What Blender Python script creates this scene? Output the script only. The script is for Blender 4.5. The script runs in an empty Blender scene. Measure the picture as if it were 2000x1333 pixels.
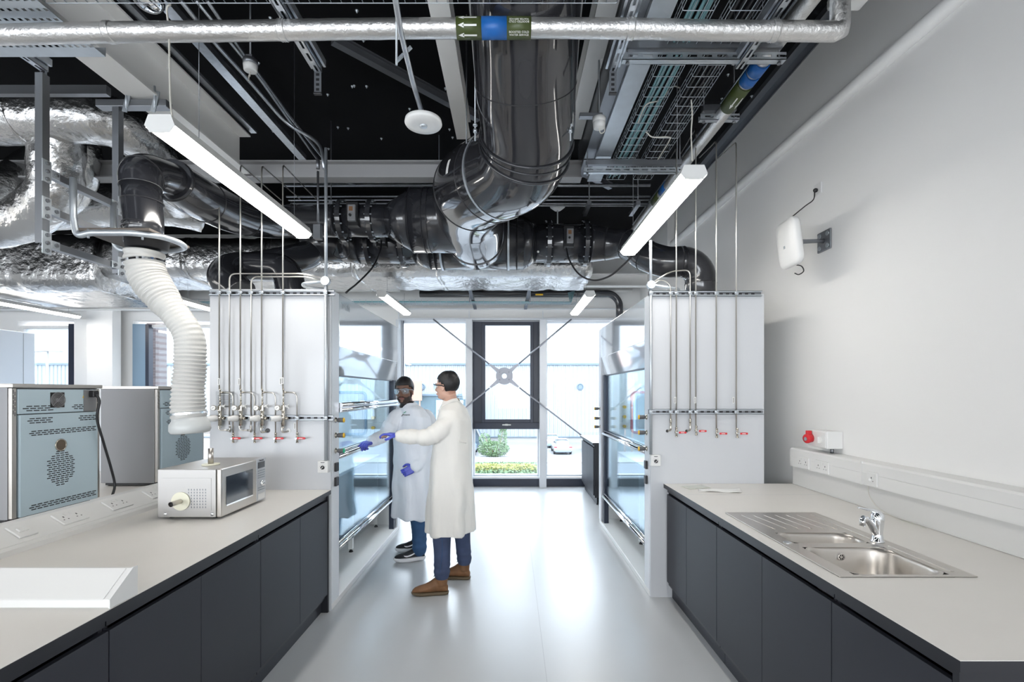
import bpy, bmesh, math, random
from mathutils import Vector, Matrix, noise
random.seed(7)
V = Vector
PI = math.pi
scn = bpy.context.scene
COL = scn.collection
CAMZ = 1.62
F = 17.0 / 36.0 * 2000.0
def P(px, py, y):
    """world point seen at photo pixel (px,py) at depth y"""
    return V(((px - 998.0) / F * y, y, CAMZ - (py - 767.0) / F * y))

# ------------------------------------------------------------------ materials
MATS = {}
def mat(name, col, rough=0.5, metal=0.0, coat=0.0, bump=0.0, bscale=20.0, emit=0.0, ecol=None,
        var=0.0, vscale=5.0, bdist=0.01, stretch=None, sheen=0.0, detail=3.0, spec=None):
    m = bpy.data.materials.new(name); m.use_nodes = True
    nt = m.node_tree; b = nt.nodes['Principled BSDF']
    b.inputs['Base Color'].default_value = (*col, 1)
    b.inputs['Roughness'].default_value = rough
    b.inputs['Metallic'].default_value = metal
    b.inputs['Coat Weight'].default_value = coat
    b.inputs['Coat Roughness'].default_value = 0.08
    if spec is not None: b.inputs['Specular IOR Level'].default_value = spec
    if sheen: b.inputs['Sheen Weight'].default_value = sheen
    if emit:
        b.inputs['Emission Color'].default_value = (*(ecol or col), 1)
        b.inputs['Emission Strength'].default_value = emit
    if bump or var:
        tc = nt.nodes.new('ShaderNodeTexCoord'); src = tc.outputs['Object']
        if stretch:
            mp = nt.nodes.new('ShaderNodeMapping'); mp.inputs['Scale'].default_value = stretch
            nt.links.new(src, mp.inputs['Vector']); src = mp.outputs['Vector']
        if bump:
            n = nt.nodes.new('ShaderNodeTexNoise'); n.inputs['Scale'].default_value = bscale
            n.inputs['Detail'].default_value = detail
            nt.links.new(src, n.inputs['Vector'])
            bp = nt.nodes.new('ShaderNodeBump'); bp.inputs['Strength'].default_value = bump
            bp.inputs['Distance'].default_value = bdist
            nt.links.new(n.outputs['Fac'], bp.inputs['Height'])
            nt.links.new(bp.outputs['Normal'], b.inputs['Normal'])
        if var:
            n2 = nt.nodes.new('ShaderNodeTexNoise'); n2.inputs['Scale'].default_value = vscale
            n2.inputs['Detail'].default_value = 6
            nt.links.new(src, n2.inputs['Vector'])
            r = nt.nodes.new('ShaderNodeMapRange')
            r.inputs['From Min'].default_value = 0.25; r.inputs['From Max'].default_value = 0.75
            r.inputs['To Min'].default_value = 1 - var; r.inputs['To Max'].default_value = 1 + var
            nt.links.new(n2.outputs['Fac'], r.inputs['Value'])
            mx = nt.nodes.new('ShaderNodeVectorMath'); mx.operation = 'SCALE'
            mx.inputs[0].default_value = col
            nt.links.new(r.outputs['Result'], mx.inputs['Scale'])
            nt.links.new(mx.outputs['Vector'], b.inputs['Base Color'])
    MATS[name] = m
    return m

def glass_mat(name, tint, refl=0.12, rough=0.0):
    m = bpy.data.materials.new(name); m.use_nodes = True
    nt = m.node_tree; nt.nodes.clear()
    out = nt.nodes.new('ShaderNodeOutputMaterial')
    t = nt.nodes.new('ShaderNodeBsdfTransparent'); t.inputs['Color'].default_value = (*tint, 1)
    g = nt.nodes.new('ShaderNodeBsdfGlossy'); g.inputs['Roughness'].default_value = rough
    g.inputs['Color'].default_value = (0.9, 0.95, 1, 1)
    lw = nt.nodes.new('ShaderNodeLayerWeight'); lw.inputs['Blend'].default_value = 0.35
    mr = nt.nodes.new('ShaderNodeMath'); mr.operation = 'MULTIPLY_ADD'
    nt.links.new(lw.outputs['Fresnel'], mr.inputs[0]); mr.inputs[1].default_value = 0.45; mr.inputs[2].default_value = refl
    mr.use_clamp = True
    mx = nt.nodes.new('ShaderNodeMixShader')
    nt.links.new(mr.outputs[0], mx.inputs['Fac']); nt.links.new(t.outputs[0], mx.inputs[1]); nt.links.new(g.outputs[0], mx.inputs[2])
    nt.links.new(mx.outputs[0], out.inputs['Surface'])
    MATS[name] = m
    return m

# ------------------------------------------------------------------ paths
def catmull(pts, n=8):
    pts = [V(p) for p in pts]
    if len(pts) < 3: return pts
    out = []
    ext = [pts[0] * 2 - pts[1]] + pts + [pts[-1] * 2 - pts[-2]]
    for i in range(1, len(ext) - 2):
        a, b, c, d = ext[i - 1], ext[i], ext[i + 1], ext[i + 2]
        for k in range(n):
            t = k / n
            out.append(0.5 * ((2 * b) + (c - a) * t + (2 * a - 5 * b + 4 * c - d) * t * t + (3 * b - a - 3 * c + d) * t ** 3))
    out.append(pts[-1]); return out

def fillet(pts, rad=0.04, n=5):
    pts = [V(p) for p in pts]; out = [pts[0]]
    for i in range(1, len(pts) - 1):
        a, b, c = pts[i - 1], pts[i], pts[i + 1]
        d1 = (a - b); d2 = (c - b); l = min(rad, d1.length * .45, d2.length * .45)
        p1 = b + d1.normalized() * l; p2 = b + d2.normalized() * l
        for k in range(n + 1):
            t = k / n
            out.append(p1 * (1 - t) ** 2 + b * 2 * t * (1 - t) + p2 * t * t)
    out.append(pts[-1]); return out

def frames(path):
    n = len(path); T = []
    for i in range(n):
        a = path[max(i - 1, 0)]; b = path[min(i + 1, n - 1)]
        d = (b - a); T.append(d.normalized() if d.length > 1e-9 else V((0, 0, 1)))
    t = T[0]; up = V((0, 0, 1)) if abs(t.z) < .9 else V((1, 0, 0))
    u = (up - t * up.dot(t)).normalized(); R = []
    for i in range(n):
        t = T[i]; u = (u - t * u.dot(t))
        u = u.normalized() if u.length > 1e-6 else t.orthogonal().normalized()
        R.append((t, u, t.cross(u)))
    return R

class MB:
    def __init__(s): s.bm = bmesh.new(); s.mi = 0; s.mats = []
    def mat(s, m):
        if m not in s.mats: s.mats.append(m)
        s.mi = s.mats.index(m); return s
    def _new(s, verts, faces, smooth=False):
        vs = [s.bm.verts.new(v) for v in verts]
        for f in faces:
            try:
                fc = s.bm.faces.new([vs[i] for i in f]); fc.material_index = s.mi; fc.smooth = smooth
            except ValueError: pass
        return vs
    def box(s, x0, x1, y0, y1, z0, z1, bev=0.0, M=None):
        if x0 > x1: x0, x1 = x1, x0
        if y0 > y1: y0, y1 = y1, y0
        if z0 > z1: z0, z1 = z1, z0
        bm2 = bmesh.new()
        r = bmesh.ops.create_cube(bm2, size=1)
        for v in bm2.verts:
            v.co = V(((x0 + x1) / 2 + v.co.x * (x1 - x0), (y0 + y1) / 2 + v.co.y * (y1 - y0), (z0 + z1) / 2 + v.co.z * (z1 - z0)))
        if bev > 0:
            bev = min(bev, (x1 - x0) * .45, (y1 - y0) * .45, (z1 - z0) * .45)
            bmesh.ops.bevel(bm2, geom=bm2.edges[:], offset=bev, segments=2, affect='EDGES', profile=.5)
        if M is not None: bm2.transform(M)
        s._merge(bm2); return s
    def _merge(s, bm2, smooth=False):
        bm2.verts.index_update()
        vs = [s.bm.verts.new(v.co) for v in bm2.verts]
        for f in bm2.faces:
            try:
                fc = s.bm.faces.new([vs[v.index] for v in f.verts]); fc.material_index = s.mi; fc.smooth = smooth or f.smooth
            except ValueError: pass
        bm2.free()
    def obox(s, a, b, w, h, up=(0, 0, 1), bev=0.0):
        """box beam from a to b, width w (sideways), height h (along up)"""
        a = V(a); b = V(b); d = (b - a); L = d.length; d.normalize()
        up = V(up); sd = d.cross(up)
        if sd.length < 1e-5: sd = d.orthogonal()
        sd.normalize(); u = sd.cross(d).normalized()
        M = Matrix((( sd.x, d.x, u.x, a.x), (sd.y, d.y, u.y, a.y), (sd.z, d.z, u.z, a.z), (0, 0, 0, 1)))
        s.box(-w / 2, w / 2, 0, L, -h / 2, h / 2, bev, M); return s
    def tube(s, path, r, seg=16, caps=True, smooth=True):
        path = [V(p) for p in path]; n = len(path)
        rs = r if isinstance(r, (list, tuple)) else [r] * n
        fr = frames(path); verts = []; faces = []
        for i in range(n):
            t, u, w = fr[i]
            for k in range(seg):
                a = 2 * PI * k / seg
                verts.append(path[i] + (u * math.cos(a) + w * math.sin(a)) * rs[i])
        for i in range(n - 1):
            for k in range(seg):
                k2 = (k + 1) % seg
                faces.append((i * seg + k, i * seg + k2, (i + 1) * seg + k2, (i + 1) * seg + k))
        vs = s._new(verts, faces, smooth)
        if caps:
            for ring in (vs[:seg][::-1], vs[-seg:]):
                try:
                    f = s.bm.faces.new(ring); f.material_index = s.mi
                except ValueError: pass
        return s
    def cyl(s, a, b, r, seg=16, r2=None):
        a = V(a); b = V(b)
        return s.tube([a, b], [r, r if r2 is None else r2], seg)
    def ring(s, c, axis, R, r, seg=28, ts=8):
        axis = V(axis).normalized(); u = axis.orthogonal().normalized(); w = axis.cross(u); c = V(c)
        verts = []; faces = []
        for i in range(seg):
            a = 2 * PI * i / seg; d = u * math.cos(a) + w * math.sin(a)
            for k in range(ts):
                b = 2 * PI * k / ts
                verts.append(c + d * (R + r * math.cos(b)) + axis * r * math.sin(b))
        for i in range(seg):
            for k in range(ts):
                i2 = (i + 1) % seg; k2 = (k + 1) % ts
                faces.append((i * ts + k, i2 * ts + k, i2 * ts + k2, i * ts + k2))
        s._new(verts, faces, True); return s
    def lathe(s, c, axis, prof, seg=24, smooth=True):
        """prof = [(dist along axis, radius)]"""
        axis = V(axis).normalized(); c = V(c)
        u = axis.orthogonal().normalized(); w = axis.cross(u)
        verts = []; faces = []
        for (h, r) in prof:
            for k in range(seg):
                a = 2 * PI * k / seg
                verts.append(c + axis * h + (u * math.cos(a) + w * math.sin(a)) * max(r, 1e-4))
        n = len(prof)
        for i in range(n - 1):
            for k in range(seg):
                k2 = (k + 1) % seg
                faces.append((i * seg + k, i * seg + k2, (i + 1) * seg + k2, (i + 1) * seg + k))
        faces.append(tuple(range(seg))[::-1]); faces.append(tuple((n - 1) * seg + k for k in range(seg)))
        s._new(verts, faces, smooth); return s
    def ball(s, c, r, seg=16, rings=10, M=None):
        """r scalar or (rx,ry,rz)"""
        if not isinstance(r, (tuple, list)): r = (r, r, r)
        bm2 = bmesh.new(); bmesh.ops.create_uvsphere(bm2, u_segments=seg, v_segments=rings, radius=1)
        for v in bm2.verts: v.co = V((v.co.x * r[0], v.co.y * r[1], v.co.z * r[2]))
        if M is not None: bm2.transform(M)
        bm2.transform(Matrix.Translation(V(c)))
        s._merge(bm2, True); return s
    def prism(s, poly, axis, a0, a1, smooth=False):
        """poly 2D list; axis 'x','y','z': extrude from a0 to a1. 2D coords are the other two axes in order"""
        def mk(p, a):
            if axis == 'x': return V((a, p[0], p[1]))
            if axis == 'y': return V((p[0], a, p[1]))
            return V((p[0], p[1], a))
        n = len(poly); verts = [mk(p, a0) for p in poly] + [mk(p, a1) for p in poly]
        faces = [tuple(range(n)), tuple(range(2 * n - 1, n - 1, -1))]
        for i in range(n): faces.append((i, (i + 1) % n, n + (i + 1) % n, n + i))
        vs = s._new(verts, faces)
        if smooth:
            for f in s.bm.faces:
                if len(f.verts) == 4: f.smooth = True
        return s
    def loft(s, rings, closed=True, caps=True, smooth=True):
        seg = len(rings[0]); verts = [V(v) for r in rings for v in r]; faces = []
        for i in range(len(rings) - 1):
            for k in range(seg if closed else seg - 1):
                k2 = (k + 1) % seg
                faces.append((i * seg + k, i * seg + k2, (i + 1) * seg + k2, (i + 1) * seg + k))
        if caps:
            faces.append(tuple(range(seg))[::-1]); faces.append(tuple((len(rings) - 1) * seg + k for k in range(seg)))
        s._new(verts, faces, smooth); return s
    def build(s, name, m=None, parent=None, loc=None, keep=False):
        """link as one mesh object. parent: verts stored relative to the parent's world origin"""
        bm = s.bm
        bmesh.ops.recalc_face_normals(bm, faces=bm.faces[:])
        if parent is not None:
            o0 = ORG[parent.name]
        elif loc is not None: o0 = V(loc)
        else:
            xs = [v.co.x for v in bm.verts]; ys = [v.co.y for v in bm.verts]; zs = [v.co.z for v in bm.verts]
            o0 = V(((min(xs) + max(xs)) / 2, (min(ys) + max(ys)) / 2, min(zs)))
        bmesh.ops.translate(bm, verts=bm.verts[:], vec=-o0)
        me = bpy.data.meshes.new(name); bm.to_mesh(me); bm.free()
        for mm in (s.mats or [m]): me.materials.append(mm)
        if s.mats and m and m not in s.mats: pass
        o = bpy.data.objects.new(name, me); COL.objects.link(o)
        if parent is not None: o.parent = parent
        else: o.location = o0
        ORG[o.name] = o0.copy() if parent is None else ORG[parent.name].copy()
        return o
ORG = {}
def apply_mods(o, mods):
    """mods: list of (type, dict) evaluated and baked into mesh"""
    for t, kw in mods:
        md = o.modifiers.new(t, t)
        for k, v in kw.items(): setattr(md, k, v)
    bpy.context.view_layer.update()
    dg = bpy.context.evaluated_depsgraph_get()
    me = bpy.data.meshes.new_from_object(o.evaluated_get(dg))
    old = o.data; mats = [m for m in old.materials]
    o.modifiers.clear(); o.data = me
    if not me.materials:
        for m in mats: me.materials.append(m)
    return o
def remesh(o, vox=0.006, it=6, fac=0.5):
    apply_mods(o, [('REMESH', dict(mode='VOXEL', voxel_size=vox, use_smooth_shade=True)),
                   ('SMOOTH', dict(factor=fac, iterations=it))])
    for p in o.data.polygons: p.use_smooth = True
    return o

def tag(o, label, cat, group=None, kind=None):
    if label: o['label'] = label
    if cat: o['category'] = cat
    if group: o['group'] = group
    if kind: o['kind'] = kind
    return o
def thing(name, label, cat, loc=(0, 0, 0), group=None):
    o = bpy.data.objects.new(name, None); COL.objects.link(o); o.location = V(loc); o.empty_display_size = .1
    ORG[o.name] = V(loc)
    return tag(o, label, cat, group)
def struct(mb, name, m=None, label=None):
    o = mb.build(name, m); o['kind'] = 'structure'
    if label: o['label'] = label
    return o
def dup(root, off, label=None, name=None, rotz=None):
    """copy of a thing with its parts and sub-parts, moved by off"""
    def rec(o, par):
        c = o.copy(); COL.objects.link(c)
        if par is not None: c.parent = par
        for ch in list(o.children): rec(ch, c)
        return c
    c = rec(root, None); c.location = root.location + V(off)
    if rotz is not None: c.rotation_euler[2] = rotz
    if label: c['label'] = label
    return c

_fonts = {}
def text_mb(mb, txt, size, org, xdir, ydir, depth=0.0006, align='CENTER', wrap=None):
    """real lettering as mesh, added to mb. wrap=(center_fn) optional vertex map"""
    cu = bpy.data.curves.new('t', 'FONT'); cu.body = txt; cu.size = size; cu.extrude = depth
    cu.align_x = align; cu.align_y = 'CENTER'; cu.resolution_u = 2
    ob = bpy.data.objects.new('t', cu); COL.objects.link(ob)
    me = bpy.data.meshes.new_from_object(ob)
    bpy.data.objects.remove(ob)
    xd = V(xdir).normalized(); yd = V(ydir).normalized(); zd = xd.cross(yd); org = V(org)
    bm2 = bmesh.new(); bm2.from_mesh(me)
    for v in bm2.verts:
        c = v.co
        v.co = wrap(c) if wrap else org + xd * c.x + yd * c.y + zd * c.z
    mb._merge(bm2); bpy.data.meshes.remove(me)
    return mb
# ------------------------------------------------------------------ material library
M = {}
M['wall'] = mat('wall_paint', (.80, .795, .785), .6, bump=.03, bscale=300)
M['floor'] = mat('vinyl_floor', (.50, .515, .53), .30, bump=.02, bscale=500, var=.04, vscale=1.2)
M['deck'] = mat('black_ceiling_deck', (.0028, .003, .0038), .8, var=.3, vscale=3, spec=.15)
M['beamw'] = mat('white_painted_steel', (.86, .855, .84), .5)
M['beamg'] = mat('grey_painted_steel', (.33, .33, .335), .5)
M['white'] = mat('white_plastic', (.72, .72, .71), .35)
M['whiteg'] = mat('white_gloss_panel', (.80, .85, .90), .05, metal=.45, coat=.8)
M['fume'] = mat('fume_side_panel', (.56, .575, .60), .32, coat=.15)
M['mull'] = mat('white_mullion', (.69, .715, .75), .35)
M['dark'] = mat('dark_window_frame', (.018, .024, .045), .35)
M['black'] = mat('black_plastic', (.012, .012, .014), .4)
M['cab'] = mat('charcoal_laminate', (.019, .021, .030), .5, bump=.05, bscale=500)
M['cabedge'] = mat('black_edge', (.012, .013, .018), .4)
M['top'] = mat('worktop_laminate', (.70, .68, .65), .42, bump=.02, bscale=600, var=.015, vscale=4)
M['galv'] = mat('galvanised_steel', (.50, .53, .57), .36, metal=.95, var=.12, vscale=30)
M['galvd'] = mat('dull_galvanised_steel', (.24, .25, .27), .42, metal=.85)
M['galvl'] = mat('pale_galvanised_trunking', (.52, .56, .60), .42, metal=.75, var=.05, vscale=15)
M['steel'] = mat('brushed_steel', (.56, .53, .495), .33, metal=1, bump=.02, bscale=60, stretch=(1, 30, 30))
M['steelp'] = mat('grey_steel_panel', (.26, .26, .27), .5, metal=.5, bump=.015, bscale=80)
M['steelb'] = mat('pale_blue_protective_film_panel', (.46, .57, .63), .42, metal=.1)
M['mw'] = mat('microwave_case', (.46, .45, .44), .42, metal=.75)
M['chrome'] = mat('chrome', (.82, .84, .87), .06, metal=1)
M['nickel'] = mat('brass_nickel_fitting', (.52, .49, .43), .25, metal=1)
M['pipe'] = mat('stainless_gas_pipe', (.55, .53, .49), .28, metal=1)
M['pvc'] = mat('dark_grey_pvc', (.026, .027, .032), .17, coat=.5, var=.15, vscale=2)
M['pvcm'] = mat('glossy_dark_pvc_main', (.026, .026, .030), .10, coat=.9)
M['seam'] = mat('pvc_weld_seam', (.015, .015, .018), .4)
M['foil'] = mat('foil_insulation', (.62, .62, .62), .24, metal=1, bump=.6, bscale=14, bdist=.03, detail=6)
M['foilp'] = mat('foil_pipe_insulation', (.66, .65, .64), .36, metal=.95, bump=.7, bscale=60, bdist=.006, detail=5)
M['hose'] = mat('white_flexible_hose', (.54, .535, .515), .45, bump=.15, bscale=60)
M['teal'] = mat('teal_data_cable', (.22, .42, .46), .5)
M['cable'] = mat('black_cable', (.012, .012, .014), .45)
M['cablew'] = mat('white_cable', (.55, .53, .48), .5)
M['red'] = mat('red_handle', (.62, .02, .03), .35)
M['blue'] = mat('pipe_label_blue', (.01, .12, .42), .4)
M['green'] = mat('pipe_label_green', (.055, .075, .018), .4)
M['yellow'] = mat('yellow_cap', (.75, .45, .02), .4)
M['gcap'] = mat('green_cap', (.0, .35, .16), .4)
M['print'] = mat('print_ink', (.06, .06, .065), .5)
M['printl'] = mat('light_print', (.8, .8, .78), .5)
M['lgrey'] = mat('light_grey_lettering', (.30, .34, .37), .4)
M['tealp'] = mat('teal_lettering', (.12, .42, .40), .4)
M['gauge'] = mat('gauge_face', (.85, .85, .83), .3)
M['cream'] = mat('cream_plastic', (.74, .72, .58), .45)
M['mwglass'] = mat('microwave_window', (.025, .035, .05), .08, coat=.8)
M['lamp'] = mat('luminaire_diffuser', (1, 1, 1), .5, emit=13, ecol=(1.0, .965, .91))
M['lampin'] = mat('cupboard_lamp_diffuser', (1, 1, 1), .5, emit=16, ecol=(.85, .93, 1.0))
M['brick'] = mat('brick', (.1, .06, .05), .8)
M['glass'] = glass_mat('window_glass', (.93, .97, 1.0), .02)
M['sash'] = glass_mat('sash_glass', (.86, .95, .99), .05)
M['goggle'] = glass_mat('goggle_lens', (.80, .86, .92), .10, .02)
M['bluefr'] = mat('blue_grey_gasket', (.20, .30, .40), .4)
M['redfr'] = mat('red_reflection_gasket', (.55, .12, .12), .4)  # gasket painted with the red of a reflection
M['plate'] = mat('brace_steel', (.33, .34, .38), .4, metal=.5)
# people
M['coat'] = mat('white_lab_coat', (.84, .87, .93), .8, bump=.5, bscale=9, bdist=.02, sheen=.2, detail=4, stretch=(1, 1, .4))
M['coatc'] = mat('cream_lab_coat', (.78, .76, .72), .8, bump=.5, bscale=9, bdist=.02, sheen=.2, detail=4, stretch=(1, 1, .4))
M['jean1'] = mat('blue_jeans', (.03, .085, .19), .8, bump=.3, bscale=18, bdist=.01, var=.15, vscale=12)
M['jean2'] = mat('grey_blue_jeans', (.045, .065, .13), .8, bump=.3, bscale=18, bdist=.01, var=.2, vscale=12)
M['skin1'] = mat('brown_skin', (.17, .085, .055), .45, bump=.05, bscale=80)
M['skin2'] = mat('light_skin', (.60, .36, .27), .45, bump=.05, bscale=80)
M['lips1'] = mat('lips', (.22, .08, .07), .4)
M['hair'] = mat('black_hair', (.008, .007, .008), .5, bump=.6, bscale=120, bdist=.004, stretch=(1, 1, .3))
M['beard'] = mat('short_black_beard', (.030, .018, .014), .7, bump=.5, bscale=200, bdist=.003)
M['eye'] = mat('eye_white', (.7, .68, .65), .2)
M['iris'] = mat('dark_iris', (.01, .006, .004), .15)
M['glove'] = mat('blue_nitrile_glove', (.08, .10, .55), .35)
M['leather'] = mat('tan_leather', (.20, .095, .04), .6, bump=.2, bscale=60, var=.2, vscale=14)
M['gum'] = mat('gum_sole', (.11, .08, .045), .6)
M['shoeb'] = mat('black_knit', (.010, .011, .015), .7, bump=.2, bscale=200)
M['shoew'] = mat('white_foam_sole', (.72, .72, .74), .5)
# outside
M['asph'] = mat('pale_asphalt', (.16, .16, .165), .9)
M['kerb'] = mat('pale_concrete', (.24, .235, .23), .9)
M['clad'] = mat('pale_metal_cladding', (.21, .23, .25), .6)
M['annex'] = mat('blue_grey_cladding', (.07, .10, .13), .6)
M['orange'] = mat('orange_panel', (.24, .13, .09), .6)
M['leaf'] = mat('leaves', (.07, .12, .05), .7, var=.35, vscale=2)
M['leafy'] = mat('yellow_green_leaves', (.20, .21, .05), .7, var=.35, vscale=3)
M['carw'] = mat('white_car_paint', (.30, .31, .33), .25, coat=.5)
M['carb'] = mat('blue_car_paint', (.05, .11, .19), .25, coat=.5)
M['cargl'] = mat('car_glass', (.10, .12, .14), .1)
M['tail'] = mat('tail_light', (.5, .02, .03), .3)
M['carlow'] = mat('blue_grey_bumper', (.15, .2, .27), .5)

def brick_mat():
    m = M['brick']; nt = m.node_tree; b = nt.nodes['Principled BSDF']
    tc = nt.nodes.new('ShaderNodeTexCoord'); br = nt.nodes.new('ShaderNodeTexBrick')
    mp = nt.nodes.new('ShaderNodeMapping'); mp.inputs['Rotation'].default_value = (PI / 2, 0, 0)
    nt.links.new(tc.outputs['Object'], mp.inputs['Vector']); nt.links.new(mp.outputs[0], br.inputs['Vector'])
    br.inputs['Color1'].default_value = (.06, .042, .042, 1); br.inputs['Color2'].default_value = (.085, .062, .06, 1)
    br.inputs['Mortar'].default_value = (.10, .09, .09, 1); br.inputs['Scale'].default_value = 4.5
    nt.links.new(br.outputs['Color'], b.inputs['Base Color'])
brick_mat()
# ------------------------------------------------------------------ people
def ell(c, u, w, ru, rw, n=24, wob=0, ph=0, p=1.0):
    """ring of points, super-ellipse"""
    out = []
    for k in range(n):
        a = 2 * PI * k / n; ca, sa = math.cos(a), math.sin(a)
        ca = abs(ca) ** p * (1 if ca >= 0 else -1); sa = abs(sa) ** p * (1 if sa >= 0 else -1)
        f = 1 + wob * math.sin(a * 7 + ph) + wob * .6 * math.sin(a * 4 + ph * 1.7)
        out.append(V(c) + u * ru * ca * f + w * rw * sa * f)
    return out
def limb(mb, pts, rs, n=10, seg=18, fn=None):
    path = catmull(pts, n); k = len(path)
    R = []
    for i in range(k):
        f = i / (k - 1) * (len(rs) - 1); a = int(min(f, len(rs) - 2)); R.append((rs[a] + (rs[a + 1] - rs[a]) * (f - a)) * (1 + (fn(i / (k - 1)) if fn else 0)))
    # rounded ends
    mb.tube(path, R, seg)
    mb.ball(path[0], R[0], 14, 10); mb.ball(path[-1], R[-1], 14, 10)
    return mb

def hand(mb, wrist, d, up, sidew, curl=.5, s=1.0, thumb=1):
    """palm + five fingers. d = direction of the hand, up = back of the hand, sidew=thumb side"""
    d = V(d).normalized(); up = (V(up) - d * V(up).dot(d)).normalized(); sd = d.cross(up).normalized() * sidew
    w = V(wrist)
    pts = [w, w + d * .045 * s, w + d * .085 * s]
    for o_ in (-.028, -.010, .010, .028):
        mb.tube([w + sd * o_ * .6 * s, w + d * .04 * s + sd * o_ * s * .95, w + d * .088 * s + sd * o_ * s], [.017 * s, .0165 * s, .012 * s], 10)
        mb.ball(w + d * .088 * s + sd * o_ * s, .0115 * s, 10, 8)
    lens = (.062, .074, .080, .070)      # little .. index
    for k, o_ in enumerate((-.030, -.010, .010, .030)):
        L = lens[k] * s; b0 = w + d * .088 * s + sd * o_ * s; c = curl * (1 + .12 * (1.5 - k)); q = b0; ang = c * .55; P_ = [q]
        for j, fr in enumerate((.45, .32, .23)):
            dd = d * math.cos(ang) - up * math.sin(ang) + sd * (o_ * 1.6); q = q + dd.normalized() * L * fr; P_.append(q); ang += c * .85
        mb.tube(catmull(P_, 4), [.0098 * s] * 5 + [.009 * s] * 4 + [.0082 * s] * 4, 10); mb.ball(P_[-1], .0083 * s, 10, 8)
    b0 = w + d * .022 * s + sd * .026 * s
    P_ = [b0, b0 + (d * .5 + sd * .75 - up * .25).normalized() * .035 * s, b0 + (d * .62 + sd * .55 - up * .45).normalized() * .062 * s, b0 + (d * .78 + sd * .38 - up * .5).normalized() * .082 * s]
    mb.tube(catmull(P_, 4), [.0135 * s] * 5 + [.0115 * s] * 4 + [.0095 * s] * 4, 10); mb.ball(P_[-1], .0096 * s, 10, 8)

def head_axes(yaw, pitch=0, roll=0):
    """yaw 0 = facing the camera (-Y); positive turns toward -X"""
    f = V((-math.sin(yaw), -math.cos(yaw), 0)); r = f.cross(V((0, 0, 1)))   # r = person's right? (f x up)
    f2 = (f * math.cos(pitch) + V((0, 0, 1)) * math.sin(pitch)).normalized()
    u = r.cross(f2).normalized()
    if roll: 
        q = Matrix.Rotation(roll, 3, f2); r = q @ r; u = q @ u
    return f2, r, u

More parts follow.
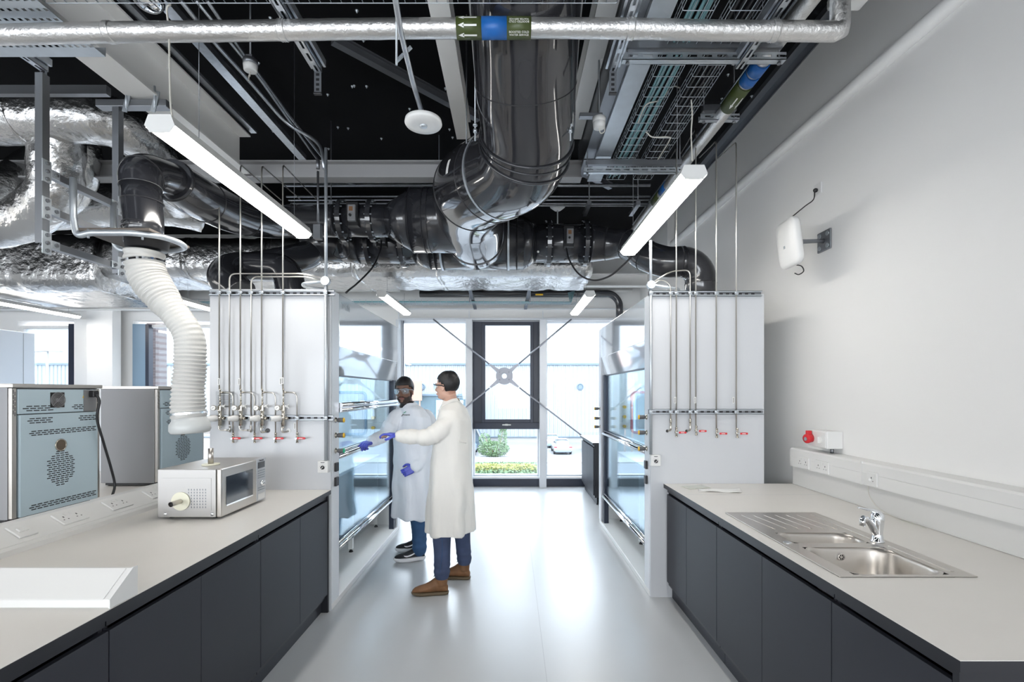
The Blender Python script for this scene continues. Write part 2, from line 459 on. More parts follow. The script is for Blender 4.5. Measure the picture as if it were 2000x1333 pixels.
def build_person(nm, label, spec):
    root = thing('person', label, 'person', (spec['x'], spec['y'], 0))
    f, r, u = head_axes(spec['head_yaw'], spec.get('head_pitch', 0), spec.get('head_roll', 0))
    hc = V(spec['head'])          # centre of the skull
    hs = spec.get('hs', 1.0)
    H = lambda a, b, c: hc + (r * a + f * b + u * c) * hs     # right, forward, up
    Mh = Matrix(((r.x, f.x, u.x, 0), (r.y, f.y, u.y, 0), (r.z, f.z, u.z, 0), (0, 0, 0, 1))) @ Matrix.Scale(hs, 4)
    def hb(mb, a, b, c, rad, seg=18, rings=12): mb.ball(H(a, b, c), rad, seg, rings, Mh)
    # ---- body: one continuous skin surface
    b = MB()
    hb(b, 0, -.012, .030, (.074, .094, .086), 28, 20)
    hb(b, 0, .018, -.030, (.062, .070, .080), 24, 18)          # face block
    hb(b, 0, .036, -.080, (.044, .046, .034))                  # chin / jaw
    for s_ in (-1, 1):
        hb(b, s_ * .034, .008, -.066, (.026, .050, .032))      # jaw corner
        hb(b, s_ * .036, .056, -.022, (.020, .020, .017))      # cheek bone
        hb(b, s_ * .028, .076, .018, (.024, .012, .009))       # brow
        hb(b, s_ * .076, -.004, -.014, (.007, .018, .030))     # ear
        hb(b, s_ * .078, .000, -.032, (.006, .010, .012))      # lobe
        hb(b, s_ * .011, .090, -.035, (.008, .009, .008))      # nostril wing
    b.tube([H(0, .082, .010), H(0, .096, -.012), H(0, .106, -.030)], [.009, .010, .012], 12); hb(b, 0, .100, -.032, (.012, .011, .010))
    hb(b, 0, .082, -.056, (.024, .010, .006)); hb(b, 0, .080, -.066, (.021, .010, .007)); hb(b, 0, .074, -.088, (.018, .014, .013))
    neck0 = H(0, -.020, -.055); nb = V(spec['neck'])
    b.tube([neck0, (neck0 + nb) / 2 + V((0, 0, .005)), nb, nb - V((0, 0, .06))], [.058, .056, .062, .085], 20)
    # torso core, arms, legs (inside the clothes)
    tc = [V(p) for p in spec['spine']]
    tf, tr, tu = head_axes(spec['torso_yaw'])
    rings = []
    for (p, (ra, rb)) in zip(tc, spec['core']): rings.append(ell(p, tr, tf, ra * .86, rb * .84, 20))
    b.loft(rings)
    for arm in spec['arms']:
        limb(b, arm['pts'], [.052, .045, .040, .034, .028], 8, 12)
        hand(b, arm['pts'][-1], arm['hd'], arm['hup'], arm['ts'], arm['curl'], .93)
    for leg in spec['legs']:
        limb(b, leg['pts'], [.080, .075, .058, .052, .040], 8, 12)
        fd = V(leg['fd']).normalized(); a = V(leg['pts'][-1]); 
        limb(b, [a, a + fd * .06 - V((0, 0, .035)), a + fd * .13 - V((0, 0, .050))], [.030, .024, .018], 4, 12)
    body = b.build('body', M[spec['skin']], root); remesh(body, .0065, 3, .5)
    # eyes, lips
    for s_ in (-1, 1):
        b = MB(); hb(b, s_ * .029, .0765, .000, (.0115, .0100, .0085)); e = b.build('eye', M['eye'], root)
        b = MB(); hb(b, s_ * .029 + .002, .0865, .000, (.0052, .0020, .0052)); b.build('iris', M['iris'], e)
        b = MB(); b.tube(catmull([H(s_ * .012, .088, .020), H(s_ * .030, .088, .0255), H(s_ * .048, .076, .020)], 5), .0038, 8); b.build('eyebrow', M['hair'], root)
    b = MB(); b.tube(catmull([H(-.024, .081, -.060), H(-.010, .0925, -.0575), H(0, .0935, -.0590), H(.010, .0925, -.0575), H(.024, .081, -.060)], 4), .0050, 8)
    b.tube(catmull([H(-.022, .080, -.063), H(0, .0925, -.0675), H(.022, .080, -.063)], 5), .0055, 8); b.build('lips', M[spec['lips']], root)
    # hair: cap over the skull, short at the sides
    bm2 = bmesh.new(); bmesh.ops.create_uvsphere(bm2, u_segments=48, v_segments=32, radius=1)
    hl = spec['hair']
    for v in list(bm2.verts):
        a, bb, c = v.co; 
        ra = .082 + hl['side'] * (1 if c < .35 else 0.6); rb = .100; rc = .093 + hl['top']
        v.co = V((a * ra, bb * rb - .016, c * rc + .032))
    kill = []
    for v in bm2.verts:
        a, bb, c = v.co
        front = bb > .045 and c < hl['line'] - .25 * abs(a) * .3
        mid = (-.012 < bb <= .045) and c < (.030 if bb > .012 else .008)
        back = bb <= -.012 and c < hl['nape'] 
        if front or mid or back: kill.append(v)
    bmesh.ops.delete(bm2, geom=kill, context='VERTS')
    for v in bm2.verts:
        n_ = noise.noise(v.co * 60) * hl['rough'] + noise.noise(v.co * 24) * hl['rough']
        v.co *= 1 + n_
    bm2.transform(Mh); bm2.transform(Matrix.Translation(hc)); b = MB(); b._merge(bm2, True); o = b.build('hair', M['hair'], root)
    apply_mods(o, [('SOLIDIFY', dict(thickness=.012, offset=-1)), ('SMOOTH', dict(factor=.5, iterations=2))])
    for p in o.data.polygons: p.use_smooth = True
    if spec.get('beard'):
        b = MB()
        hb(b, 0, .038, -.086, (.047, .046, .031), 24, 16)
        for s_ in (-1, 1):
            hb(b, s_ * .040, .012, -.062, (.023, .050, .036)); hb(b, s_ * .061, .0, -.030, (.010, .022, .034)); hb(b, s_ * .030, .062, -.070, (.014, .016, .022))
            b.tube([H(s_ * .004, .094, -.048), H(s_ * .024, .086, -.053), H(s_ * .030, .074, -.068)], .0055, 8)
        o = b.build('beard', M['beard'], root); remesh(o, .004, 2, .4)
    # goggles
    gl = spec['goggles']; m_ = 'goggle'
    b = MB()
    for s_ in (-1, 1):
        pts = [(s_ * .006, .108, .010), (s_ * .020, .109, .022), (s_ * .050, .098, .020), (s_ * .068, .070, .014), (s_ * .066, .070, -.018), (s_ * .048, .096, -.026), (s_ * .020, .107, -.022)]
        c3 = [H(*p) for p in pts]; b._new(c3, [(0, 1, 2, 5, 6), (2, 3, 4, 5)])
    g = b.build('safety_glasses', M['goggle'], root)
    b = MB()
    for s_ in (-1, 1):
        b.tube([H(s_ * .068, .070, .012), H(s_ * .079, .035, .010), H(s_ * .082, .0, .004), H(s_ * .080, -.018, -.004)], .0034 if gl == 'clear' else .0045, 8)
    b.tube(catmull([H(-.067, .071, .016), H(-.048, .099, .023), H(0, .111, .016), H(.048, .099, .023), H(.067, .071, .016)], 5), .0026, 8)
    b.build('glasses_frame', M['lgrey'] if gl == 'clear' else M['black'], g)
    # ---- lab coat
    b = MB(); rings = []; cs = spec['coat']
    for (p, ra, rb, wob, ph) in cs: rings.append(ell(V(p), tr, tf, ra, rb, 40, wob, ph, .88))
    # densify
    dense = []
    for i in range(len(rings) - 1):
        for k in range(6):
            t_ = k / 6; dense.append([rings[i][j].lerp(rings[i + 1][j], t_) for j in range(40)])
    dense.append(rings[-1]); b.loft(dense)
    for arm in spec['arms']:
        pts = [V(p) for p in arm['pts']]; cut = pts[:-1] + [pts[-1].lerp(pts[-2], .10)]
        k_ = arm.get('thick', 1)
        limb(b, cut, [.070 * k_, .078 * k_, .070 * k_, .062 * k_, .054 * k_], 10, 20, lambda q: .045 * math.sin(q * 34) + .03 * math.sin(q * 61 + 1))
    nb2 = V(spec['neck'])
    coat = b.build('lab_coat', M[spec['coatm']], root); remesh(coat, .0075, 4, .5)
    ax_lo = cs[0][0][2]
    nrms = [v.normal.copy() for v in coat.data.vertices]
    for v, vn in zip(coat.data.vertices, nrms):
        wco = v.co + ORG[root.name]; z = wco.z
        fold = noise.noise(V((wco.x * 9, wco.y * 9, z * 1.6))) * .030 * min(1, max(0, (1.25 - z) / .5)) + noise.noise(V((wco.x * 14, wco.y * 14, z * 9))) * .009
        v.co += vn * max(fold, -.004)
    # collar
    for s_ in (-1, 1):
        b = MB(); nn = nb2 + V((0, 0, .004))
        p = [nn - tf * .070 + tr * s_ * .010 + V((0, 0, .040)), nn - tf * .030 + tr * s_ * .072 + V((0, 0, .032)), nn + tf * .055 + tr * s_ * .052 + V((0, 0, -.008)), nn + tf * .098 + tr * s_ * .020 + V((0, 0, -.060)),
             nn + tf * .100 + tr * s_ * .075 + V((0, 0, -.085)), nn + tf * .045 + tr * s_ * .102 + V((0, 0, -.030)), nn - tf * .040 + tr * s_ * .095 + V((0, 0, .002)), nn - tf * .088 + tr * s_ * .012 + V((0, 0, .004))]
        b._new(p, [(0, 1, 6, 7), (1, 2, 5, 6), (2, 3, 4, 5)])
        o = b.build('collar', M[spec['coatm']], coat); apply_mods(o, [('SUBSURF', dict(levels=2, subdivision_type='SIMPLE')), ('SOLIDIFY', dict(thickness=.008)), ('SMOOTH', dict(factor=.5, iterations=6))])
        for q in o.data.polygons: q.use_smooth = True
    # gloves
    for arm in spec['arms']:
        b = MB(); hand(b, arm['pts'][-1], arm['hd'], arm['hup'], arm['ts'], arm['curl'], 1.0)
        w = V(arm['pts'][-1]); d = V(arm['hd']).normalized(); b.tube([w - (V(arm['pts'][-1]) - V(arm['pts'][-2])).normalized() * .05, w, w + d * .02], [.037, .033, .028], 16)
        o = b.build('glove', M['glove'], root); remesh(o, .0035, 2, .4)
    # trousers
    b = MB()
    for leg in spec['legs']:
        pts = [V(p) for p in leg['pts']]; k_ = leg.get('thick', 1)
        limb(b, pts[:-1] + [pts[-1] + V((0, 0, .055 if spec['shoe'] == 'boot' else .018))], [.105 * k_, .100 * k_, .084 * k_, .072 * k_, .070 * k_], 12, 22, lambda q: (.05 * math.sin(q * 60) if q > .82 else .012 * math.sin(q * 25)))
    hip = V(spec['spine'][0]); b.ball(hip, (.15, .11, .12))
    tr_ = b.build('jeans', M[spec['jean']], root); remesh(tr_, .0075, 3, .5)
    # side seam on the visible leg
    # ---- shoes
    for leg in spec['legs']:
        a = V(leg['pts'][-1]); fd = V(leg['fd']).normalized(); sd = fd.cross(V((0, 0, 1))).normalized(); g0 = V((a.x, a.y, 0)) - fd * .055
        boot = spec['shoe'] == 'boot'
        # sole outline
        out = []
        L = .300
        prof = [(0, .022), (.015, .036), (.06, .040), (.12, .038), (.18, .046), (.235, .048), (.275, .036), (.297, .014)]
        sole = [(p[0], p[1] * (1.0)) for p in prof] + [(p[0], -p[1] * .95) for p in prof[::-1]]
        b = MB(); rs = []
        lvl = ((0, .96), (.006, 1.0), (.020, 1.02), (.028, 1.0)) if boot else ((0, .93), (.008, 1.0), (.030, 1.05), (.042, 1.0))
        for z, sc in lvl:
            rs.append([g0 + fd * (.15 + (p[0] - .15) * sc) + sd * p[1] * sc + V((0, 0, z + ((.008 if p[0] > .25 else 0) + (.012 if (not boot and p[0] < .07) else 0)) * (1 if z > 0 else .6))) for p in sole])
        b.loft(rs); so = b.build('sole', M['gum'] if boot else M['shoew'], root); apply_mods(so, [('SUBSURF', dict(levels=1))])
        b = MB(); zb = .024 if boot else .036
        secs = [(.006, .026, .040, .0), (.03, .036, .085 if boot else .070, 0), (.065, .038, .125 if boot else .085, 0), (.105, .038, .115 if boot else .092, 0), (.145, .040, .085 if boot else .072, 0), (.19, .044, .062 if boot else .052, 0), (.235, .044, .050 if boot else .042, 0), (.27, .033, .036 if boot else .030, 0), (.290, .016, .018, 0)]
        rs = []
        for x, hw, h, _ in secs:
            ring_ = []
            for k in range(20):
                an = 2 * PI * k / 20; ca = math.cos(an); sa = math.sin(an)
                yy = abs(ca) ** .7 * (1 if ca > 0 else -1) * hw * (1 - .35 * max(0, sa)); zz = zb + (h / 2) + sa * h / 2
                ring_.append(g0 + fd * x + sd * yy + V((0, 0, zz)))
            rs.append(ring_)
        b.loft(rs)
        if boot: b.tube([g0 + fd * .058 + V((0, 0, .08)), g0 + fd * .056 + V((0, 0, .145))], [.046, .050], 20)
        up = b.build('boot' if boot else 'trainer', M['leather'] if boot else M['shoeb'], root); remesh(up, .005, 4, .5)
        b = MB()
        for k in range(5):
            x = .090 + k * .016; z = (.158 if boot else .124) - k * (.017 if boot else .014)
            if boot: z = .146 - k * .014
            b.tube([g0 + fd * x - sd * .022 + V((0, 0, z - .010)), g0 + fd * (x + .003) + V((0, 0, z + .001)), g0 + fd * x + sd * .022 + V((0, 0, z - .010))], .0022 if boot else .0018, 6)
        if boot:
            q = g0 + fd * .085 + V((0, 0, .15)); b.tube(catmull([q, q + fd * .02 + V((0, 0, .014)) + sd * .01, q + fd * .03 + sd * .015, q + fd * .012 + sd * .004], 5), .002, 6)
            b.tube(catmull([q, q + fd * .022 - sd * .012 + V((0, 0, .016)), q + fd * .035 - sd * .012 + V((0, 0, -.006))], 5), .002, 6)
        b.build('lace', M['black'] if boot else M['lgrey'], up)
        if not boot:
            # white curved tick on both sides of the upper
            for s_ in (-1, 1):
                b = MB(); shp = [(.075, .096), (.10, .080), (.14, .062), (.175, .055), (.195, .060), (.205, .072), (.190, .068), (.165, .068), (.135, .076), (.105, .088)]
                vs = []
                for x, z in shp:
                    hw = .0465 * (1 - .35 * max(0, (z - .06) / .05)) - .004
                    vs.append(g0 + fd * (x - .0) + sd * s_ * (hw + .001) + V((0, 0, z)))
                b._new(vs, [(0, 1, 9), (1, 2, 8, 9), (2, 3, 7, 8), (3, 4, 6, 7), (4, 5, 6)]); o = b.build('tick_mark', M['shoew'], up); apply_mods(o, [('SOLIDIFY', dict(thickness=.006, offset=0))])
    return root, coat, tf, tr

# left person: turned toward the left cupboard, face toward the camera
s1 = dict(x=-.97, y=4.78, skin='skin1', lips='lips1', coatm='coat', jean='jean1', shoe='trainer', beard=True, goggles='clear',
          hs=1.07, head=(-1.035, 4.69, 1.635), head_yaw=.12, head_pitch=-.06, head_roll=.04, neck=(-1.015, 4.745, 1.50), torso_yaw=.62,
          hair=dict(side=.002, top=.010, line=.050, nape=-.045, rough=.012),
          spine=[(-.965, 4.79, .86), (-.965, 4.79, 1.0), (-.97, 4.785, 1.15), (-.98, 4.78, 1.30), (-.99, 4.775, 1.42), (-1.0, 4.765, 1.49)],
          core=[(.17, .12), (.17, .125), (.18, .13), (.195, .13), (.17, .10), (.07, .06)],
          coat=[((-.955, 4.79, .40), .222, .185, .055, .3), ((-.955, 4.79, .55), .212, .180, .05, .5), ((-.96, 4.79, .75), .205, .175, .035, .9), ((-.962, 4.79, .92), .205, .170, .02, 1.3),
                ((-.965, 4.785, 1.08), .205, .165, .015, 1.5), ((-.975, 4.78, 1.25), .215, .160, .01, 1.6), ((-.985, 4.775, 1.38), .212, .140, .004, 1.7), ((-.995, 4.765, 1.455), .160, .105, 0, 0), ((-1.003, 4.755, 1.50), .088, .078, 0, 0), ((-1.005, 4.75, 1.522), .072, .068, 0, 0)],
          arms=[dict(pts=[(-1.11, 4.69, 1.395), (-1.165, 4.62, 1.28), (-1.20, 4.57, 1.215), (-1.245, 4.48, 1.19), (-1.280, 4.40, 1.168)], hd=(-.25, -.93, -.10), hup=(.15, 0, 1), ts=1, curl=1.15, thick=.92),
                dict(pts=[(-.855, 4.86, 1.385), (-.795, 4.86, 1.27), (-.785, 4.83, 1.12), (-.85, 4.68, .99), (-.915, 4.58, .905)], hd=(-.85, -.25, -.40), hup=(.1, -1, .1), ts=1, curl=1.2, thick=.96)],
          legs=[dict(pts=[(-.88, 4.76, .86), (-.88, 4.73, .65), (-.885, 4.70, .47), (-.885, 4.67, .28), (-.88, 4.655, .09)], fd=(-1, -.22, 0), thick=.98),
                dict(pts=[(-1.0, 4.86, .86), (-.99, 4.88, .65), (-.975, 4.90, .47), (-.955, 4.925, .28), (-.935, 4.935, .09)], fd=(-1, -.10, 0), thick=.90)])
p1, coat1, tf1, tr1 = build_person('p1', 'bearded person in white lab coat and goggles with one gloved hand on the sash bar', s1)
# dark shirt collar, chest emblem
b = MB(); nb = V(s1['neck']); b.tube([nb + V((0, 0, -.03)), nb + V((0, 0, .035))], [.078, .069], 24); b.build('shirt_collar', M['black'], p1)
def chest(mb, fn): pass
def on_coat(coat, root, o, d):
    """ray onto coat surface (world)"""
    og = ORG[root.name]; ok, loc, nrm, idx = coat.ray_cast(V(o) - og, V(d).normalized()); return (loc + og, nrm) if ok else (None, None)
bpy.context.view_layer.update()
tgt = P(793, 811, 4.6); cam = V((0, 0, CAMZ)); loc, nrm = on_coat(coat1, p1, cam, tgt - cam)
if loc is not None:
    xd = V((0, 0, 1)).cross(nrm).normalized(); yd = nrm.cross(xd)
    o_ = loc + nrm * .009
    b = MB(); text_mb(b, 'research', .021, o_ + xd * .01, xd, yd, .001); b.build('coat_lettering', M['print'], coat1)
    b = MB(); b._new([o_ + xd * x + yd * y + nrm * .001 for x, y in ((-.030, .012), (-.008, .030), (.006, .034), (-.002, .020))], [(0, 1, 2, 3)]); b.build('coat_emblem', M['gcap'], coat1)
    b = MB(); b._new([o_ + xd * x + yd * y + nrm * .001 for x, y in ((-.046, -.016), (-.028, .008), (-.022, .006), (-.036, -.016))], [(0, 1, 2, 3)]); b.build('coat_emblem', M['print'], coat1)

# right person: seen from behind-left, pointing left
s2 = dict(x=-.50, y=4.05, skin='skin2', lips='skin2', coatm='coatc', jean='jean2', shoe='boot', beard=False, goggles='dark',
          head=(-.535, 4.03, 1.672), head_yaw=1.95, head_pitch=-.05, neck=(-.505, 4.05, 1.535), torso_yaw=1.78,
          hair=dict(side=.002, top=.006, line=.060, nape=-.050, rough=.04),
          spine=[(-.50, 4.06, .90), (-.50, 4.06, 1.04), (-.50, 4.06, 1.20), (-.495, 4.06, 1.34), (-.49, 4.06, 1.46), (-.50, 4.055, 1.53)],
          core=[(.16, .12), (.16, .12), (.17, .125), (.19, .125), (.165, .10), (.07, .06)],
          coat=[((-.505, 4.05, .465), .225, .195, .055, .1), ((-.505, 4.05, .62), .215, .188, .045, .4), ((-.503, 4.05, .80), .205, .178, .03, .8), ((-.50, 4.055, .96), .200, .168, .02, 1.1),
                ((-.495, 4.06, 1.10), .198, .160, .012, 1.4), ((-.485, 4.06, 1.26), .208, .150, .008, 1.6), ((-.478, 4.06, 1.39), .210, .132, .004, 1.7), ((-.485, 4.06, 1.475), .165, .105, 0, 0), ((-.495, 4.055, 1.525), .090, .082, 0, 0), ((-.50, 4.055, 1.555), .070, .070, 0, 0)],
          arms=[dict(pts=[(-.48, 3.93, 1.39), (-.56, 3.88, 1.325), (-.655, 3.86, 1.265), (-.77, 3.88, 1.262), (-.90, 3.90, 1.268)], hd=(-.96, .12, .18), hup=(0, 0, 1), ts=-1, curl=.55, thick=.98),
                dict(pts=[(-.48, 4.19, 1.395), (-.465, 4.24, 1.26), (-.46, 4.26, 1.13), (-.475, 4.26, 1.0), (-.50, 4.25, .88)], hd=(-.15, 0, -1), hup=(0, 1, 0), ts=1, curl=.6, thick=.90)],
          legs=[dict(pts=[(-.53, 3.97, .88), (-.545, 3.95, .68), (-.56, 3.92, .50), (-.555, 3.90, .30), (-.555, 3.885, .11)], fd=(-1, -.12, 0), thick=.92),
                dict(pts=[(-.47, 4.15, .88), (-.45, 4.16, .68), (-.43, 4.18, .50), (-.415, 4.19, .30), (-.405, 4.20, .11)], fd=(-1, .10, 0), thick=.90)])
p2, coat2, tf2, tr2 = build_person('p2', 'dark haired person in cream lab coat and brown boots, back half turned, arm stretched left', s2)
bpy.context.view_layer.update()
# pocket slit and back seam on the cream coat
for pxy, nm, mm in (((897, 862, 910, 866), 'pocket_welt', 'coatc'),):
    x0_, y0_, x1_, y1_ = pxy; vs = []
    for k in range(5):
        q = P(x0_ + (x1_ - x0_) * k / 4, y0_ + (y1_ - y0_) * k / 4, 3.9); loc, nrm = on_coat(coat2, p2, cam, q - cam)
        if loc is not None: vs.append(loc + nrm * .004)
    if len(vs) > 2:
        b = MB(); b.tube(vs, .005, 8); b.build(nm, M[mm], coat2)
# seam stitching on the near leg
jn = [o for o in p2.children if o.name.startswith('jeans')][0]; vs = []
for k in range(14):
    q = P(861 + 3 * math.sin(k * .3), 1040 + k * 6.0, 3.8); loc, nrm = on_coat(jn, p2, cam, q - cam)
    if loc is not None: vs.append(loc + nrm * .002)
if len(vs) > 3:
    b = MB(); b.tube(vs, .0022, 6); b.build('side_seam', M['jean1'], jn)
# ------------------------------------------------------------------ room shell
WX = 2.33; WY = 8.35; CZ = 4.35; LX = -11.0; BY = -5.0
b = MB(); b.box(LX, WX, BY, WY, -.1, 0); struct(b, 'floor', M['floor'])
b = MB(); b.box(LX, WX + .3, BY, WY + .3, CZ, CZ + .15); struct(b, 'ceiling', M['deck'])
b = MB(); b.box(WX, WX + .2, BY, WY + .3, -.1, CZ); struct(b, 'wall_right', M['wall'])
b = MB(); b.box(LX - .2, LX, BY, WY + .3, -.1, CZ); struct(b, 'wall_left', M['wall'])
b = MB(); b.box(LX, WX, BY - .2, BY, -.1, .9); b.box(LX, WX, BY - .2, BY, 2.5, CZ)
for x_ in (LX, -7.9, -4.6, -1.3, 1.95): b.box(x_, x_ + (.38 if x_ > 1 else .3), BY - .2, BY, .9, 2.5)  # window openings added behind the camera to let in fill light
struct(b, 'wall_back', M['wall'])
# floor welds between vinyl sheets
b = MB()
b.box(.20, .203, .3, 8.3, .0002, .0008); struct(b, 'trim_1', mat('floor_weld', (.40, .41, .43), .5))
# far wall with openings
b = MB()
b.box(LX, WX, WY, WY + .3, 2.86, CZ)
for x0, x1 in ((LX, -8.52), (-7.44, -6.52), (-4.6, -1.93)):
    b.box(x0, x1, WY, WY + .3, 0, 2.86)
b.box(2.2, WX, WY, WY + .3, 0, 2.86)
struct(b, 'wall_far', M['wall'])
# stepped pier casings at the left windows
b = MB(); b.box(-7.42, -6.95, WY - .14, WY, 0, 2.86, .004); b.box(-7.05, -6.62, WY - .32, WY - .14, 0, 3.3, .004)
struct(b, 'trim_2', M['wall'])
b = MB(); b.box(-7.60, -7.45, WY - .05, WY + .25, 0, 2.80, .004); struct(b, 'trim_3', M['dark'])
# window head rail, header band
b = MB(); b.box(-1.93, 2.2, WY - .06, WY, 2.86, 2.90, .003); b.box(-1.93, 2.2, WY - .03, WY, 3.05, 3.07)
struct(b, 'trim_4', M['mull'])
# deep white mullions between the bays
for i, (x0, x1) in enumerate(((-.76, -.655), (.485, .60), (-1.95, -1.90))):
    b = MB(); b.box(x0, x1, WY - .17, WY + .1, 0, 2.86, .004); b.box(x0 + .045, x0 + .06, WY - .19, WY - .16, 2.86, 3.0)
    struct(b, 'trim_%d' % (5 + i), M['mull'])
b = MB(); b.box(WX - .10, WX, 6.9, WY, 2.45, CZ, .003); struct(b, 'trim_9', M['wall'])
# round cable capping running high along the right wall
b = MB(); b.tube([(WX - .02, -1.0, 3.60), (WX - .02, 8.3, 3.77)], .045, 16); struct(b, 'trim_10', M['wall'])
# edge angle where the wall meets the deck
b = MB(); b.box(WX - .06, WX - .002, BY, WY, CZ - .012, CZ - .002); b.box(WX - .012, WX - .002, BY, WY, CZ - .09, CZ - .012)
b.box(WX - .11, WX - .09, BY, WY, CZ - .05, CZ - .002)
struct(b, 'trim_11', M['galvd'])

def window(n, x0, x1, z0, z1, fr=.03, fm='mull', sill=True):
    b = MB()
    y = WY + .10
    b.box(x0, x0 + fr, y - .05, y + .05, z0, z1); b.box(x1 - fr, x1, y - .05, y + .05, z0, z1)
    b.box(x0 + fr, x1 - fr, y - .05, y + .05, z1 - fr, z1); b.box(x0 + fr, x1 - fr, y - .05, y + .05, z0, z0 + fr)
    w = b.build('window_%d' % n, M[fm]); w['kind'] = 'structure'
    g = MB(); g.box(x0 + fr, x1 - fr, y - .006, y + .006, z0 + fr, z1 - fr); g.build('pane', M['glass'], w).location = (0, 0, 0)
    ORG[w.name]
    if sill:
        s_ = MB(); s_.box(x0, x1, WY - .05, WY + .1, .135, .165, .003); s_.build('sill', M['mull'], w)
        s_ = MB(); s_.box(x0, x1, WY - .03, WY + .1, .0, .135); s_.build('base_panel', M['dark'], w)
    return w
# the fixed lights
w = window(1, -1.90, -.76, .165, 2.86)
d = MB(); d.box(-1.865, -1.855, WY, WY + .04, .165, 2.86); d.build('edge_bead', M['dark'], w)
w2 = window(2, -.655, .485, .165, 2.86, .025)
w = window(3, .60, 2.2, .165, 2.86)
w = window(4, -6.52, -4.6, .9, 2.80, .05, 'wall', False)
d = MB(); d.box(-6.52, -6.30, WY - .02, WY + .05, .9, 2.80); d.build('reveal_panel', M['bluefr'], w)
d = MB(); d.box(-6.30, -6.24, WY - .02, WY + .08, .9, 2.80); d.build('casement_stile', M['dark'], w)
w = window(5, -8.52, -7.58, .9, 2.78, .05, 'wall', False)
# dark opening vent in the middle bay
b = MB(); y0 = WY - .06; y1 = WY + .06
b.box(-.652, -.50, y0 + .05, y1, 1.0, 2.84, .004); b.box(.385, .483, y0 + .05, y1, 1.0, 2.84, .004)
b.box(-.50, .385, y0 + .05, y1, 2.79, 2.84, .004); b.box(-.652, .483, y0, y1, .99, 1.10, .004)
f = b.build('opening_vent', M['dark'], w2)
b = MB(); b.box(-.50, -.44, y0, y0 + .05, 1.10, 2.79, .004); b.box(.33, .385, y0, y0 + .05, 1.10, 2.79, .004)
b.box(-.44, .33, y0, y0 + .05, 2.77, 2.79); b.box(-.44, .33, y0, y0 + .05, 1.10, 1.16, .004)
b.build('vent_sash', M['dark'], w2)
b = MB(); b.box(-.15, .0, y0 - .03, y0 - .005, 1.055, 1.075, .006); b.box(-.10, -.05, y0 - .012, y0, 1.05, 1.08)
b.build('vent_handle', M['white'], w2)
# wind brace across the three bays
t = thing('wind_brace', 'grey steel cross brace with round centre plate in front of the middle window', 'brace', (-.10, 8.15, 0))
C0 = P(985, 735, 8.15)
ends = [P(846, 624, 8.15), P(1116, 624, 8.15), P(1140, 854, 8.15), P(840, 852, 8.15)]
b = MB()
prof = []
seg = 40
verts = []; faces = []
for yy in (-.012, .012):
    for R in (.145, .042):
        for k in range(seg):
            a = 2 * PI * k / seg; verts.append(C0 + V((R * math.cos(a), yy, R * math.sin(a))))
for k in range(seg):
    k2 = (k + 1) % seg
    faces += [(k, k2, seg + k2, seg + k), (2 * seg + k, 3 * seg + k, 3 * seg + k2, 2 * seg + k2),
              (k, 2 * seg + k, 2 * seg + k2, k2), (seg + k, seg + k2, 3 * seg + k2, 3 * seg + k)]
b._new(verts, faces); b.build('centre_plate', M['plate'], t)
for e in ends:
    d = (e - C0).normalized(); a = C0 + d * .10
    b = MB(); b.cyl(a + d * .22, e, .014, 10)
    sd = d.cross(V((0, 1, 0))).normalized()
    # tapered fork
    pts = []
    for s0, w0 in ((0, .042), (.24, .016)):
        for sx, sy in ((-1, -1), (1, -1), (1, 1), (-1, 1)):
            pts.append(a + d * (s0 - .035) + sd * w0 * sx + V((0, 1, 0)) * (-.018 + .028 * sy * .5 - .012))
    b._new(pts, [(0, 1, 2, 3), (7, 6, 5, 4), (0, 4, 5, 1), (1, 5, 6, 2), (2, 6, 7, 3), (3, 7, 4, 0)])
    o = b.build('tie_rod', M['plate'], t)
    b = MB(); b.cyl(a + V((0, -.062, 0)), a + V((0, .02, 0)), .030, 20); b.build('pin', M['plate'], o)
    b = MB(); b.cyl(a + V((0, -.070, 0)), a + V((0, -.06, 0)), .014, 6); b.build('bolt', M['galvd'], o)

# ------------------------------------------------------------------ outside
GZ = -4.4
b = MB(); b.box(-60, 60, 9.2, 90, GZ - .2, GZ); o = b.build('ground', M['asph']); o['kind'] = 'structure'
b = MB(); b.box(-60, 60, 41.0, 44.0, GZ, GZ + .12); tag(b.build('verge', M['kerb']), 'pale concrete kerb strip beyond the road outside', 'kerb')
# industrial building, ribbed cladding
t = thing('industrial_building', 'pale ribbed metal warehouse filling the view outside', 'building', (0, 58, GZ))
b = MB(); poly = []
x = -60.0
while x < 60:
    poly += [(x, 58.0), (x + .25, 58.0), (x + .30, 57.92), (x + .42, 57.92)]; x += .47
poly += [(60, 60), (-60, 60)]
b.prism(poly, 'z', GZ + .7, 4.95); b.build('cladding', M['clad'], t)
b = MB(); b.box(-60, 60, 57.95, 60, GZ, GZ + .7); b.build('base_course', M['kerb'], t)
b = MB(); b.box(-60, 60, 57.80, 57.95, GZ + .62, GZ + .74); b.build('flashing', M['annex'], t)
b = MB(); b.box(-60, 60, 57.7, 58.4, 4.90, 5.12); b.build('gutter', M['annex'], t)
b = MB(); b.box(-60, 60, 58.0, 70, 5.12, 10.5); b.build('upper_wall', mat('white_render', (.27, .28, .29), .7), t)
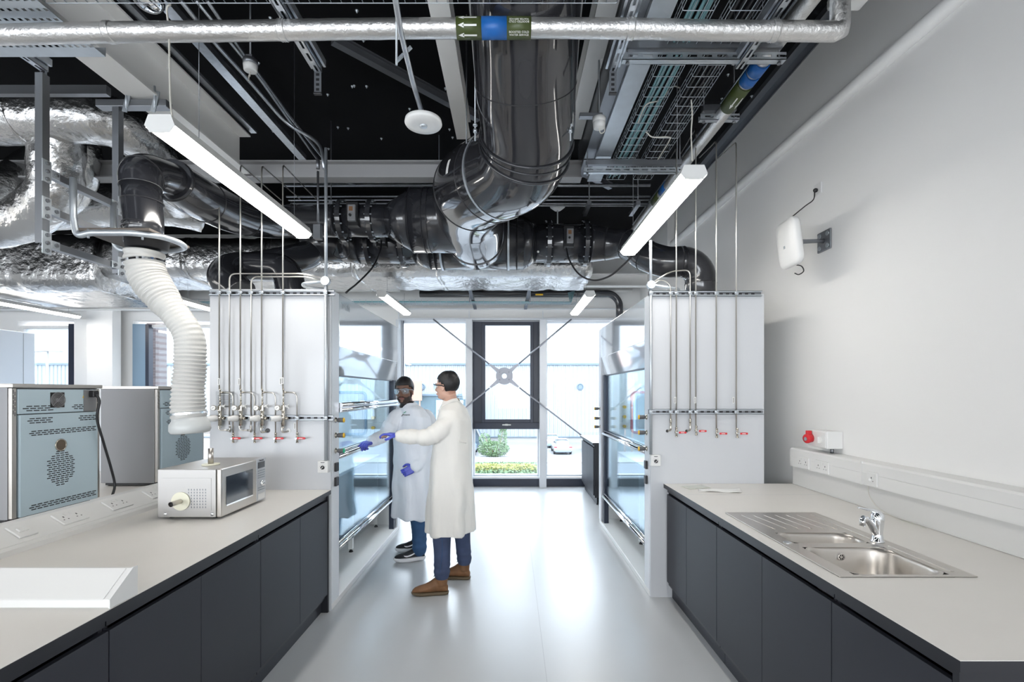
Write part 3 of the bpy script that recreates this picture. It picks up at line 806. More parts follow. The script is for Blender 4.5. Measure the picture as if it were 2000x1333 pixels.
# blue-grey annex left of the centre
t = thing('annex_building', 'low blue grey flat roofed annex outside behind the two people', 'building', (-9, 50, GZ))
q0 = P(822, 770, 50); q1 = P(940, 770, 50)
b = MB(); b.box(q0.x - 9, q1.x - 1.6, 50, 53.5, GZ, q0.z - .2); b.build('wall', mat('annex_wall', (.045, .075, .09), .6), t)
b = MB(); b.box(q0.x - 9.2, q1.x - 1.4, 49.8, 53.5, q0.z - .2, q0.z); b.build('roof_edge', M['annex'], t)
b = MB(); a = P(852, 782, 50); c = P(905, 830, 50); b.box(a.x, c.x, 49.9, 50, c.z, a.z); b.build('window', M['bluefr'], t)
t = thing('lean_to', 'dark blue grey sloping shed end seen through the middle window', 'shed', P(925, 880, 54))
a = P(905, 838, 54); bb = P(931, 838, 54); c = P(946, 876, 54); d = P(905, 876, 54)
b = MB(); b.prism([(a.x, a.z), (bb.x, bb.z), (c.x, GZ), (d.x, GZ)], 'y', 54, 56.5); b.build('wall', M['annex'], t)
b = MB(); b.obox(V((bb.x, 53.9, bb.z)), V((c.x, 53.9, GZ + .1)), .2, .15); b.build('roof_edge', M['kerb'], t)
a = P(802, 744, 49); c = P(824, 783, 49)
b = MB(); b.box(a.x, c.x, 48.9, 49.1, c.z, a.z, .02)
for px in (806, 820):
    q = P(px, 783, 49); b.box(q.x - .06, q.x + .06, 48.95, 49.05, GZ, q.z + .1)
tag(b.build('hoarding', M['orange']), 'orange panel outside between the two heads', 'panel')
# ring mark lamps on the wall
for px, lab in ((824, 'small round bulkhead lamp on the warehouse wall between the two heads'), (1133, 'small round bulkhead lamp on the warehouse wall seen through the right window')):
    q = P(px, 756, 57.9); b = MB(); b.ring(q - V((0, .08, 0)), (0, 1, 0), .34, .07, 20, 6); b.cyl(q, q - V((0, .12, 0)), .25, 16)
    tag(b.build('bulkhead_lamp', M['annex']), lab, 'lamp', 'bulkhead lamps on the warehouse')
# street lamp through the left window
q = P(92, 684, 40)
t = thing('street_lamp', 'pale double headed street lamp outside the leftmost window', 'street lamp', (q.x, 40, GZ))
b = MB(); b.tube([(q.x, 40, GZ), (q.x, 40, q.z)], [.16, .09], 12); b.build('pole', M['kerb'], t)
for sg in (-1, 1):
    b = MB(); b.obox((q.x, 40, q.z - .05), (q.x + sg * 1.2, 40, q.z - .12), .3, .12, bev=.02); b.build('lamp_head', M['kerb'], t)
# brick pier outside the second window
q0 = P(281, 640, 9.2); q1 = P(304, 640, 9.2)
b = MB(); b.box(q0.x, q1.x, 9.2, 9.5, GZ, 4.4); tag(b.build('brick_pier', M['brick']), 'brick pier just outside the window behind the white hose', 'pier')

def leaves(mb, c, r, n, size, seed):
    rnd = random.Random(seed)
    for i in range(n):
        a = rnd.uniform(0, 2 * PI); z = rnd.uniform(-1, 1); rr = rnd.uniform(.45, 1) ** .5
        q = V((c[0] + r[0] * rr * math.cos(a) * math.sqrt(1 - z * z), c[1] + r[1] * rr * math.sin(a) * math.sqrt(1 - z * z), c[2] + r[2] * rr * z))
        u = V((rnd.uniform(-1, 1), rnd.uniform(-1, 1), rnd.uniform(-1, 1))).normalized(); w = u.orthogonal().normalized()
        s_ = size * rnd.uniform(.6, 1.3)
        mb._new([q - u * s_, q + w * s_ * .45, q + u * s_, q - w * s_ * .45], [(0, 1, 2, 3)])
# shrub by the car park
g = P(966, 893, 45.0)
t = thing('shrub', 'green bush with two taller shoots by the car park outside', 'shrub', (g.x, 45, GZ))
b = MB()
leaves(b, (g.x - .1, 45, GZ + .75), (1.5, 1.0, .75), 2200, .10, 3)
leaves(b, (g.x + .75, 45, GZ + 1.8), (.45, .4, 1.3), 480, .10, 4)
leaves(b, (g.x - .9, 45, GZ + 1.6), (.6, .4, .7), 260, .10, 5)
leaves(b, (g.x + .95, 45, GZ + 2.8), (.22, .2, .5), 90, .09, 15)
b.build('foliage', M['leaf'], t)
b = MB()
for dx, h in ((-.9, 2.0), (-.3, 1.2), (.3, 1.3), (.85, 2.9)): b.tube([(g.x + dx * .3, 45, GZ), (g.x + dx, 45, GZ + h)], [.04, .012], 6)
b.build('stem', M['leather'], t)
# planted bed below the window
g0 = P(926, 934, 35.0); g1 = P(1046, 934, 35.0)
b = MB(); n = 14
for i in range(n):
    u = i / (n - 1); x = g0.x + (g1.x - g0.x) * u
    leaves(b, (x, 35.2, GZ + .40), (.55, 2.2, .48), 520, .10, 20 + i)
tag(b.build('hedge', M['leaf']), 'low green planted bed just below the middle window', 'plants', None, 'stuff')
b = MB()
for i in range(n):
    u = i / (n - 1); x = g0.x + .2 + (g1.x - g0.x - .5) * u
    leaves(b, (x, 34.0, GZ + .72), (.40, .4, .30), 190, .09, 60 + i)
tag(b.build('flowering_plants', M['leafy']), 'yellow green flowering plants along the front of the bed', 'plants', None, 'stuff')

def car(cx, cy, label, body='carw', w=1.75, rear=True):
    t = thing('car', label, 'car', (cx, cy, GZ), 'parked cars')
    y0 = cy
    prof = [(0, .35), (-.02, .62), (.05, .92), (.35, .98), (.95, 1.38), (2.3, 1.42), (3.0, 1.0), (3.95, .86), (4.15, .6), (4.15, .3)]
    rings = []
    for (yy, zz) in prof:
        pass
    # cross sections along Y
    secs = [(0, .30, .78, .80), (.08, .22, .95, .86), (.6, .20, 1.0, .88), (1.2, .2, 1.0, .88), (3.0, .2, .98, .88), (3.8, .22, .86, .84), (4.15, .32, .66, .74)]
    R = []
    for yy, zb, zt, hw in secs:
        r_ = []
        for k in range(20):
            a = 2 * PI * k / 20; ca = math.cos(a); sa = math.sin(a)
            ex = abs(ca) ** .45 * (1 if ca > 0 else -1); ez = abs(sa) ** .45 * (1 if sa > 0 else -1)
            r_.append(V((cx + ex * hw, y0 + yy, GZ + (zb + zt) / 2 + ez * (zt - zb) / 2)))
        R.append(r_)
    b = MB(); b.loft(R); b.build('body', M[body], t)
    R = []
    for yy, zb, zt, hw in [(.25, .94, .97, .72), (.75, .94, 1.34, .62), (1.5, .94, 1.42, .62), (2.3, .94, 1.38, .62), (3.0, .94, .98, .70)]:
        r_ = []
        for k in range(20):
            a = 2 * PI * k / 20; ca = math.cos(a); sa = math.sin(a)
            ex = abs(ca) ** .6 * (1 if ca > 0 else -1); ez = abs(sa) ** .6 * (1 if sa > 0 else -1)
            hw2 = hw * (1 - .10 * max(0, ez))
            r_.append(V((cx + ex * hw2, y0 + yy, GZ + (zb + zt) / 2 + ez * (zt - zb) / 2)))
        R.append(r_)
    b = MB(); b.loft(R); b.build('cabin', M['cargl'], t)
    b = MB(); b.box(cx - .54, cx + .54, y0 + .85, y0 + 2.2, GZ + 1.39, GZ + 1.43, .02); b.build('roof', M[body], t)
    b = MB(); b.box(cx - .74, cx + .74, y0 - .07, y0 + .1, GZ + .28, GZ + .55, .04); b.build('bumper', M['carlow'], t)
    for sg in (-1, 1):
        b = MB(); b.box(cx + sg * .72 - .14, cx + sg * .72 + .14, y0 - .03, y0 + .1, GZ + .68, GZ + .80, .02); b.build('tail_light', M['tail'], t)
        for yy in (.75, 3.3):
            b = MB(); b.cyl((cx + sg * .70, y0 + yy, GZ + .31), (cx + sg * .88, y0 + yy, GZ + .31), .31, 20); b.build('wheel', M['black'], t)
q = P(1100, 890, 46.5); car(q.x, 46.5, 'white hatchback with red tail lights parked outside the right window')
q = P(1080, 884, 52.0); car(q.x, 52.0, 'pale car parked just left of the white hatchback outside', 'carw')
q = P(1156, 884, 47.5); car(q.x + .5, 47.5, 'blue grey car parked at the right edge of the car park', 'carb')
q = P(922, 893, 45.5); car(q.x - .6, 45.5, 'blue car parked behind the left edge of the middle window', 'carb')
# ------------------------------------------------------------------ benches
def cabinet(y0, y1, splits, xf, xb, sgn, label, endpanel=None):
    """xf front face x, sgn = direction out of the front (+1 left bench faces +X, -1 right bench)"""
    t = thing('base_cabinet', label, 'cabinet', ((xf + xb) / 2, (y0 + y1) / 2, 0), 'charcoal base cabinets')
    b = MB()
    xi = xf - sgn * .022
    g = .0015
    # carcass made of panels: sides, bottom, back, recessed grip rail
    b.box(xi, xb, y0 + g, y0 + .018, .10, .865); b.box(xi, xb, y1 - .018, y1 - g, .10, .865)
    b.box(xi, xb, y0 + .018, y1 - .018, .10, .118); b.box(xb, xb + sgn * .012, y0 + .018, y1 - .018, .118, .865)
    b.build('carcass', M['cabedge'], t)
    b = MB(); b.box(xf - sgn * .03, xf - sgn * .012, y0 + g, y1 - g, .835, .866); b.build('grip_rail', M['cabedge'], t)
    b = MB(); b.box(xf - sgn * .062, xf - sgn * .050, y0 + g, y1 - g, 0, .10); b.build('plinth', M['cab'], t)
    for a, c in zip(splits[:-1], splits[1:]):
        b = MB(); b.box(xf - sgn * .020, xf, a + .0016, c - .0016, .138, .822, .0015); b.build('door', M['cab'], t)
    if endpanel is not None:
        b = MB(); b.box(xf, xb, endpanel - .02, endpanel, 0, .866); b.build('end_panel', M['cabedge'], t)
    return t
cabinet(2.60, 3.572, [2.60, 3.085, 3.545], -1.345, -2.15, 1, 'charcoal two door cabinet under the microwave, next to the left fume cupboard', 3.572)
cabinet(1.62, 2.598, [1.62, 2.10, 2.598], -1.345, -2.15, 1, 'charcoal two door cabinet in the middle of the left bench')
cabinet(.62, 1.618, [.62, 1.12, 1.618], -1.345, -2.15, 1, 'nearest charcoal cabinet of the left bench, at the lower left corner')
cabinet(2.875, 3.815, [2.875, 3.37, 3.79], 1.222, 2.15, -1, 'charcoal two door cabinet beside the right fume cupboard')
cabinet(1.845, 2.873, [1.845, 2.355, 2.873], 1.222, 2.15, -1, 'charcoal two door cabinet below the sink')
cabinet(1.318, 1.843, [1.34, 1.843], 1.222, 2.15, -1, 'nearest charcoal cabinet of the right bench, by its open end', 1.338)
cabinet(6.96, 8.10, [6.96, 7.52, 8.10], 1.185, 2.15, -1, 'small distant charcoal cabinet between right fume cupboard and window')

def worktop(x0, x1, y0, y1, label, hole=None, seams=()):
    t = thing('worktop', label, 'worktop', ((x0 + x1) / 2, (y0 + y1) / 2, .868))
    def slab(mb, z0, z1):
        if not hole: mb.box(x0, x1, y0, y1, z0, z1)
        else:
            hs = sorted(hole, key=lambda h: h[2]); yy = y0
            for hx0, hx1, hy0, hy1 in hs:
                mb.box(x0, x1, yy, hy0, z0, z1); mb.box(x0, hx0, hy0, hy1, z0, z1); mb.box(hx1, x1, hy0, hy1, z0, z1); yy = hy1
            mb.box(x0, x1, yy, y1, z0, z1)
    b = MB(); slab(b, .868, .8985); b.build('core', M['cabedge'], t)
    b = MB(); slab(b, .8985, .9000); b.build('laminate', M['top'], t)
    for s_ in seams:
        b = MB(); b.box(x0 + .002, x1 - .002, s_, s_ + .0016, .8999, .9003); b.build('joint', M['lgrey'], t)
    return t
worktop(-2.40, -1.33, .55, 3.574, 'long pale grey worktop of the left bench carrying the microwave', hole=[(-2.2, -1.60, 1.10, 1.49)])
worktop(1.205, 2.325, 1.297, 3.817, 'pale grey worktop of the right bench with the inset sink', hole=[(1.33, 1.73, 1.88, 2.25), (1.33, 1.72, 2.28, 2.48)], seams=(3.40,))
worktop(1.165, 2.32, 6.90, 8.15, 'distant white worktop by the right window')
# dark lip of the cut out at the lower left
t = thing('drip_sink', 'dark rimmed drip cup sink cut into the worktop at the left edge', 'sink', (-1.9, 1.3, .7))
b = MB(); b.box(-2.2, -1.62, 1.10, 1.49, .70, .715); b.box(-2.2, -1.62, 1.48, 1.49, .715, .895); b.box(-2.2, -1.62, 1.10, 1.11, .715, .895); b.box(-1.62, -1.60, 1.10, 1.49, .70, .895)
b.build('basin', M['cabedge'], t)
b = MB(); b.cyl((-1.9, 1.3, .715), (-1.9, 1.3, .725), .03, 16); b.build('drain', M['chrome'], t)

# bench trunking down the left bench (sloping face) -- runs along the back
def socket_plate(parent, c, u, v, w, h, double, single_flex=False):
    """parts are added as sub-parts of a socket thing placed at c, u along plate, v up plate"""
    c = V(c); u = V(u).normalized(); v = V(v).normalized(); n = u.cross(v)
    Mx = Matrix((( u.x, v.x, n.x, c.x), (u.y, v.y, n.y, c.y), (u.z, v.z, n.z, c.z), (0, 0, 0, 1)))
    b = MB(); b.box(-w / 2, w / 2, -h / 2, h / 2, 0, .009, .003, Mx); b.build('faceplate', M['white'], parent)
    if single_flex:
        b = MB(); b.box(-.022, .022, -.012, .012, .009, .016, .002, Mx); b.build('rocker', M['white'], parent)
        return
    xs = (-w * .25, w * .25) if double else (0,)
    for x in xs:
        b = MB()
        b.box(x - .0032, x + .0032, .002, .012, .009, .0096, 0, Mx)
        b.box(x - .0155, x - .009, -.015, -.0105, .009, .0096, 0, Mx); b.box(x + .009, x + .0155, -.015, -.0105, .009, .0096, 0, Mx)
        b.build('pin_hole', M['print'], parent)
        b = MB(); xx = x * .42 if double else .025
        b.box(xx - .006, xx + .006, h * .18, h * .36, .009, .012, .001, Mx); b.build('switch', M['white'], parent)
t = thing('bench_trunking', 'white sloping service trunking with sockets along the back of the left bench', 'trunking', (-2.3, 1.9, .9))
b = MB(); b.prism([(-2.20, .9005), (-2.20, .925), (-2.225, .935), (-2.335, 1.005), (-2.40, 1.005), (-2.40, .9005)], 'y', .55, 3.572); b.build('casing', M['white'], t)
b = MB(); b.prism([(-2.225, .9345), (-2.224, .9365), (-2.335, 1.0075), (-2.3365, 1.005)], 'y', .55, 3.572); b.build('cover_strip', M['white'], t)
vv = V((-.11, 0, .07)).normalized()
for i, (yy, dbl, lab) in enumerate(((2.02, True, 'white double socket at the left edge of the picture on the sloping trunking'), (2.25, False, 'white single flex outlet plate between double sockets on the sloping trunking'),
                           (2.50, True, 'white double socket in the middle of the sloping trunking, second from the microwave'), (2.80, True, 'white double socket on the sloping trunking just left of the microwave'),
                           (3.10, True, 'white double socket half hidden behind the microwave'))):
    c = V((-2.28, yy, .972)); nn = V((0, 1, 0)).cross(vv)
    c = c + nn * .001
    s_ = thing('double_socket' if dbl else 'flex_outlet', lab, 'socket', c, 'sockets on the left bench trunking')
    if dbl: socket_plate(s_, c, (0, 1, 0), vv, .146, .086, True)
    else: socket_plate(s_, c, (0, 1, 0), vv, .086, .086, False, True)
# short cross trunking at the front left
t = thing('cross_trunking', 'white wedge shaped trunking lying across the left bench near the camera', 'trunking', (-1.8, 1.65, .9))
b = MB(); b.prism([(1.615, .9005), (1.615, .928), (1.712, .998), (1.722, .998), (1.722, .9005)], 'x', -2.19, -1.338); b.build('casing', M['white'], t)
b = MB(); b.prism([(1.611, .9275), (1.614, .931), (1.708, .999), (1.712, .995)], 'x', -2.19, -1.36); b.build('cover_strip', M['white'], t)
b = MB(); b.prism([(1.607, .9005), (1.607, .930), (1.708, 1.003), (1.727, 1.003), (1.727, .9005)], 'x', -1.338, -1.333); b.build('end_cap', M['white'], t)

# far bench with the ovens
t = thing('oven_bench', 'pale bench top behind the left trunking carrying the steel ovens', 'bench', (-3.0, 2.6, 0))
b = MB(); b.box(-3.75, -2.42, .6, 4.5, .868, .9); b.build('top', M['top'], t)
b = MB(); b.box(-3.70, -2.46, .65, 4.45, 0, .868); b.build('carcass', M['cab'], t)

def slots(mb, rows, M4):
    for (u0, v0, w, h) in rows:
        mb.box(u0, u0 + w, v0, v0 + h, 0, .0012, 0, M4)
def oven(y0, label):
    x = -2.70; W = .57; H = .768; D = .44; z0 = .9
    t = thing('laboratory_oven', label, 'oven', (x - D / 2, y0 + W / 2, z0), 'steel ovens on the far bench')
    b = MB(); b.box(x - D, x - .03, y0, y0 + W, z0 + .025, z0 + H, .003); b.build('body', M['steelp'], t)
    b = MB(); b.box(x - D - .004, x + .003, y0 - .004, y0 + W + .004, z0 + H - .022, z0 + H, .003); b.build('top_edge', M['steel'], t)
    for fx in (x - D + .04, x - .08):
        for fy in (y0 + .05, y0 + W - .05):
            b = MB(); b.cyl((fx, fy, z0), (fx, fy, z0 + .026), .02, 14); b.build('foot', M['black'], t)
    b = MB(); b.box(x - D + .02, x - .06, y0 + .02, y0 + W - .02, z0 + .006, z0 + .025); b.build('base_tray', M['black'], t)
    # upper panel and lower panel
    b = MB(); b.box(x - .03, x - .006, y0 + .035, y0 + W - .035, z0 + .60, z0 + H - .03, .002); b.build('upper_back_panel', M['steelb'], t)
    b = MB(); b.box(x - .03, x, y0 + .04, y0 + W - .03, z0 + .03, z0 + .595, .002); lp = b.build('lower_back_panel', M['steelb'], t)
    for yy in (y0 + .005, y0 + W - .03):
        b = MB(); b.box(x - .03, x - .01, yy, yy + .026, z0 + .03, z0 + H - .025, .002); st = b.build('corner_strip', M['steel'], t)
        b = MB()
        Ml = Matrix.Translation(V((x - .0098, yy, z0))) @ Matrix(((0, 0, 1, 0), (1, 0, 0, 0), (0, 1, 0, 0), (0, 0, 0, 1)))
        for k in range(5):
            for j in range(2): b.box(.006 + j * .009, .009 + j * .009, .60 + k * .028 - j * .01, .622 + k * .028 - j * .01, 0, .001, 0, Ml)
        b.build('vent_slot', M['print'], st)
    Mx = lambda xx: Matrix.Translation(V((xx, y0, z0))) @ Matrix(((0, 0, 1, 0), (1, 0, 0, 0), (0, 1, 0, 0), (0, 0, 0, 1)))
    Mu = Mx(x - .0058); Mlw = Mx(x + .0002)
    def grid(u0, v0, du, dv, nk, nj, w, sh, Mq):
        b = MB(); slots(b, [(u0 + k * du + (sh if j % 2 == 0 else 0), v0 + j * dv, w, .0052) for k in range(nk) for j in range(nj)], Mq); b.build('vent_slots', M['black'], t)
    grid(.06, .615, .042, .012, 4, 3, .032, .02, Mu); grid(.36, .617, .034, .011, 4, 3, .025, .015, Mu)
    grid(.08, .545, .036, .012, 4, 3, .028, .012, Mlw); grid(.40, .545, .030, .012, 4, 3, .023, .010, Mlw)
    grid(.09, .475, .036, .011, 12, 3, .027, .012, Mlw); grid(.09, .055, .036, .012, 12, 3, .027, .012, Mlw)
    b = MB(); rows = []
    for j in range(17):
        v = .165 + j * .0125; n = 6 if 4 <= j <= 12 else (5 if j in (3, 13) else (4 if j in (2, 14) else (3 if j in (1, 15) else 2)))
        for k in range(n): rows.append((.285 - n * .0145 + k * .029 + (.006 if j % 2 else -.004), v, .022, .0052))
    slots(b, rows, Mlw); b.build('vent_slots', M['black'], t)
    # fan guard
    c = V((x - .005, y0 + .265, z0 + .675))
    b = MB(); b.box(c.x - .002, c.x, c.y - .045, c.y + .045, c.z - .045, c.z + .045); f = b.build('fan', M['black'], t)
    b = MB()
    for R in (.014, .022, .030, .038, .045): b.ring(c + V((.004, 0, 0)), (1, 0, 0), R, .0021, 32, 6)
    b.obox(c + V((.005, -.035, -.035)), c + V((.005, .035, .035)), .003, .003); b.cyl(c, c + V((.004, 0, 0)), .010, 16)
    b.build('guard', M['steelp'], f)
    # port
    c = V((x, y0 + .28, z0 + .405))
    b = MB(); b.ring(c + V((.001, 0, 0)), (1, 0, 0), .034, .004, 28, 6); o = b.build('port_ring', M['nickel'], t)
    b = MB(); b.cyl(c, c + V((.0015, 0, 0)), .032, 28); b.build('port_bore', mat('brown_bore', (.10, .075, .05), .5), t)
    # connector, warning labels
    b = MB(); b.box(x - .006, x - .002, y0 + .44, y0 + .53, z0 + .60, z0 + .735); b.build('connector_plate', M['steelp'], t)
    b = MB(); b.box(x - .004, x + .03, y0 + .475, y0 + .515, z0 + .69, z0 + .73, .005); b.build('inlet_plug', M['black'], t)
    for (yy, zz) in ((.432, .685), (.478, .662)):
        b = MB(); b._new([(x - .004, y0 + yy, z0 + zz), (x - .004, y0 + yy + .022, z0 + zz), (x - .004, y0 + yy + .011, z0 + zz + .024)], [(0, 1, 2)])
        b._new([(x - .0055, y0 + yy, z0 + zz), (x - .0055, y0 + yy + .022, z0 + zz), (x - .0055, y0 + yy + .011, z0 + zz + .024)], [(0, 2, 1)])
        w_ = b.build('warning_triangle', M['yellow'], t)
    return t
o1 = oven(2.62, 'nearer laboratory oven with pale blue back panel, steel sides and hanging black power cord')
o2 = oven(3.70, 'farther laboratory oven with plain grey steel side, behind the white hose')
b = MB(); b.tube(catmull([(-2.672, 3.115, 1.61), (-2.66, 3.125, 1.56), (-2.67, 3.12, 1.45), (-2.665, 3.16, 1.30), (-2.66, 3.215, 1.12), (-2.655, 3.24, 1.0), (-2.64, 3.20, .93), (-2.58, 3.12, .907), (-2.46, 3.08, .907)], 8), .0075, 8)
cord = b.build('power_cord', M['cable'], o1); cord['label'] = 'thick black cord'

# ------------------------------------------------------------------ microwave
x0, x1, y0, y1, z0 = -2.0, -1.64, 2.735, 3.235, .9
t = thing('microwave_oven', 'silver microwave with cream collars and steel pipe stubs on the left worktop', 'microwave', ((x0 + x1) / 2, (y0 + y1) / 2, z0))
b = MB(); b.box(x0, x1 - .03, y0, y1, z0 + .012, z0 + .285, .004); body = b.build('case', M['mw'], t)
b = MB(); b.box(x0 + .03, x1 - .055, y0 - .0015, y0, z0 + .05, z0 + .235, .0005); b.build('side_panel', M['mw'], t)
b = MB(); b.box(x1 - .026, x1, y0, y0 + .385, z0 + .012, z0 + .287, .006); door = b.build('door', M['steel'], t)
b = MB(); b.box(x1 - .026, x1 - .001, y0 + .388, y1, z0 + .012, z0 + .287, .004); cp = b.build('control_panel', mat('silver_panel', (.55, .57, .60), .3, metal=.6), t)
b = MB(); b.box(x1, x1 + .0015, y0 + .05, y0 + .335, z0 + .072, z0 + .235); b.build('door_window', M['mwglass'], door)
b = MB(); b.box(x1 + .0005, x1 + .003, y0 + .05, y0 + .335, z0 + .064, z0 + .072); b.build('window_trim', M['chrome'], door)
b = MB(); b.box(x1 - .001, x1 + .001, y0 + .40, y0 + .485, z0 + .225, z0 + .265); b.build('display', M['mwglass'], cp)
Mt = lambda: None
b = MB(); text_mb(b, 'Panasonic', .014, (x1 + .0002, y0 + .445, z0 + .275), (0, 1, 0), (0, 0, 1)); b.build('lettering', M['print'], cp)
b = MB(); b.lathe((x1, y0 + .445, z0 + .125), (1, 0, 0), [(-.001, .019), (.004, .020), (.018, .017), (.02, .012)]); b.build('knob', M['chrome'], cp)
for zz in (.205, .190, .175, .160, .095, .080):
    for k in range(3):
        b = MB(); b.box(x1 - .001, x1 + .001, y0 + .40 + k * .030, y0 + .425 + k * .030, z0 + zz, z0 + zz + .006); b.build('button', M['lgrey'], cp)
b = MB(); b.box(x1 - .001, x1 + .0015, y0 + .40, y0 + .485, z0 + .022, z0 + .060, .001); b.build('start_button', M['white'], cp)
b = MB()
for r_ in range(7):
    for k in range(7):
        if r_ < 2 or k > 0:
            xx = x0 + .175 + k * .016; zz = z0 + .165 - r_ * .0165
            b.box(xx, xx + .005, y0 - .0025, y0 - .0012, zz, zz + .009)
b.build('vent_perforations', M['galvd'], body)
c = V((x0 + .135, y0, z0 + .105))
b = MB(); b.cyl(c, c - V((0, .008, 0)), .052, 32); b.build('side_collar', M['cream'], t)
b = MB(); b.tube([c, c - V((0, .085, 0))], .0135, 18, caps=False); b.tube([c, c - V((0, .085, 0))], .011, 18, caps=False); pz = b.build('side_pipe', M['steel'], t)
b = MB(); b.cyl(c - V((0, .07, 0)), c - V((0, .072, 0)), .0108, 16); b.build('bore', M['black'], pz)
c = V((-1.80, 2.90, z0 + .285))
b = MB(); b.cyl(c, c + V((0, 0, .008)), .048, 32); b.build('top_collar', M['cream'], t)
b = MB(); b.tube([c, c + V((0, 0, .10))], .015, 18); b.build('top_pipe', M['steel'], t)
for fx in (x0 + .05, x1 - .06):
    for fy in (y0 + .05, y1 - .05):
        b = MB(); b.cyl((fx, fy, z0), (fx, fy, z0 + .013), .014, 12); b.build('foot', M['black'], t)
for fx in (x0 + .045, x1 - .05):
    b = MB(); b.ball((fx, y0 - .001, z0 + .03), (.010, .004, .010)); b.build('screw', M['chrome'], t)

# ------------------------------------------------------------------ sink
t = thing('sink', 'stainless steel sink with two bowls and ribbed drainer set in the right worktop', 'sink', (1.55, 2.38, .9))
SX0, SX1, SY0, SY1 = 1.280, 1.812, 1.882, 2.880
def rrect(cx, cy, hx, hy, r, n=6):
    pts = []
    for (sx, sy, a0) in ((1, 1, 0), (-1, 1, 90), (-1, -1, 180), (1, -1, 270)):
        for k in range(n + 1):
            a = math.radians(a0 + 90 * k / n); pts.append((cx + sx * (hx - r) + r * math.cos(a), cy + sy * (hy - r) + r * math.sin(a)))
    return pts
def bowl_rings(cx, cy, hx, hy, r, depth):
    R = []
    for (ins, z) in ((-.012, .9045), (-.004, .9035), (0, .900), (.006, .885), (.012, .9 - depth + .03), (.035, .9 - depth + .004), (.08, .9 - depth)):
        hx2 = hx - ins; hy2 = hy - ins
        R.append([V((p[0], p[1], z)) for p in rrect(cx, cy, hx2, hy2, max(.012, min(r, hx2 * .9, hy2 * .95)))])
    return R
b = MB()
top = [(SX0, SX1, SY0, 1.90), (SX0, 1.345, 1.90, 2.235), (1.722, SX1, 1.90, 2.235), (SX0, SX1, 2.235, 2.295), (SX0, 1.345, 2.295, 2.465), (1.705, SX1, 2.295, 2.465), (SX0, SX1, 2.465, SY1)]
for x0_, x1_, y0_, y1_ in top: b.box(x0_, x1_, y0_, y1_, .9004, .9044)
b.box(SX0 - .003, SX1 + .003, SY0 - .003, SY0 + .006, .9004, .9054, .002); b.box(SX0 - .003, SX1 + .003, SY1 - .006, SY1 + .003, .9004, .9054, .002)
b.box(SX0 - .003, SX0 + .006, SY0, SY1, .9004, .9054, .002); b.box(SX1 - .006, SX1 + .003, SY0, SY1, .9004, .9054, .002)
b.build('deck', M['steel'], t)
b = MB(); b.loft(bowl_rings(1.5335, 2.0675, .192, .170, .09, .17), caps=False)
R = bowl_rings(1.5335, 2.0675, .192, .170, .09, .17)[-1]; b._new(R, [tuple(range(len(R)))]); b.build('main_bowl', M['steel'], t)
b = MB(); b.loft(bowl_rings(1.525, 2.38, .182, .088, .08, .12), caps=False)
R = bowl_rings(1.525, 2.38, .182, .088, .08, .12)[-1]; b._new(R, [tuple(range(len(R)))]); b.build('half_bowl', M['steel'], t)
for k in range(6):
    b = MB(); xx = 1.345 + k * .065; b.tube([(xx + .035, 2.53, .9015), (xx + .032, 2.55, .9035), (xx, 2.80, .9035), (xx, 2.82, .9015)], .0045, 8); b.build('drainer_rib', M['steel'], t)
b = MB(); b.obox((1.762, 1.93, .9045), (1.762, 2.25, .9045), .018, .006, bev=.002); b.obox((1.762, 2.36, .9045), (1.762, 2.83, .9045), .018, .006, bev=.002); b.build('pressed_rib', M['steel'], t)
c = V((1.52, 2.229, .862)); b = MB(); b.cyl(c, c - V((0, .006, 0)), .016, 20); b.build('overflow', M['chrome'], t)
b = MB()
for k in range(6):
    a = k * PI / 3; b.cyl(c + V((.009 * math.cos(a), -.007, .009 * math.sin(a))), c + V((.009 * math.cos(a), -.0055, .009 * math.sin(a))), .003, 8)
b.build('overflow_holes', M['black'], t)
b = MB(); b.cyl((1.5335, 2.0675, .7305), (1.5335, 2.0675, .734), .04, 24); b.build('waste', M['chrome'], t)
b = MB(); b.cyl((1.315, 2.30, .9044), (1.315, 2.30, .908), .018, 20); b.build('plug_hole_cover', M['chrome'], t)
# tap
tx, ty = 1.755, 2.315
t = thing('mixer_tap', 'chrome single lever mixer tap standing at the back of the sink', 'tap', (tx, ty, .9045))
b = MB(); b.lathe((tx, ty, .9045), (0, 0, 1), [(0, .028), (.006, .028), (.010, .023), (.05, .022), (.085, .026), (.11, .028), (.130, .026), (.140, .018), (.143, .005)]); b.build('body', M['chrome'], t)
b = MB(); b.tube(catmull([(tx, ty, .935), (tx - .025, ty - .004, .975), (tx - .055, ty - .010, 1.012), (tx - .080, ty - .014, 1.022)], 6), [.020, .019, .0185, .018, .0175, .017, .0165, .016, .0155, .015, .0145, .014, .0135, .013, .013, .013, .013, .013, .013][:19], 16); b.build('spout', M['chrome'], t)
b = MB(); b.cyl((tx - .080, ty - .014, 1.020), (tx - .084, ty - .015, .985), .0125, 16); b.build('aerator', M['chrome'], t)
b = MB(); b.tube(catmull([(tx + .003, ty, 1.040), (tx - .02, ty, 1.052), (tx - .06, ty - .01, 1.062), (tx - .105, ty - .015, 1.072)], 5), [.014, .013, .012, .011, .010, .009, .008, .0075, .007, .0065, .006, .0055, .005, .0045, .004, .004][:16], 10); b.build('lever', M['chrome'], t)

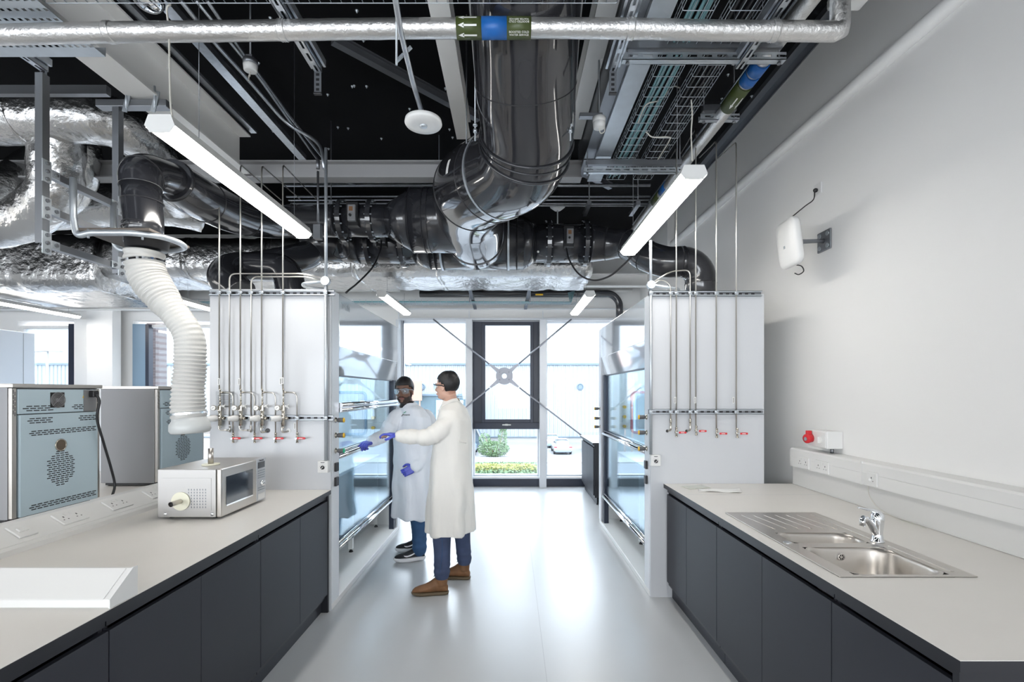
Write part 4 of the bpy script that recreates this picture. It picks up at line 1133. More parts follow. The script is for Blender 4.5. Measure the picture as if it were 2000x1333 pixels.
# papers
q = (1.53, 3.58)
b = MB(); verts = []; faces = []
nx, ny = 8, 6
for i in range(nx + 1):
    for j in range(ny + 1):
        u = i / nx; v = j / ny
        verts.append((1.36 + .29 * u + .03 * v, 3.50 + .10 * v - .05 * u, .9025 + .006 * math.sin(u * 5 + v * 3) ** 2 + .012 * u * u * v))
for i in range(nx):
    for j in range(ny):
        a = i * (ny + 1) + j; faces.append((a, a + ny + 1, a + ny + 2, a + 1))
b._new(verts, faces, True)
o = b.build('paper_sheet', M['printl']); apply_mods(o, [('SOLIDIFY', dict(thickness=.0006))]); tag(o, 'crumpled white paper sheet lying on the right worktop', 'paper')
b = MB(); b.box(-.09, .09, -.055, .055, 0, .006, .002, Matrix.Translation(V((1.40, 3.66, .9006))) @ Matrix.Rotation(.25, 4, 'Z'))
tag(b.build('plastic_bag', mat('clear_bag', (.55, .56, .50), .25)), 'small flat grey plastic packet behind the paper on the right worktop', 'packet')

# ------------------------------------------------------------------ dado trunking right wall
t = thing('dado_trunking', 'white rectangular dado trunking along the right wall above the worktop', 'trunking', (WX - .07, 2.5, .97))
b = MB(); b.prism([(2.195, 1.045), (2.195, 1.175), (2.205, 1.187), (WX - .001, 1.187), (WX - .001, 1.045)], 'y', .2, 3.80); b.build('casing', M['white'], t)
b = MB(); b.box(2.1925, 2.195, .2, 3.80, 1.052, 1.118); b.build('lower_cover', M['white'], t)
b = MB(); b.box(2.1925, 2.195, .2, 3.80, 1.1205, 1.176); b.build('upper_cover', M['white'], t)
b = MB(); b.box(2.19, 2.20, 3.02, 3.032, 1.044, 1.189); b.build('coupler', M['white'], t)
b = MB(); b.box(2.215, WX - .001, .2, 3.80, .902, 1.044); b.box(2.212, 2.216, .2, 3.8, .902, .910)
tag(b.build('upstand', mat('pale_grey_upstand', (.62, .62, .61), .45)), 'pale grey upstand between the right worktop and the trunking', 'upstand')
for yy, dbl, lab in ((3.62, True, 'white double socket nearest the fume cupboard on the right wall trunking'), (3.40, True, 'white double socket left of the trunking joint on the right wall'),
                     (2.93, False, 'white single spur plate right of the trunking joint on the right wall')):
    c = V((2.1923, yy, 1.095))
    s_ = thing('double_socket' if dbl else 'spur_outlet', lab, 'socket', c, 'sockets on the right wall trunking')
    socket_plate(s_, c, (0, -1, 0), (0, 0, 1), .146 if dbl else .086, .086, dbl)
    if not dbl:
        b = MB(); b.ball(c + V((-.014, .005, -.008)), (.008, .012, .012)); b.build('flex_grip', M['white'], s_)
b = MB(); b.tube(catmull([(2.205, 2.985, 1.05), (2.20, 2.97, .99), (2.20, 2.90, .93), (2.19, 2.75, .906), (2.19, 2.55, .904)], 6), .0022, 6)
tag(b.build('thin_wire', M['cablew']), 'thin wire hanging from the trunking joint onto the right worktop', 'wire')
# red industrial socket
t = thing('isolator_socket', 'grey industrial socket box with red cap above the right wall trunking', 'socket', (2.25, 3.50, 1.22))
b = MB(); b.box(2.215, WX - .001, 3.39, 3.61, 1.222, 1.345, .006); b.build('box', M['white'], t)
b = MB(); b.box(2.210, 2.216, 3.40, 3.60, 1.228, 1.339, .003); b.build('front_plate', M['white'], t)
c = V((2.211, 3.555, 1.285))
b = MB(); b.lathe(c, (-1, -.15, -.12), [(0, .030), (.02, .031), (.035, .034), (.045, .034), (.05, .030)]); b.box(c.x - .04, c.x - .005, c.y - .012, c.y + .012, c.z + .02, c.z + .055, .004); cap = b.build('red_cap', M['red'], t)
b = MB(); b.cyl(c + V((-.048, -.008, -.006)), c + V((-.053, -.008, -.006)), .014, 16); b.build('cap_centre', M['lgrey'], cap)
b = MB(); b.cyl((2.212, 3.455, 1.28), (2.203, 3.455, 1.28), .026, 20); b.box(2.188, 2.204, 3.450, 3.460, 1.258, 1.302, .002); b.build('rotary_switch', M['white'], t)
b = MB(); b.cyl((2.27, 3.42, 1.19), (2.27, 3.42, 1.224), .012, 12); b.build('gland', M['galvd'], t)
# ------------------------------------------------------------------ walk-in fume cupboards
def fume(sg, xf, xb, y0, y1, side, zt, zlow, zf, bars, gasket, label, text=True):
    """sg: direction the front faces (+1 = +X). xf front plane, xb back plane"""
    t = thing('fume_cupboard', label, 'fume cupboard', ((xf + xb) / 2, (y0 + y1) / 2, 0))
    def bx(mb, xa, xc, *a, **k): mb.box(min(xa, xc), max(xa, xc), *a, **k)
    b = MB(); bx(b, xf - sg * .002, xb, y0, y0 + .022, 0, zt, bev=.002); b.build('near_side_panel', M['fume'], t)
    b = MB(); bx(b, xb, xb + sg * .02, y0 + .022, y1, 0, zt); b.build('back_panel', M['white'], t)
    # far end panel with glazed opening
    ox0, ox1 = xf - sg * .40, xf - sg * .76; oz0, oz1 = 1.12, 1.62
    b = MB(); bx(b, xf - sg * .02, ox0, y1 - .03, y1, 0, zt); bx(b, ox1, xb + sg * .02, y1 - .03, y1, 0, zt)
    bx(b, ox0, ox1, y1 - .03, y1, 0, oz0); bx(b, ox0, ox1, y1 - .03, y1, oz1, zt); b.build('far_side_panel', M['white'], t)
    b = MB(); pts = [V((p[0], y1 - .034, p[1])) for p in rrect((ox0 + ox1) / 2, (oz0 + oz1) / 2, abs(ox0 - ox1) / 2, (oz1 - oz0) / 2, .05)]
    pts.append(pts[0]); b.tube(pts, .017, 8, caps=False); b.build('window_gasket', M[gasket], t)
    b = MB(); bx(b, ox0, ox1, y1 - .02, y1 - .014, oz0, oz1); b.build('side_window_pane', M['glass'], t)
    b = MB(); bx(b, xf - sg * .03, xb + sg * .02, y0 + .022, y1 - .03, zt - .02, zt); b.build('roof', M['white'], t)
    b = MB(); bx(b, xf, xb + sg * .02, y0 + .022, y1 - .03, .0, .045, bev=.004); b.build('floor_tray', M['white'], t)
    # posts
    b = MB(); bx(b, xf, xf - sg * .09, y0 + .0225, y0 + .165, .045, zt - .001, bev=.003); post = b.build('near_post', M['mull'], t)
    b = MB(); bx(b, xf, xf - sg * .09, y1 - .14, y1 - .001, .045, zt - .001, bev=.003); fpost = b.build('far_post', M['mull'], t)
    b = MB(); bx(b, xf - sg * .02, xf - sg * .075, y1 - .235, y1 - .142, .045, zf); b.build('sash_channel', M['dark'], t)
    b = MB(); bx(b, xf - sg * .02, xf - sg * .075, y0 + .166, y0 + .185, .045, zf); b.build('sash_channel', M['dark'], t)
    # fascia: upper upright panel + lower canted panel
    ya, yb = y0 + .166, y1 - .141
    b = MB(); bx(b, xf + sg * .001, xf - sg * .015, ya, yb, zf + .215, zt - .001, bev=.001); up = b.build('upper_fascia', M['whiteg'], t)
    b = MB()
    sec = [(xf - sg * .005, zf + .213), (xf - sg * .02, zf + .213), (xf - sg * .055, zf), (xf - sg * .040, zf)]
    b.prism(sec, 'y', ya, yb); b.build('lower_fascia', M['whiteg'], t)
    b = MB(); bx(b, xf - sg * .036, xf - sg * .06, ya, yb, zf - .012, zf); b.build('fascia_trim', M['dark'], t)
    if text:
        b = MB(); text_mb(b, 'T>ON', .070, (xf + sg * .0022, y0 + .31, zt - .085), (0, sg, 0), (0, 0, 1)); b.build('lettering', M['lgrey'], up)
        b = MB()
    # sashes
    xs = xf - sg * .045
    lo, mid = zlow, bars[0]
    ya2, yb2 = y0 + .186, y1 - .236
    def sash(z0, z1, off, nm):
        b = MB(); x = xs - sg * off
        bx(b, x - .004, x + .004, ya2, yb2, z0 + .012, z1 - .008); g = b.build(nm, M['sash'], t)
        b = MB(); bx(b, x - .008, x + .008, ya2, yb2, z0, z0 + .014); bx(b, x - .008, x + .008, ya2, yb2, z1 - .009, z1)
        bx(b, x - .008, x + .008, ya2, ya2 + .010, z0, z1); bx(b, x - .008, x + .008, yb2 - .010, yb2, z0, z1)
        b.build('sash_frame', M['dark'], g)
    sash(mid + .01, zf + .02, .016, 'upper_sash'); sash(lo + .01, mid, 0, 'lower_sash')
    for z in [lo, mid]:
        b = MB(); b.tube([(xf - sg * .012, ya2 - .015, z - .012), (xf - sg * .012, yb2 + .02, z - .012)], .0175, 16); b.build('sash_handle', M['chrome'], t)
        b = MB(); b.tube([(xf - sg * .028, ya2 - .015, z + .018), (xf - sg * .028, yb2 + .02, z + .018)], .010, 12); b.build('sash_handle', M['chrome'], t)
    for z in bars[1:]:
        for dz, dx in ((.022, .005), (-.018, .0)):
            b = MB(); b.tube([(xf + sg * (.005 + dx), ya2 - .015, z + dz), (xf + sg * (.005 + dx), yb2 + .06, z + dz)], .018, 16); b.build('sash_handle', M['chrome'], t)
        b = MB(); bx(b, xf - sg * .04, xf - sg * .01, ya2, yb2 + .04, z - .03, z + .03); b.build('sash_rail', M['galv'], t)
    # inner bench
    b = MB(); bx(b, xf - sg * .22, xb + sg * .03, y0 + .20, y1 - .05, .855, .885, bev=.003); b.build('inner_bench_top', M['white'], t)
    for yy in (y0 + .25, y0 + 1.20, y1 - .14):
        for xx in (xf - sg * .25, xb + sg * .06):
            b = MB(); b.box(xx - .02, xx + .02, yy - .02, yy + .02, .075, .855); l = b.build('inner_bench_leg', M['white'], t)
            b = MB(); b.cyl((xx, yy, .06), (xx, yy, .076), .012, 10); b.cyl((xx, yy, .0455), (xx, yy, .06), .022, 14, .016); b.build('foot', M['black'], l)
    # inner service outlets
    for k in range(3):
        z = 1.20 + k * .12
        b = MB(); c = V((xf - sg * .30, y1 - .032, z)); b.cyl(c, c - V((0, .045, 0)), .016, 14); b.cyl(c - V((0, .045, 0)), c - V((0, .06, 0)), .022, 8); b.build('service_outlet', M['yellow'], t)
    # lamp under the roof
    b = MB(); bx(b, xf - sg * .30, xf - sg * .42, y0 + .4, y1 - .4, zt - .045, zt - .021); b.build('inner_lamp', M['lampin'], t)
    # knobs
    def knobs(par, yy, zs, caps, sw):
        for z, cm in zip(zs, caps):
            c = V((xf, yy, z)); ax = V((sg, 0, 0))
            b = MB(); b.lathe(c, ax, [(0, .021), (.006, .021), (.010, .012), (.016, .012)], 20); k = b.build('control_knob', M['nickel'], par)
            b = MB(); b.lathe(c + ax * .016, ax, [(0, .014), (.006, .017), (.030, .0175), (.044, .019), (.046, .018)], 10); b.build('grip', mat_once('knob_grey', (.10, .10, .105), .45), k)
            b = MB(); b.lathe(c + ax * .062, ax, [(0, .0185), (.005, .0185), (.008, .014)], 16); b.build('cap', M[cm], k)
        for z in sw:
            b = MB(); bx(b, xf, xf + sg * .018, yy - .026, yy + .026, z - .033, z + .033, bev=.003); b.build('rocker_switch', M['black'], par)
    return t, post, fpost, knobs
_mo = {}
def mat_once(n, *a, **k):
    if n not in _mo: _mo[n] = mat(n, *a, **k)
    return _mo[n]
t, post, fpost, kn = fume(1, -1.33, -2.228, 3.576, 5.80, 'left', 2.385, .42, 1.76, [1.13, 1.50], 'bluefr',
                          'left glass fronted walk in fume cupboard the first person has a hand on', True)
kn(post, 3.665, (1.41, 1.295, 1.178), ('yellow', 'yellow', 'gcap'), (1.055, .945))
FL = t
t, post, fpost, kn = fume(-1, 1.10, 2.0, 3.82, 6.05, 'right', 2.40, .38, 1.83, [1.137], 'redfr',
                          'right glass fronted walk in fume cupboard beside the sink bench', False)
kn(post, 3.915, (1.42, 1.295, 1.165), ('yellow', 'yellow', 'yellow'), (1.035, .915))
kn(fpost, 5.98, (1.42, 1.30, 1.195), ('yellow', 'yellow', 'yellow'), ())
FR = t

# ------------------------------------------------------------------ service panels
YL = 3.576; YR = 3.82
def LX_(px, y=3.55): return (px - 998) / F * y
def LZ(py, y=3.55): return CAMZ - (py - 767) / F * y
def rail(x0, x1, z, yface, label):
    b = MB(); h = .0205
    b.mat(M['galvd']); b.box(x0, x1, yface - .004, yface - .0005, z - h, z + h); b.mat(M['black'])  # duller steel at the back paints in the shade inside the channel
    n_ = int((x1 - x0) / .05)
    for k in range(n_): b.box(x0 + .012 + k * .05, x0 + .038 + k * .05, yface - .0045, yface - .004, z - .006, z + .006)
    b.mat(M['galvl']); b.box(x0, x1, yface - .022, yface - .004, z + h - .003, z + h); b.box(x0, x1, yface - .022, yface - .004, z - h, z - h + .003)
    b.box(x0, x1, yface - .022, yface - .020, z + h - .010, z + h); b.box(x0, x1, yface - .022, yface - .020, z - h, z - h + .010)
    t = b.build('strut_rail', M['galvl']); tag(t, label, 'rail')
    return t
R1 = rail(LX_(407), LX_(652), LZ(572), YL, 'galvanised strut rail along the top edge of the left fume cupboard side')
R2 = rail(LX_(408), LX_(650), LZ(817), YL, 'galvanised strut rail behind the pressure regulators on the left panel')
rx = lambda px: (px - 998) / F * 3.79
rz = lambda py: CAMZ - (py - 767) / F * 3.79
R3 = rail(rx(1268), rx(1490), rz(573), YR, 'galvanised strut rail along the top edge of the right fume cupboard side')
R4 = rail(rx(1268), rx(1493), rz(805), YR, 'galvanised strut rail above the red handled valves on the right panel')
def clip(par, x, y, z, r=.006):
    b = MB(); b.box(x - .014, x + .014, y - .010, y - .004, z - .012, z + .012, .002); b.cyl((x - .016, y - .007, z + .0), (x + .016, y - .007, z), .006, 8); b.build('pipe_clamp', M['galvl'], par)
def gaspipe(px_top, py_top, px_bot, py_bot, yp, label, hook=None, side='L', extra=None, rails=()):
    X = (LX_ if side == 'L' else rx); Z = (LZ if side == 'L' else rz)
    pts = [V((X(px_bot), yp, Z(py_bot))), V((X(px_bot), yp, Z(py_top)))]
    if hook is not None: pts.append(V(hook) if not isinstance(hook, list) else V(hook[0])); 
    if isinstance(hook, list): pts += [V(h) for h in hook[1:]]
    t = thing('gas_pipe', label, 'pipe', pts[0], 'thin gas pipes on the %s fume cupboard side' % ('left' if side == 'L' else 'right'))
    b = MB(); b.tube(fillet(pts, .05), .0052, 10); b.build('tube', M['pipe'], t)
    for z in rails: clip(t, X(px_bot), yp, z)
    return t
yp = YL - .030
names = ['first (leftmost)', 'second', 'third', 'fourth', 'fifth', 'sixth']
tall = {0: (426, 372), 2: (470, 322), 4: (511, 324), 5: (553, 322)}
pxs = [429, 448.7, 470, 491, 511.6, 553]
hooks = {0: P(400, 395, 5.0), 2: P(549, 391, 5.0), 4: P(588, 391, 5.0), 5: P(617, 389, 5.0)}
labs = ['leftmost tall thin gas pipe running up from the first regulator',
        'thin gas pipe bent over at the rail between the first and second regulators',
        'tall thin gas pipe running up from the second regulator',
        'thin gas pipe bent over at the rail between the second and third regulators',
        'tall thin gas pipe running up from the third regulator',
        'tall thin gas pipe running up from the rightmost regulator of the left panel']
cbox = V((LX_(632), YL - .03, LZ(550)))
for i, px in enumerate(pxs):
    if i in tall:
        gaspipe(px, tall[i][1], px, 762, yp, labs[i], hooks[i], rails=(LZ(572),))
    else:
        k = 0 if i == 1 else 1
        zt_ = LZ(535 if i == 1 else 541)
        pts_h = [V((LX_(590 + 6 * k), yp, zt_)), cbox + V((-.02, .012, .03 - .02 * k))]
        gaspipe(px, 535 if i == 1 else 541, px, 830, yp, labs[i], pts_h, rails=(LZ(572), LZ(817)))
# regulators
def regulator(px, label, outlet):
    x = LX_(px); y = yp; t = thing('pressure_regulator', label, 'regulator', (x, y, LZ(817)), 'gas pressure regulators on the left panel')
    zz = LZ
    b = MB()
    b.cyl((x, y, zz(832)), (x, y, zz(792)), .0125, 12); b.box(x - .012, x + .012, y - .012, y + .012, zz(803), zz(793), .002)
    b.lathe((x + .004, y - .005, zz(816)), (-.55, -.8, .03), [(-.02, .014), (0, .020), (.012, .020), (.014, .012), (.03, .012)])
    for (py, r_) in ((762, .007), (772, .0075), (782, .007), (788, .0085), (835, .008)): b.cyl((x, y, zz(py) - .006), (x, y, zz(py) + .006), r_, 6)
    b.cyl((x, y, zz(792)), (x, y, zz(762)), .0045, 8)
    b.lathe((x + .022, y - .004, zz(818)), (.8, -.5, 0), [(-.01, .008), (.010, .012), (.016, .012), (.018, .006)], 6)
    b.build('body', M['nickel'], t)
    ax = V((-.62, -.78, -.02)).normalized(); c = V((x - .010, y - .018, zz(817)))
    b = MB(); b.lathe(c, ax, [(0, .017), (.006, .0235), (.045, .0225), (.052, .019), (.072, .018), (.076, .015)], 12); kn_ = b.build('adjusting_knob', M['white'], t)
    b = MB(); b.cyl(c + ax * .0765, c + ax * .0775, .012, 18); b.build('knob_label', M['lgrey'], kn_)
    g = V((x - .030, y - .022, zz(797)))
    b = MB(); b.lathe(g, (0, -1, 0), [(-.004, .010), (0, .0195), (.012, .0205), (.014, .019)], 26); gg = b.build('gauge', M['nickel'], t)
    b = MB(); b.cyl(g + V((0, -.0142, 0)), g + V((0, -.0150, 0)), .0175, 24); b.build('dial', M['gauge'], gg)
    b = MB(); b.obox(g + V((-.008, -.0156, -.006)), g + V((.006, -.0156, .006)), .002, .0006, up=(0, 1, 0)); b.build('needle', M['print'], gg)
    b = MB(); b.cyl((x - .02, y, zz(800)), (x, y, zz(806)), .006, 8); b.build('gauge_stem', M['nickel'], t)
    b = MB(); c2 = V((x + .014, y - .008, zz(794))); b.cyl(c2, c2 + V((.022, -.006, 0)), .008, 10)
    for a in (60, 180, 300): b.obox(c2 + V((.022, -.006, 0)), c2 + V((.030, -.008, 0)) + V((.006 * math.cos(math.radians(a)), 0, .017 * math.sin(math.radians(a)))), .006, .005)
    b.build('tap_handle', M['white'], t)
    if outlet == 'loop':
        b = MB(); b.tube(fillet([(x - .022 + .012, y, zz(826)), (x - .012, y, zz(841)), (x + .055, y, zz(841))], .03), .005, 8)
        b.cyl((x + .050, y, zz(841)), (x + .072, y, zz(841)), .008, 6); b.cyl((x + .073, y, zz(845)), (x + .073, y, zz(832)), .007, 6)
        b.build('outlet_pipe', M['pipe'], t)
    else:
        b = MB(); b.tube(fillet([(x - .010, y, zz(826)), (x - .010, y, zz(846)), (x + .025, y + .029, zz(843))], .028), .0075, 10); b.build('outlet_pipe', M['pipe'], t)
        b = MB(); b.cyl((x + .025, y + .0255, zz(842)), (x + .025, y + .0285, zz(842)), .017, 20); b.build('wall_rose', M['white'] if px > 540 else M['print'], t)
    return t
regulator(430.5, 'leftmost pressure regulator with white knob and round gauge beside the white hose', 'loop')
regulator(471, 'second pressure regulator from the left with white star handle', 'loop')
regulator(513, 'third pressure regulator from the left with pipe bending into a black wall hole', 'wall')
regulator(554, 'rightmost of the four white knob pressure regulators on the left panel', 'wall')
def valve(x, y, z, label, grp):
    t = thing('ball_valve', label, 'valve', (x, y, z), grp)
    b = MB()
    b.cyl((x, y, z - .030), (x, y, z + .030), .0075, 8); b.ball((x, y, z), (.013, .011, .014))
    for dz in (-.036, .030): b.cyl((x, y, z + dz), (x, y, z + dz + .009), .0095, 6)
    b.cyl((x, y, z - .005), (x, y - .024, z - .003), .006, 8)
    b.build('body', M['nickel'], t)
    b = MB(); pts = [(x - .008, y - .025, z), (x + .012, y - .026, z - .002), (x + .022, y - .026, z - .001)]
    b.box(x - .008, x + .016, y - .027, y - .023, z - .005, z + .005); b.build('lever', M['galvl'], t)
    b = MB(); b.box(x + .010, x + .070, y - .031, y - .021, z - .0075, z + .0075, .004); h = b.build('handle', M['red'], t)
    b = MB(); b.box(x + .024, x + .052, y - .0316, y - .031, z - .0022, z + .0022); b.build('mark', M['printl'], h)
    return t
G1 = 'red handled valves on the left panel'; G2 = 'red handled valves on the right panel'
for i, (px, lp) in enumerate(((456, 429), (498, 470), (539, 511.6), (581, 553))):
    lab = ['red handled valve below the leftmost regulator', 'red handled valve below the second regulator', 'red handled valve below the third regulator', 'red handled valve right of the rightmost regulator'][i]
    valve(LX_(px), yp, LZ(856), lab, G1)
    t = thing('branch_pipe', ['branch pipe looping from the leftmost gas line down to its red valve', 'branch pipe looping from the second regulator line to its red valve', 'branch pipe looping from the third regulator line to its red valve', 'branch pipe looping from the rightmost regulator line to its red valve'][i], 'pipe', (LX_(px), yp, LZ(850)), 'branch pipes on the left panel')
    b = MB(); b.tube(fillet([(LX_(lp) + .004, yp - .004, LZ(767)), (LX_(px), yp - .004, LZ(767)), (LX_(px), yp - .002, LZ(847))], .045), .0050, 10); b.build('tube', M['pipe'], t)
    b = MB(); b.cyl((LX_(lp) + .006, yp - .004, LZ(767)), (LX_(lp) + .028, yp - .004, LZ(767)), .0075, 6); b.build('nut', M['nickel'], t)
    if i == 3: clip(t, LX_(px), yp, LZ(817))
# small paper tags
for (px, py, yy, side, lab) in ((429, 746, yp - .006, 'L', 'pipe marker strip on the leftmost gas pipe'), (468.5, 746, yp - .006, 'L', 'pipe marker strip on the gas pipe of the second regulator'), (545, 745, yp + .0295, 'L', 'pipe marker stuck on the panel beside the rightmost tall pipe'),
                     (553, 744, yp - .006, 'L', 'pipe marker strip on the rightmost tall gas pipe'), (573, 833, yp + .0295, 'L', 'pipe marker stuck on the panel left of the last red valve'),
                     (1318, 782, 3.785, 'R', 'marker strip on the first pipe of the right panel'), (1357, 782, 3.785, 'R', 'marker strip on the fourth pipe of the right panel'), (1432, 782, 3.785, 'R', 'marker strip on the rightmost pipe of the right panel')):
    X = (LX_ if side == 'L' else rx)(px); Z = (LZ if side == 'L' else rz)(py)
    t = thing('pipe_marker', lab, 'label', (X, yy, Z))
    b = MB(); b.box(X - .008, X + .008, yy - .0012, yy, Z - .024, Z + .024); b.build('strip', M['printl'], t)
    b = MB(); 
    for k in range(6): b.box(X - .004, X + .003, yy - .0018, yy - .0012, Z - .019 + k * .0065, Z - .015 + k * .0065)
    b.build('print', M['print'], t)
# data plate
t = thing('data_plate', 'grey printed data plate on the left panel behind the leftmost pipes', 'plate', (LX_(436), YL - .003, LZ(790)))
x0, x1 = LX_(418), LX_(454); z0, z1 = LZ(795), LZ(765)
b = MB(); b.box(x0, x1, YL - .004, YL - .0005, z0, z1, .001); b.build('plate', mat_once('etched_plate', (.36, .37, .38), .4, .4), t)
b = MB(); text_mb(b, 'TXON LAB', .016, ((x0 + x1) / 2, YL - .0045, z1 - .014), (1, 0, 0), (0, 0, 1))
for k in range(7): b.box(x0 + .014, x1 - .014 - .01 * (k % 3), YL - .0052, YL - .004, z1 - .034 - k * .010, z1 - .031 - k * .010)
b.build('print', M['print'], t)

# right panel pipes
ypr = YR - .030
rp = [(1305, 556, 'first', [P(1292, 545, 3.79), P(1274, 557, 3.79)], 832), (1316, 290, 'second', P(1296, 330, 4.8), 840), (1343, 527, 'third', [P(1310, 530, 3.79), P(1275, 552, 3.79)], 832), (1354, 250, 'fourth', P(1330, 300, 4.8), 838), (1394, 275, 'fifth', P(1366, 308, 4.4), 840), (1433, 277, 'sixth', P(1402, 310, 4.4), 840)]
labr = ['shortest bent gas pipe on the right panel, nearest the corner', 'tall thin gas pipe second from the corner on the right panel', 'bent gas pipe third from the corner on the right panel, ending in a small elbow',
        'tall thin gas pipe fourth from the corner on the right panel', 'tall thin gas pipe second from the right on the right panel', 'rightmost tall thin gas pipe on the right panel']
for i, (px, pt, nm, hk, pb) in enumerate(rp):
    t = gaspipe(px, pt, px + 5, pb, ypr, labr[i], hk, 'R', rails=(rz(573), rz(805)))
    if i in (0, 2):
        b = MB(); x = rx(px + 5); b.tube(fillet([(x, ypr, rz(818)), (x, ypr, rz(841)), (x - .018, ypr + .028, rz(843))], .02), .0075, 8); b.cyl((x, ypr, rz(826)), (x, ypr, rz(820)), .0095, 6); b.build('elbow', M['nickel'], t)
        b = MB(); b.cyl((x - .018, ypr + .026, rz(843)), (x - .018, ypr + .0285, rz(843)), .012, 16); b.build('hole_collar', M['print'], t)
for px, lab in ((1321, 'red handled valve nearest the corner on the right panel'), (1360, 'second red handled valve from the corner on the right panel'), (1400, 'third red handled valve from the corner on the right panel'), (1440, 'red handled valve farthest right on the right panel')):
    valve(rx(px), ypr, rz(847 if px > 1380 else (845 if px < 1350 else 842)), lab, G2)
# conduits with round boxes and speed control switches
for side, x, yb_, zt_, zc, zb, lab in (('left', LX_(637), YL - .03, LZ(290), LZ(550), LZ(900), 'left'), ('right', rx(1271), YR - .03, rz(480), rz(557), rz(888), 'right')):
    t = thing('conduit_drop', 'pale vertical conduit with round box at the front corner of the %s fume cupboard' % side, 'conduit', (x, yb_, zb))
    b = MB(); b.tube([(x, yb_, zb), (x, yb_, zc)], .0125, 14); b.tube([(x, yb_, zc), (x, yb_, zt_ if side == 'left' else rz(470))], .011, 14); b.build('conduit', M['galvl'], t)
    b = MB(); b.cyl((x, yb_ - .022, zc), (x, yb_ + .012, zc), .032, 24); bb_ = b.build('junction_box', M['galvl'], t)
    b = MB()
    for a in (45, 225): b.cyl((x + .02 * math.cos(math.radians(a)), yb_ - .024, zc + .02 * math.sin(math.radians(a))), (x + .02 * math.cos(math.radians(a)), yb_ - .0215, zc + .02 * math.sin(math.radians(a))), .003, 8)
    b.build('screws', M['galvd'], bb_)
    sgn = -1 if side == 'left' else 1
    b = MB()
    if side == 'left': b.tube(fillet([(x, yb_, zc), (x - .18, yb_ + .01, zc - .015), (x - .20, yb_ + .09, zc - .02), (x - .1, yb_ + .28, zc - .0)], .04), .011, 12)
    else: b.tube(fillet([(x, yb_, zc), (x + .22, yb_ + .02, zc - .025), (x + .25, yb_ + .08, zc - .03), (x + .2, yb_ + .3, zc - .02)], .04), .011, 12)
    b.build('conduit_branch', M['galvl'], t)
    clip(t, x, yb_ - .004, LZ(572) if side == 'left' else rz(573)); clip(t, x, yb_ - .004, LZ(817) if side == 'left' else rz(805))
for side, cx, yf, cz in (('left', LX_(632), YL, LZ(912)), ('right', rx(1280), YR, rz(900))):
    t = thing('fan_control', 'small cream rotary control box at the bottom of the %s conduit' % side, 'switch', (cx, yf - .03, cz))
    b = MB(); b.box(cx - .038, cx + .038, yf - .045, yf - .0005, cz - .043, cz + .043, .004); b.build('box', M['cream'] if False else M['white'], t)
    b = MB(); b.lathe((cx, yf - .0455, cz - .004), (0, -1, 0), [(0, .015), (.010, .013), (.012, .010)], 16); b.build('dial', M['black'], t)
    b = MB(); b.obox((cx - .008, yf - .0590, cz - .012), (cx + .008, yf - .0590, cz + .004), .003, .001, up=(0, 1, 0)); b.build('pointer', M['printl'], t)
    b = MB()
    for k in range(5):
        a = math.radians(20 + 35 * k); b.box(cx + .022 * math.cos(a) - .0012, cx + .022 * math.cos(a) + .0012, yf - .0458, yf - .045, cz - .004 + .022 * math.sin(a) - .0012, cz - .004 + .022 * math.sin(a) + .0012)
    b.box(cx - .014, cx + .014, yf - .0458, yf - .045, cz + .030, cz + .035); b.build('markings', M['print'], t)
# ------------------------------------------------------------------ ducts
def duct(name, label, cat, pts, r, m, seams=(), rs=None, seg=36, n=8, parent=None, raw=False, seam_r=.006, group=None):
    path = [V(p) for p in pts] if raw else catmull(pts, n)
    if rs is not None:
        # rs given at control points -> interpolate
        k = len(path); R = []
        for i in range(k):
            f = i / (k - 1) * (len(rs) - 1); a = int(min(f, len(rs) - 2)); R.append(rs[a] + (rs[a + 1] - rs[a]) * (f - a))
    else: R = [r] * len(path)
    t = thing(name, label, cat, path[0], group) if parent is None else parent
    b = MB(); b.tube(path, R, seg); b.build('duct_body', M[m], t)
    fr = frames(path)
    for s_ in seams:
        i = int(round(s_ * (len(path) - 1))); b = MB(); b.ring(path[i], fr[i][0], R[i] + .001, seam_r, 40, 8); b.build('seam_ring', M['seam'], t)
    return t, path, R, fr
# big glossy main duct: comes over the camera, falls to the elbow, swings left, drops into the manifold
main_pts = [P(1027, -330, 2.1), P(1027, -60, 2.42), P(1026, 60, 2.66), P(1027, 180, 2.92), P(1030, 262, 3.14), P(1012, 322, 3.36), P(962, 350, 3.64), P(924, 372, 3.98), P(918, 408, 4.36), P(926, 450, 4.72), P(932, 474, 5.02)]
t, path, R, fr = duct('main_exhaust_duct', 'huge glossy dark grey round duct with S bend hanging over the aisle', 'duct', main_pts, .30, 'pvcm', (), n=10, seg=56,
                      rs=[.30, .30, .30, .30, .30, .305, .315, .325, .315, .29, .28])
def ringat(i, rr, tube_r, m, name):
    b = MB(); b.ring(path[i], fr[i][0], R[i] + rr, tube_r, 64, 8); b.build(name, M[m], t)
ringat(28, .0, .003, 'seam', 'seam_ring'); ringat(41, .004, .010, 'pvc', 'seam_ring'); ringat(43, .002, .006, 'pvc', 'seam_ring'); ringat(45, .004, .010, 'pvc', 'seam_ring')
b = MB(); i0 = 60
ringat(60, .0, .004, 'seam', 'seam_ring')
for i in (70,): ringat(i, .001, .004, 'seam', 'seam_ring')
for i in (95,): ringat(i, .002, .008, 'pvc', 'seam_ring')
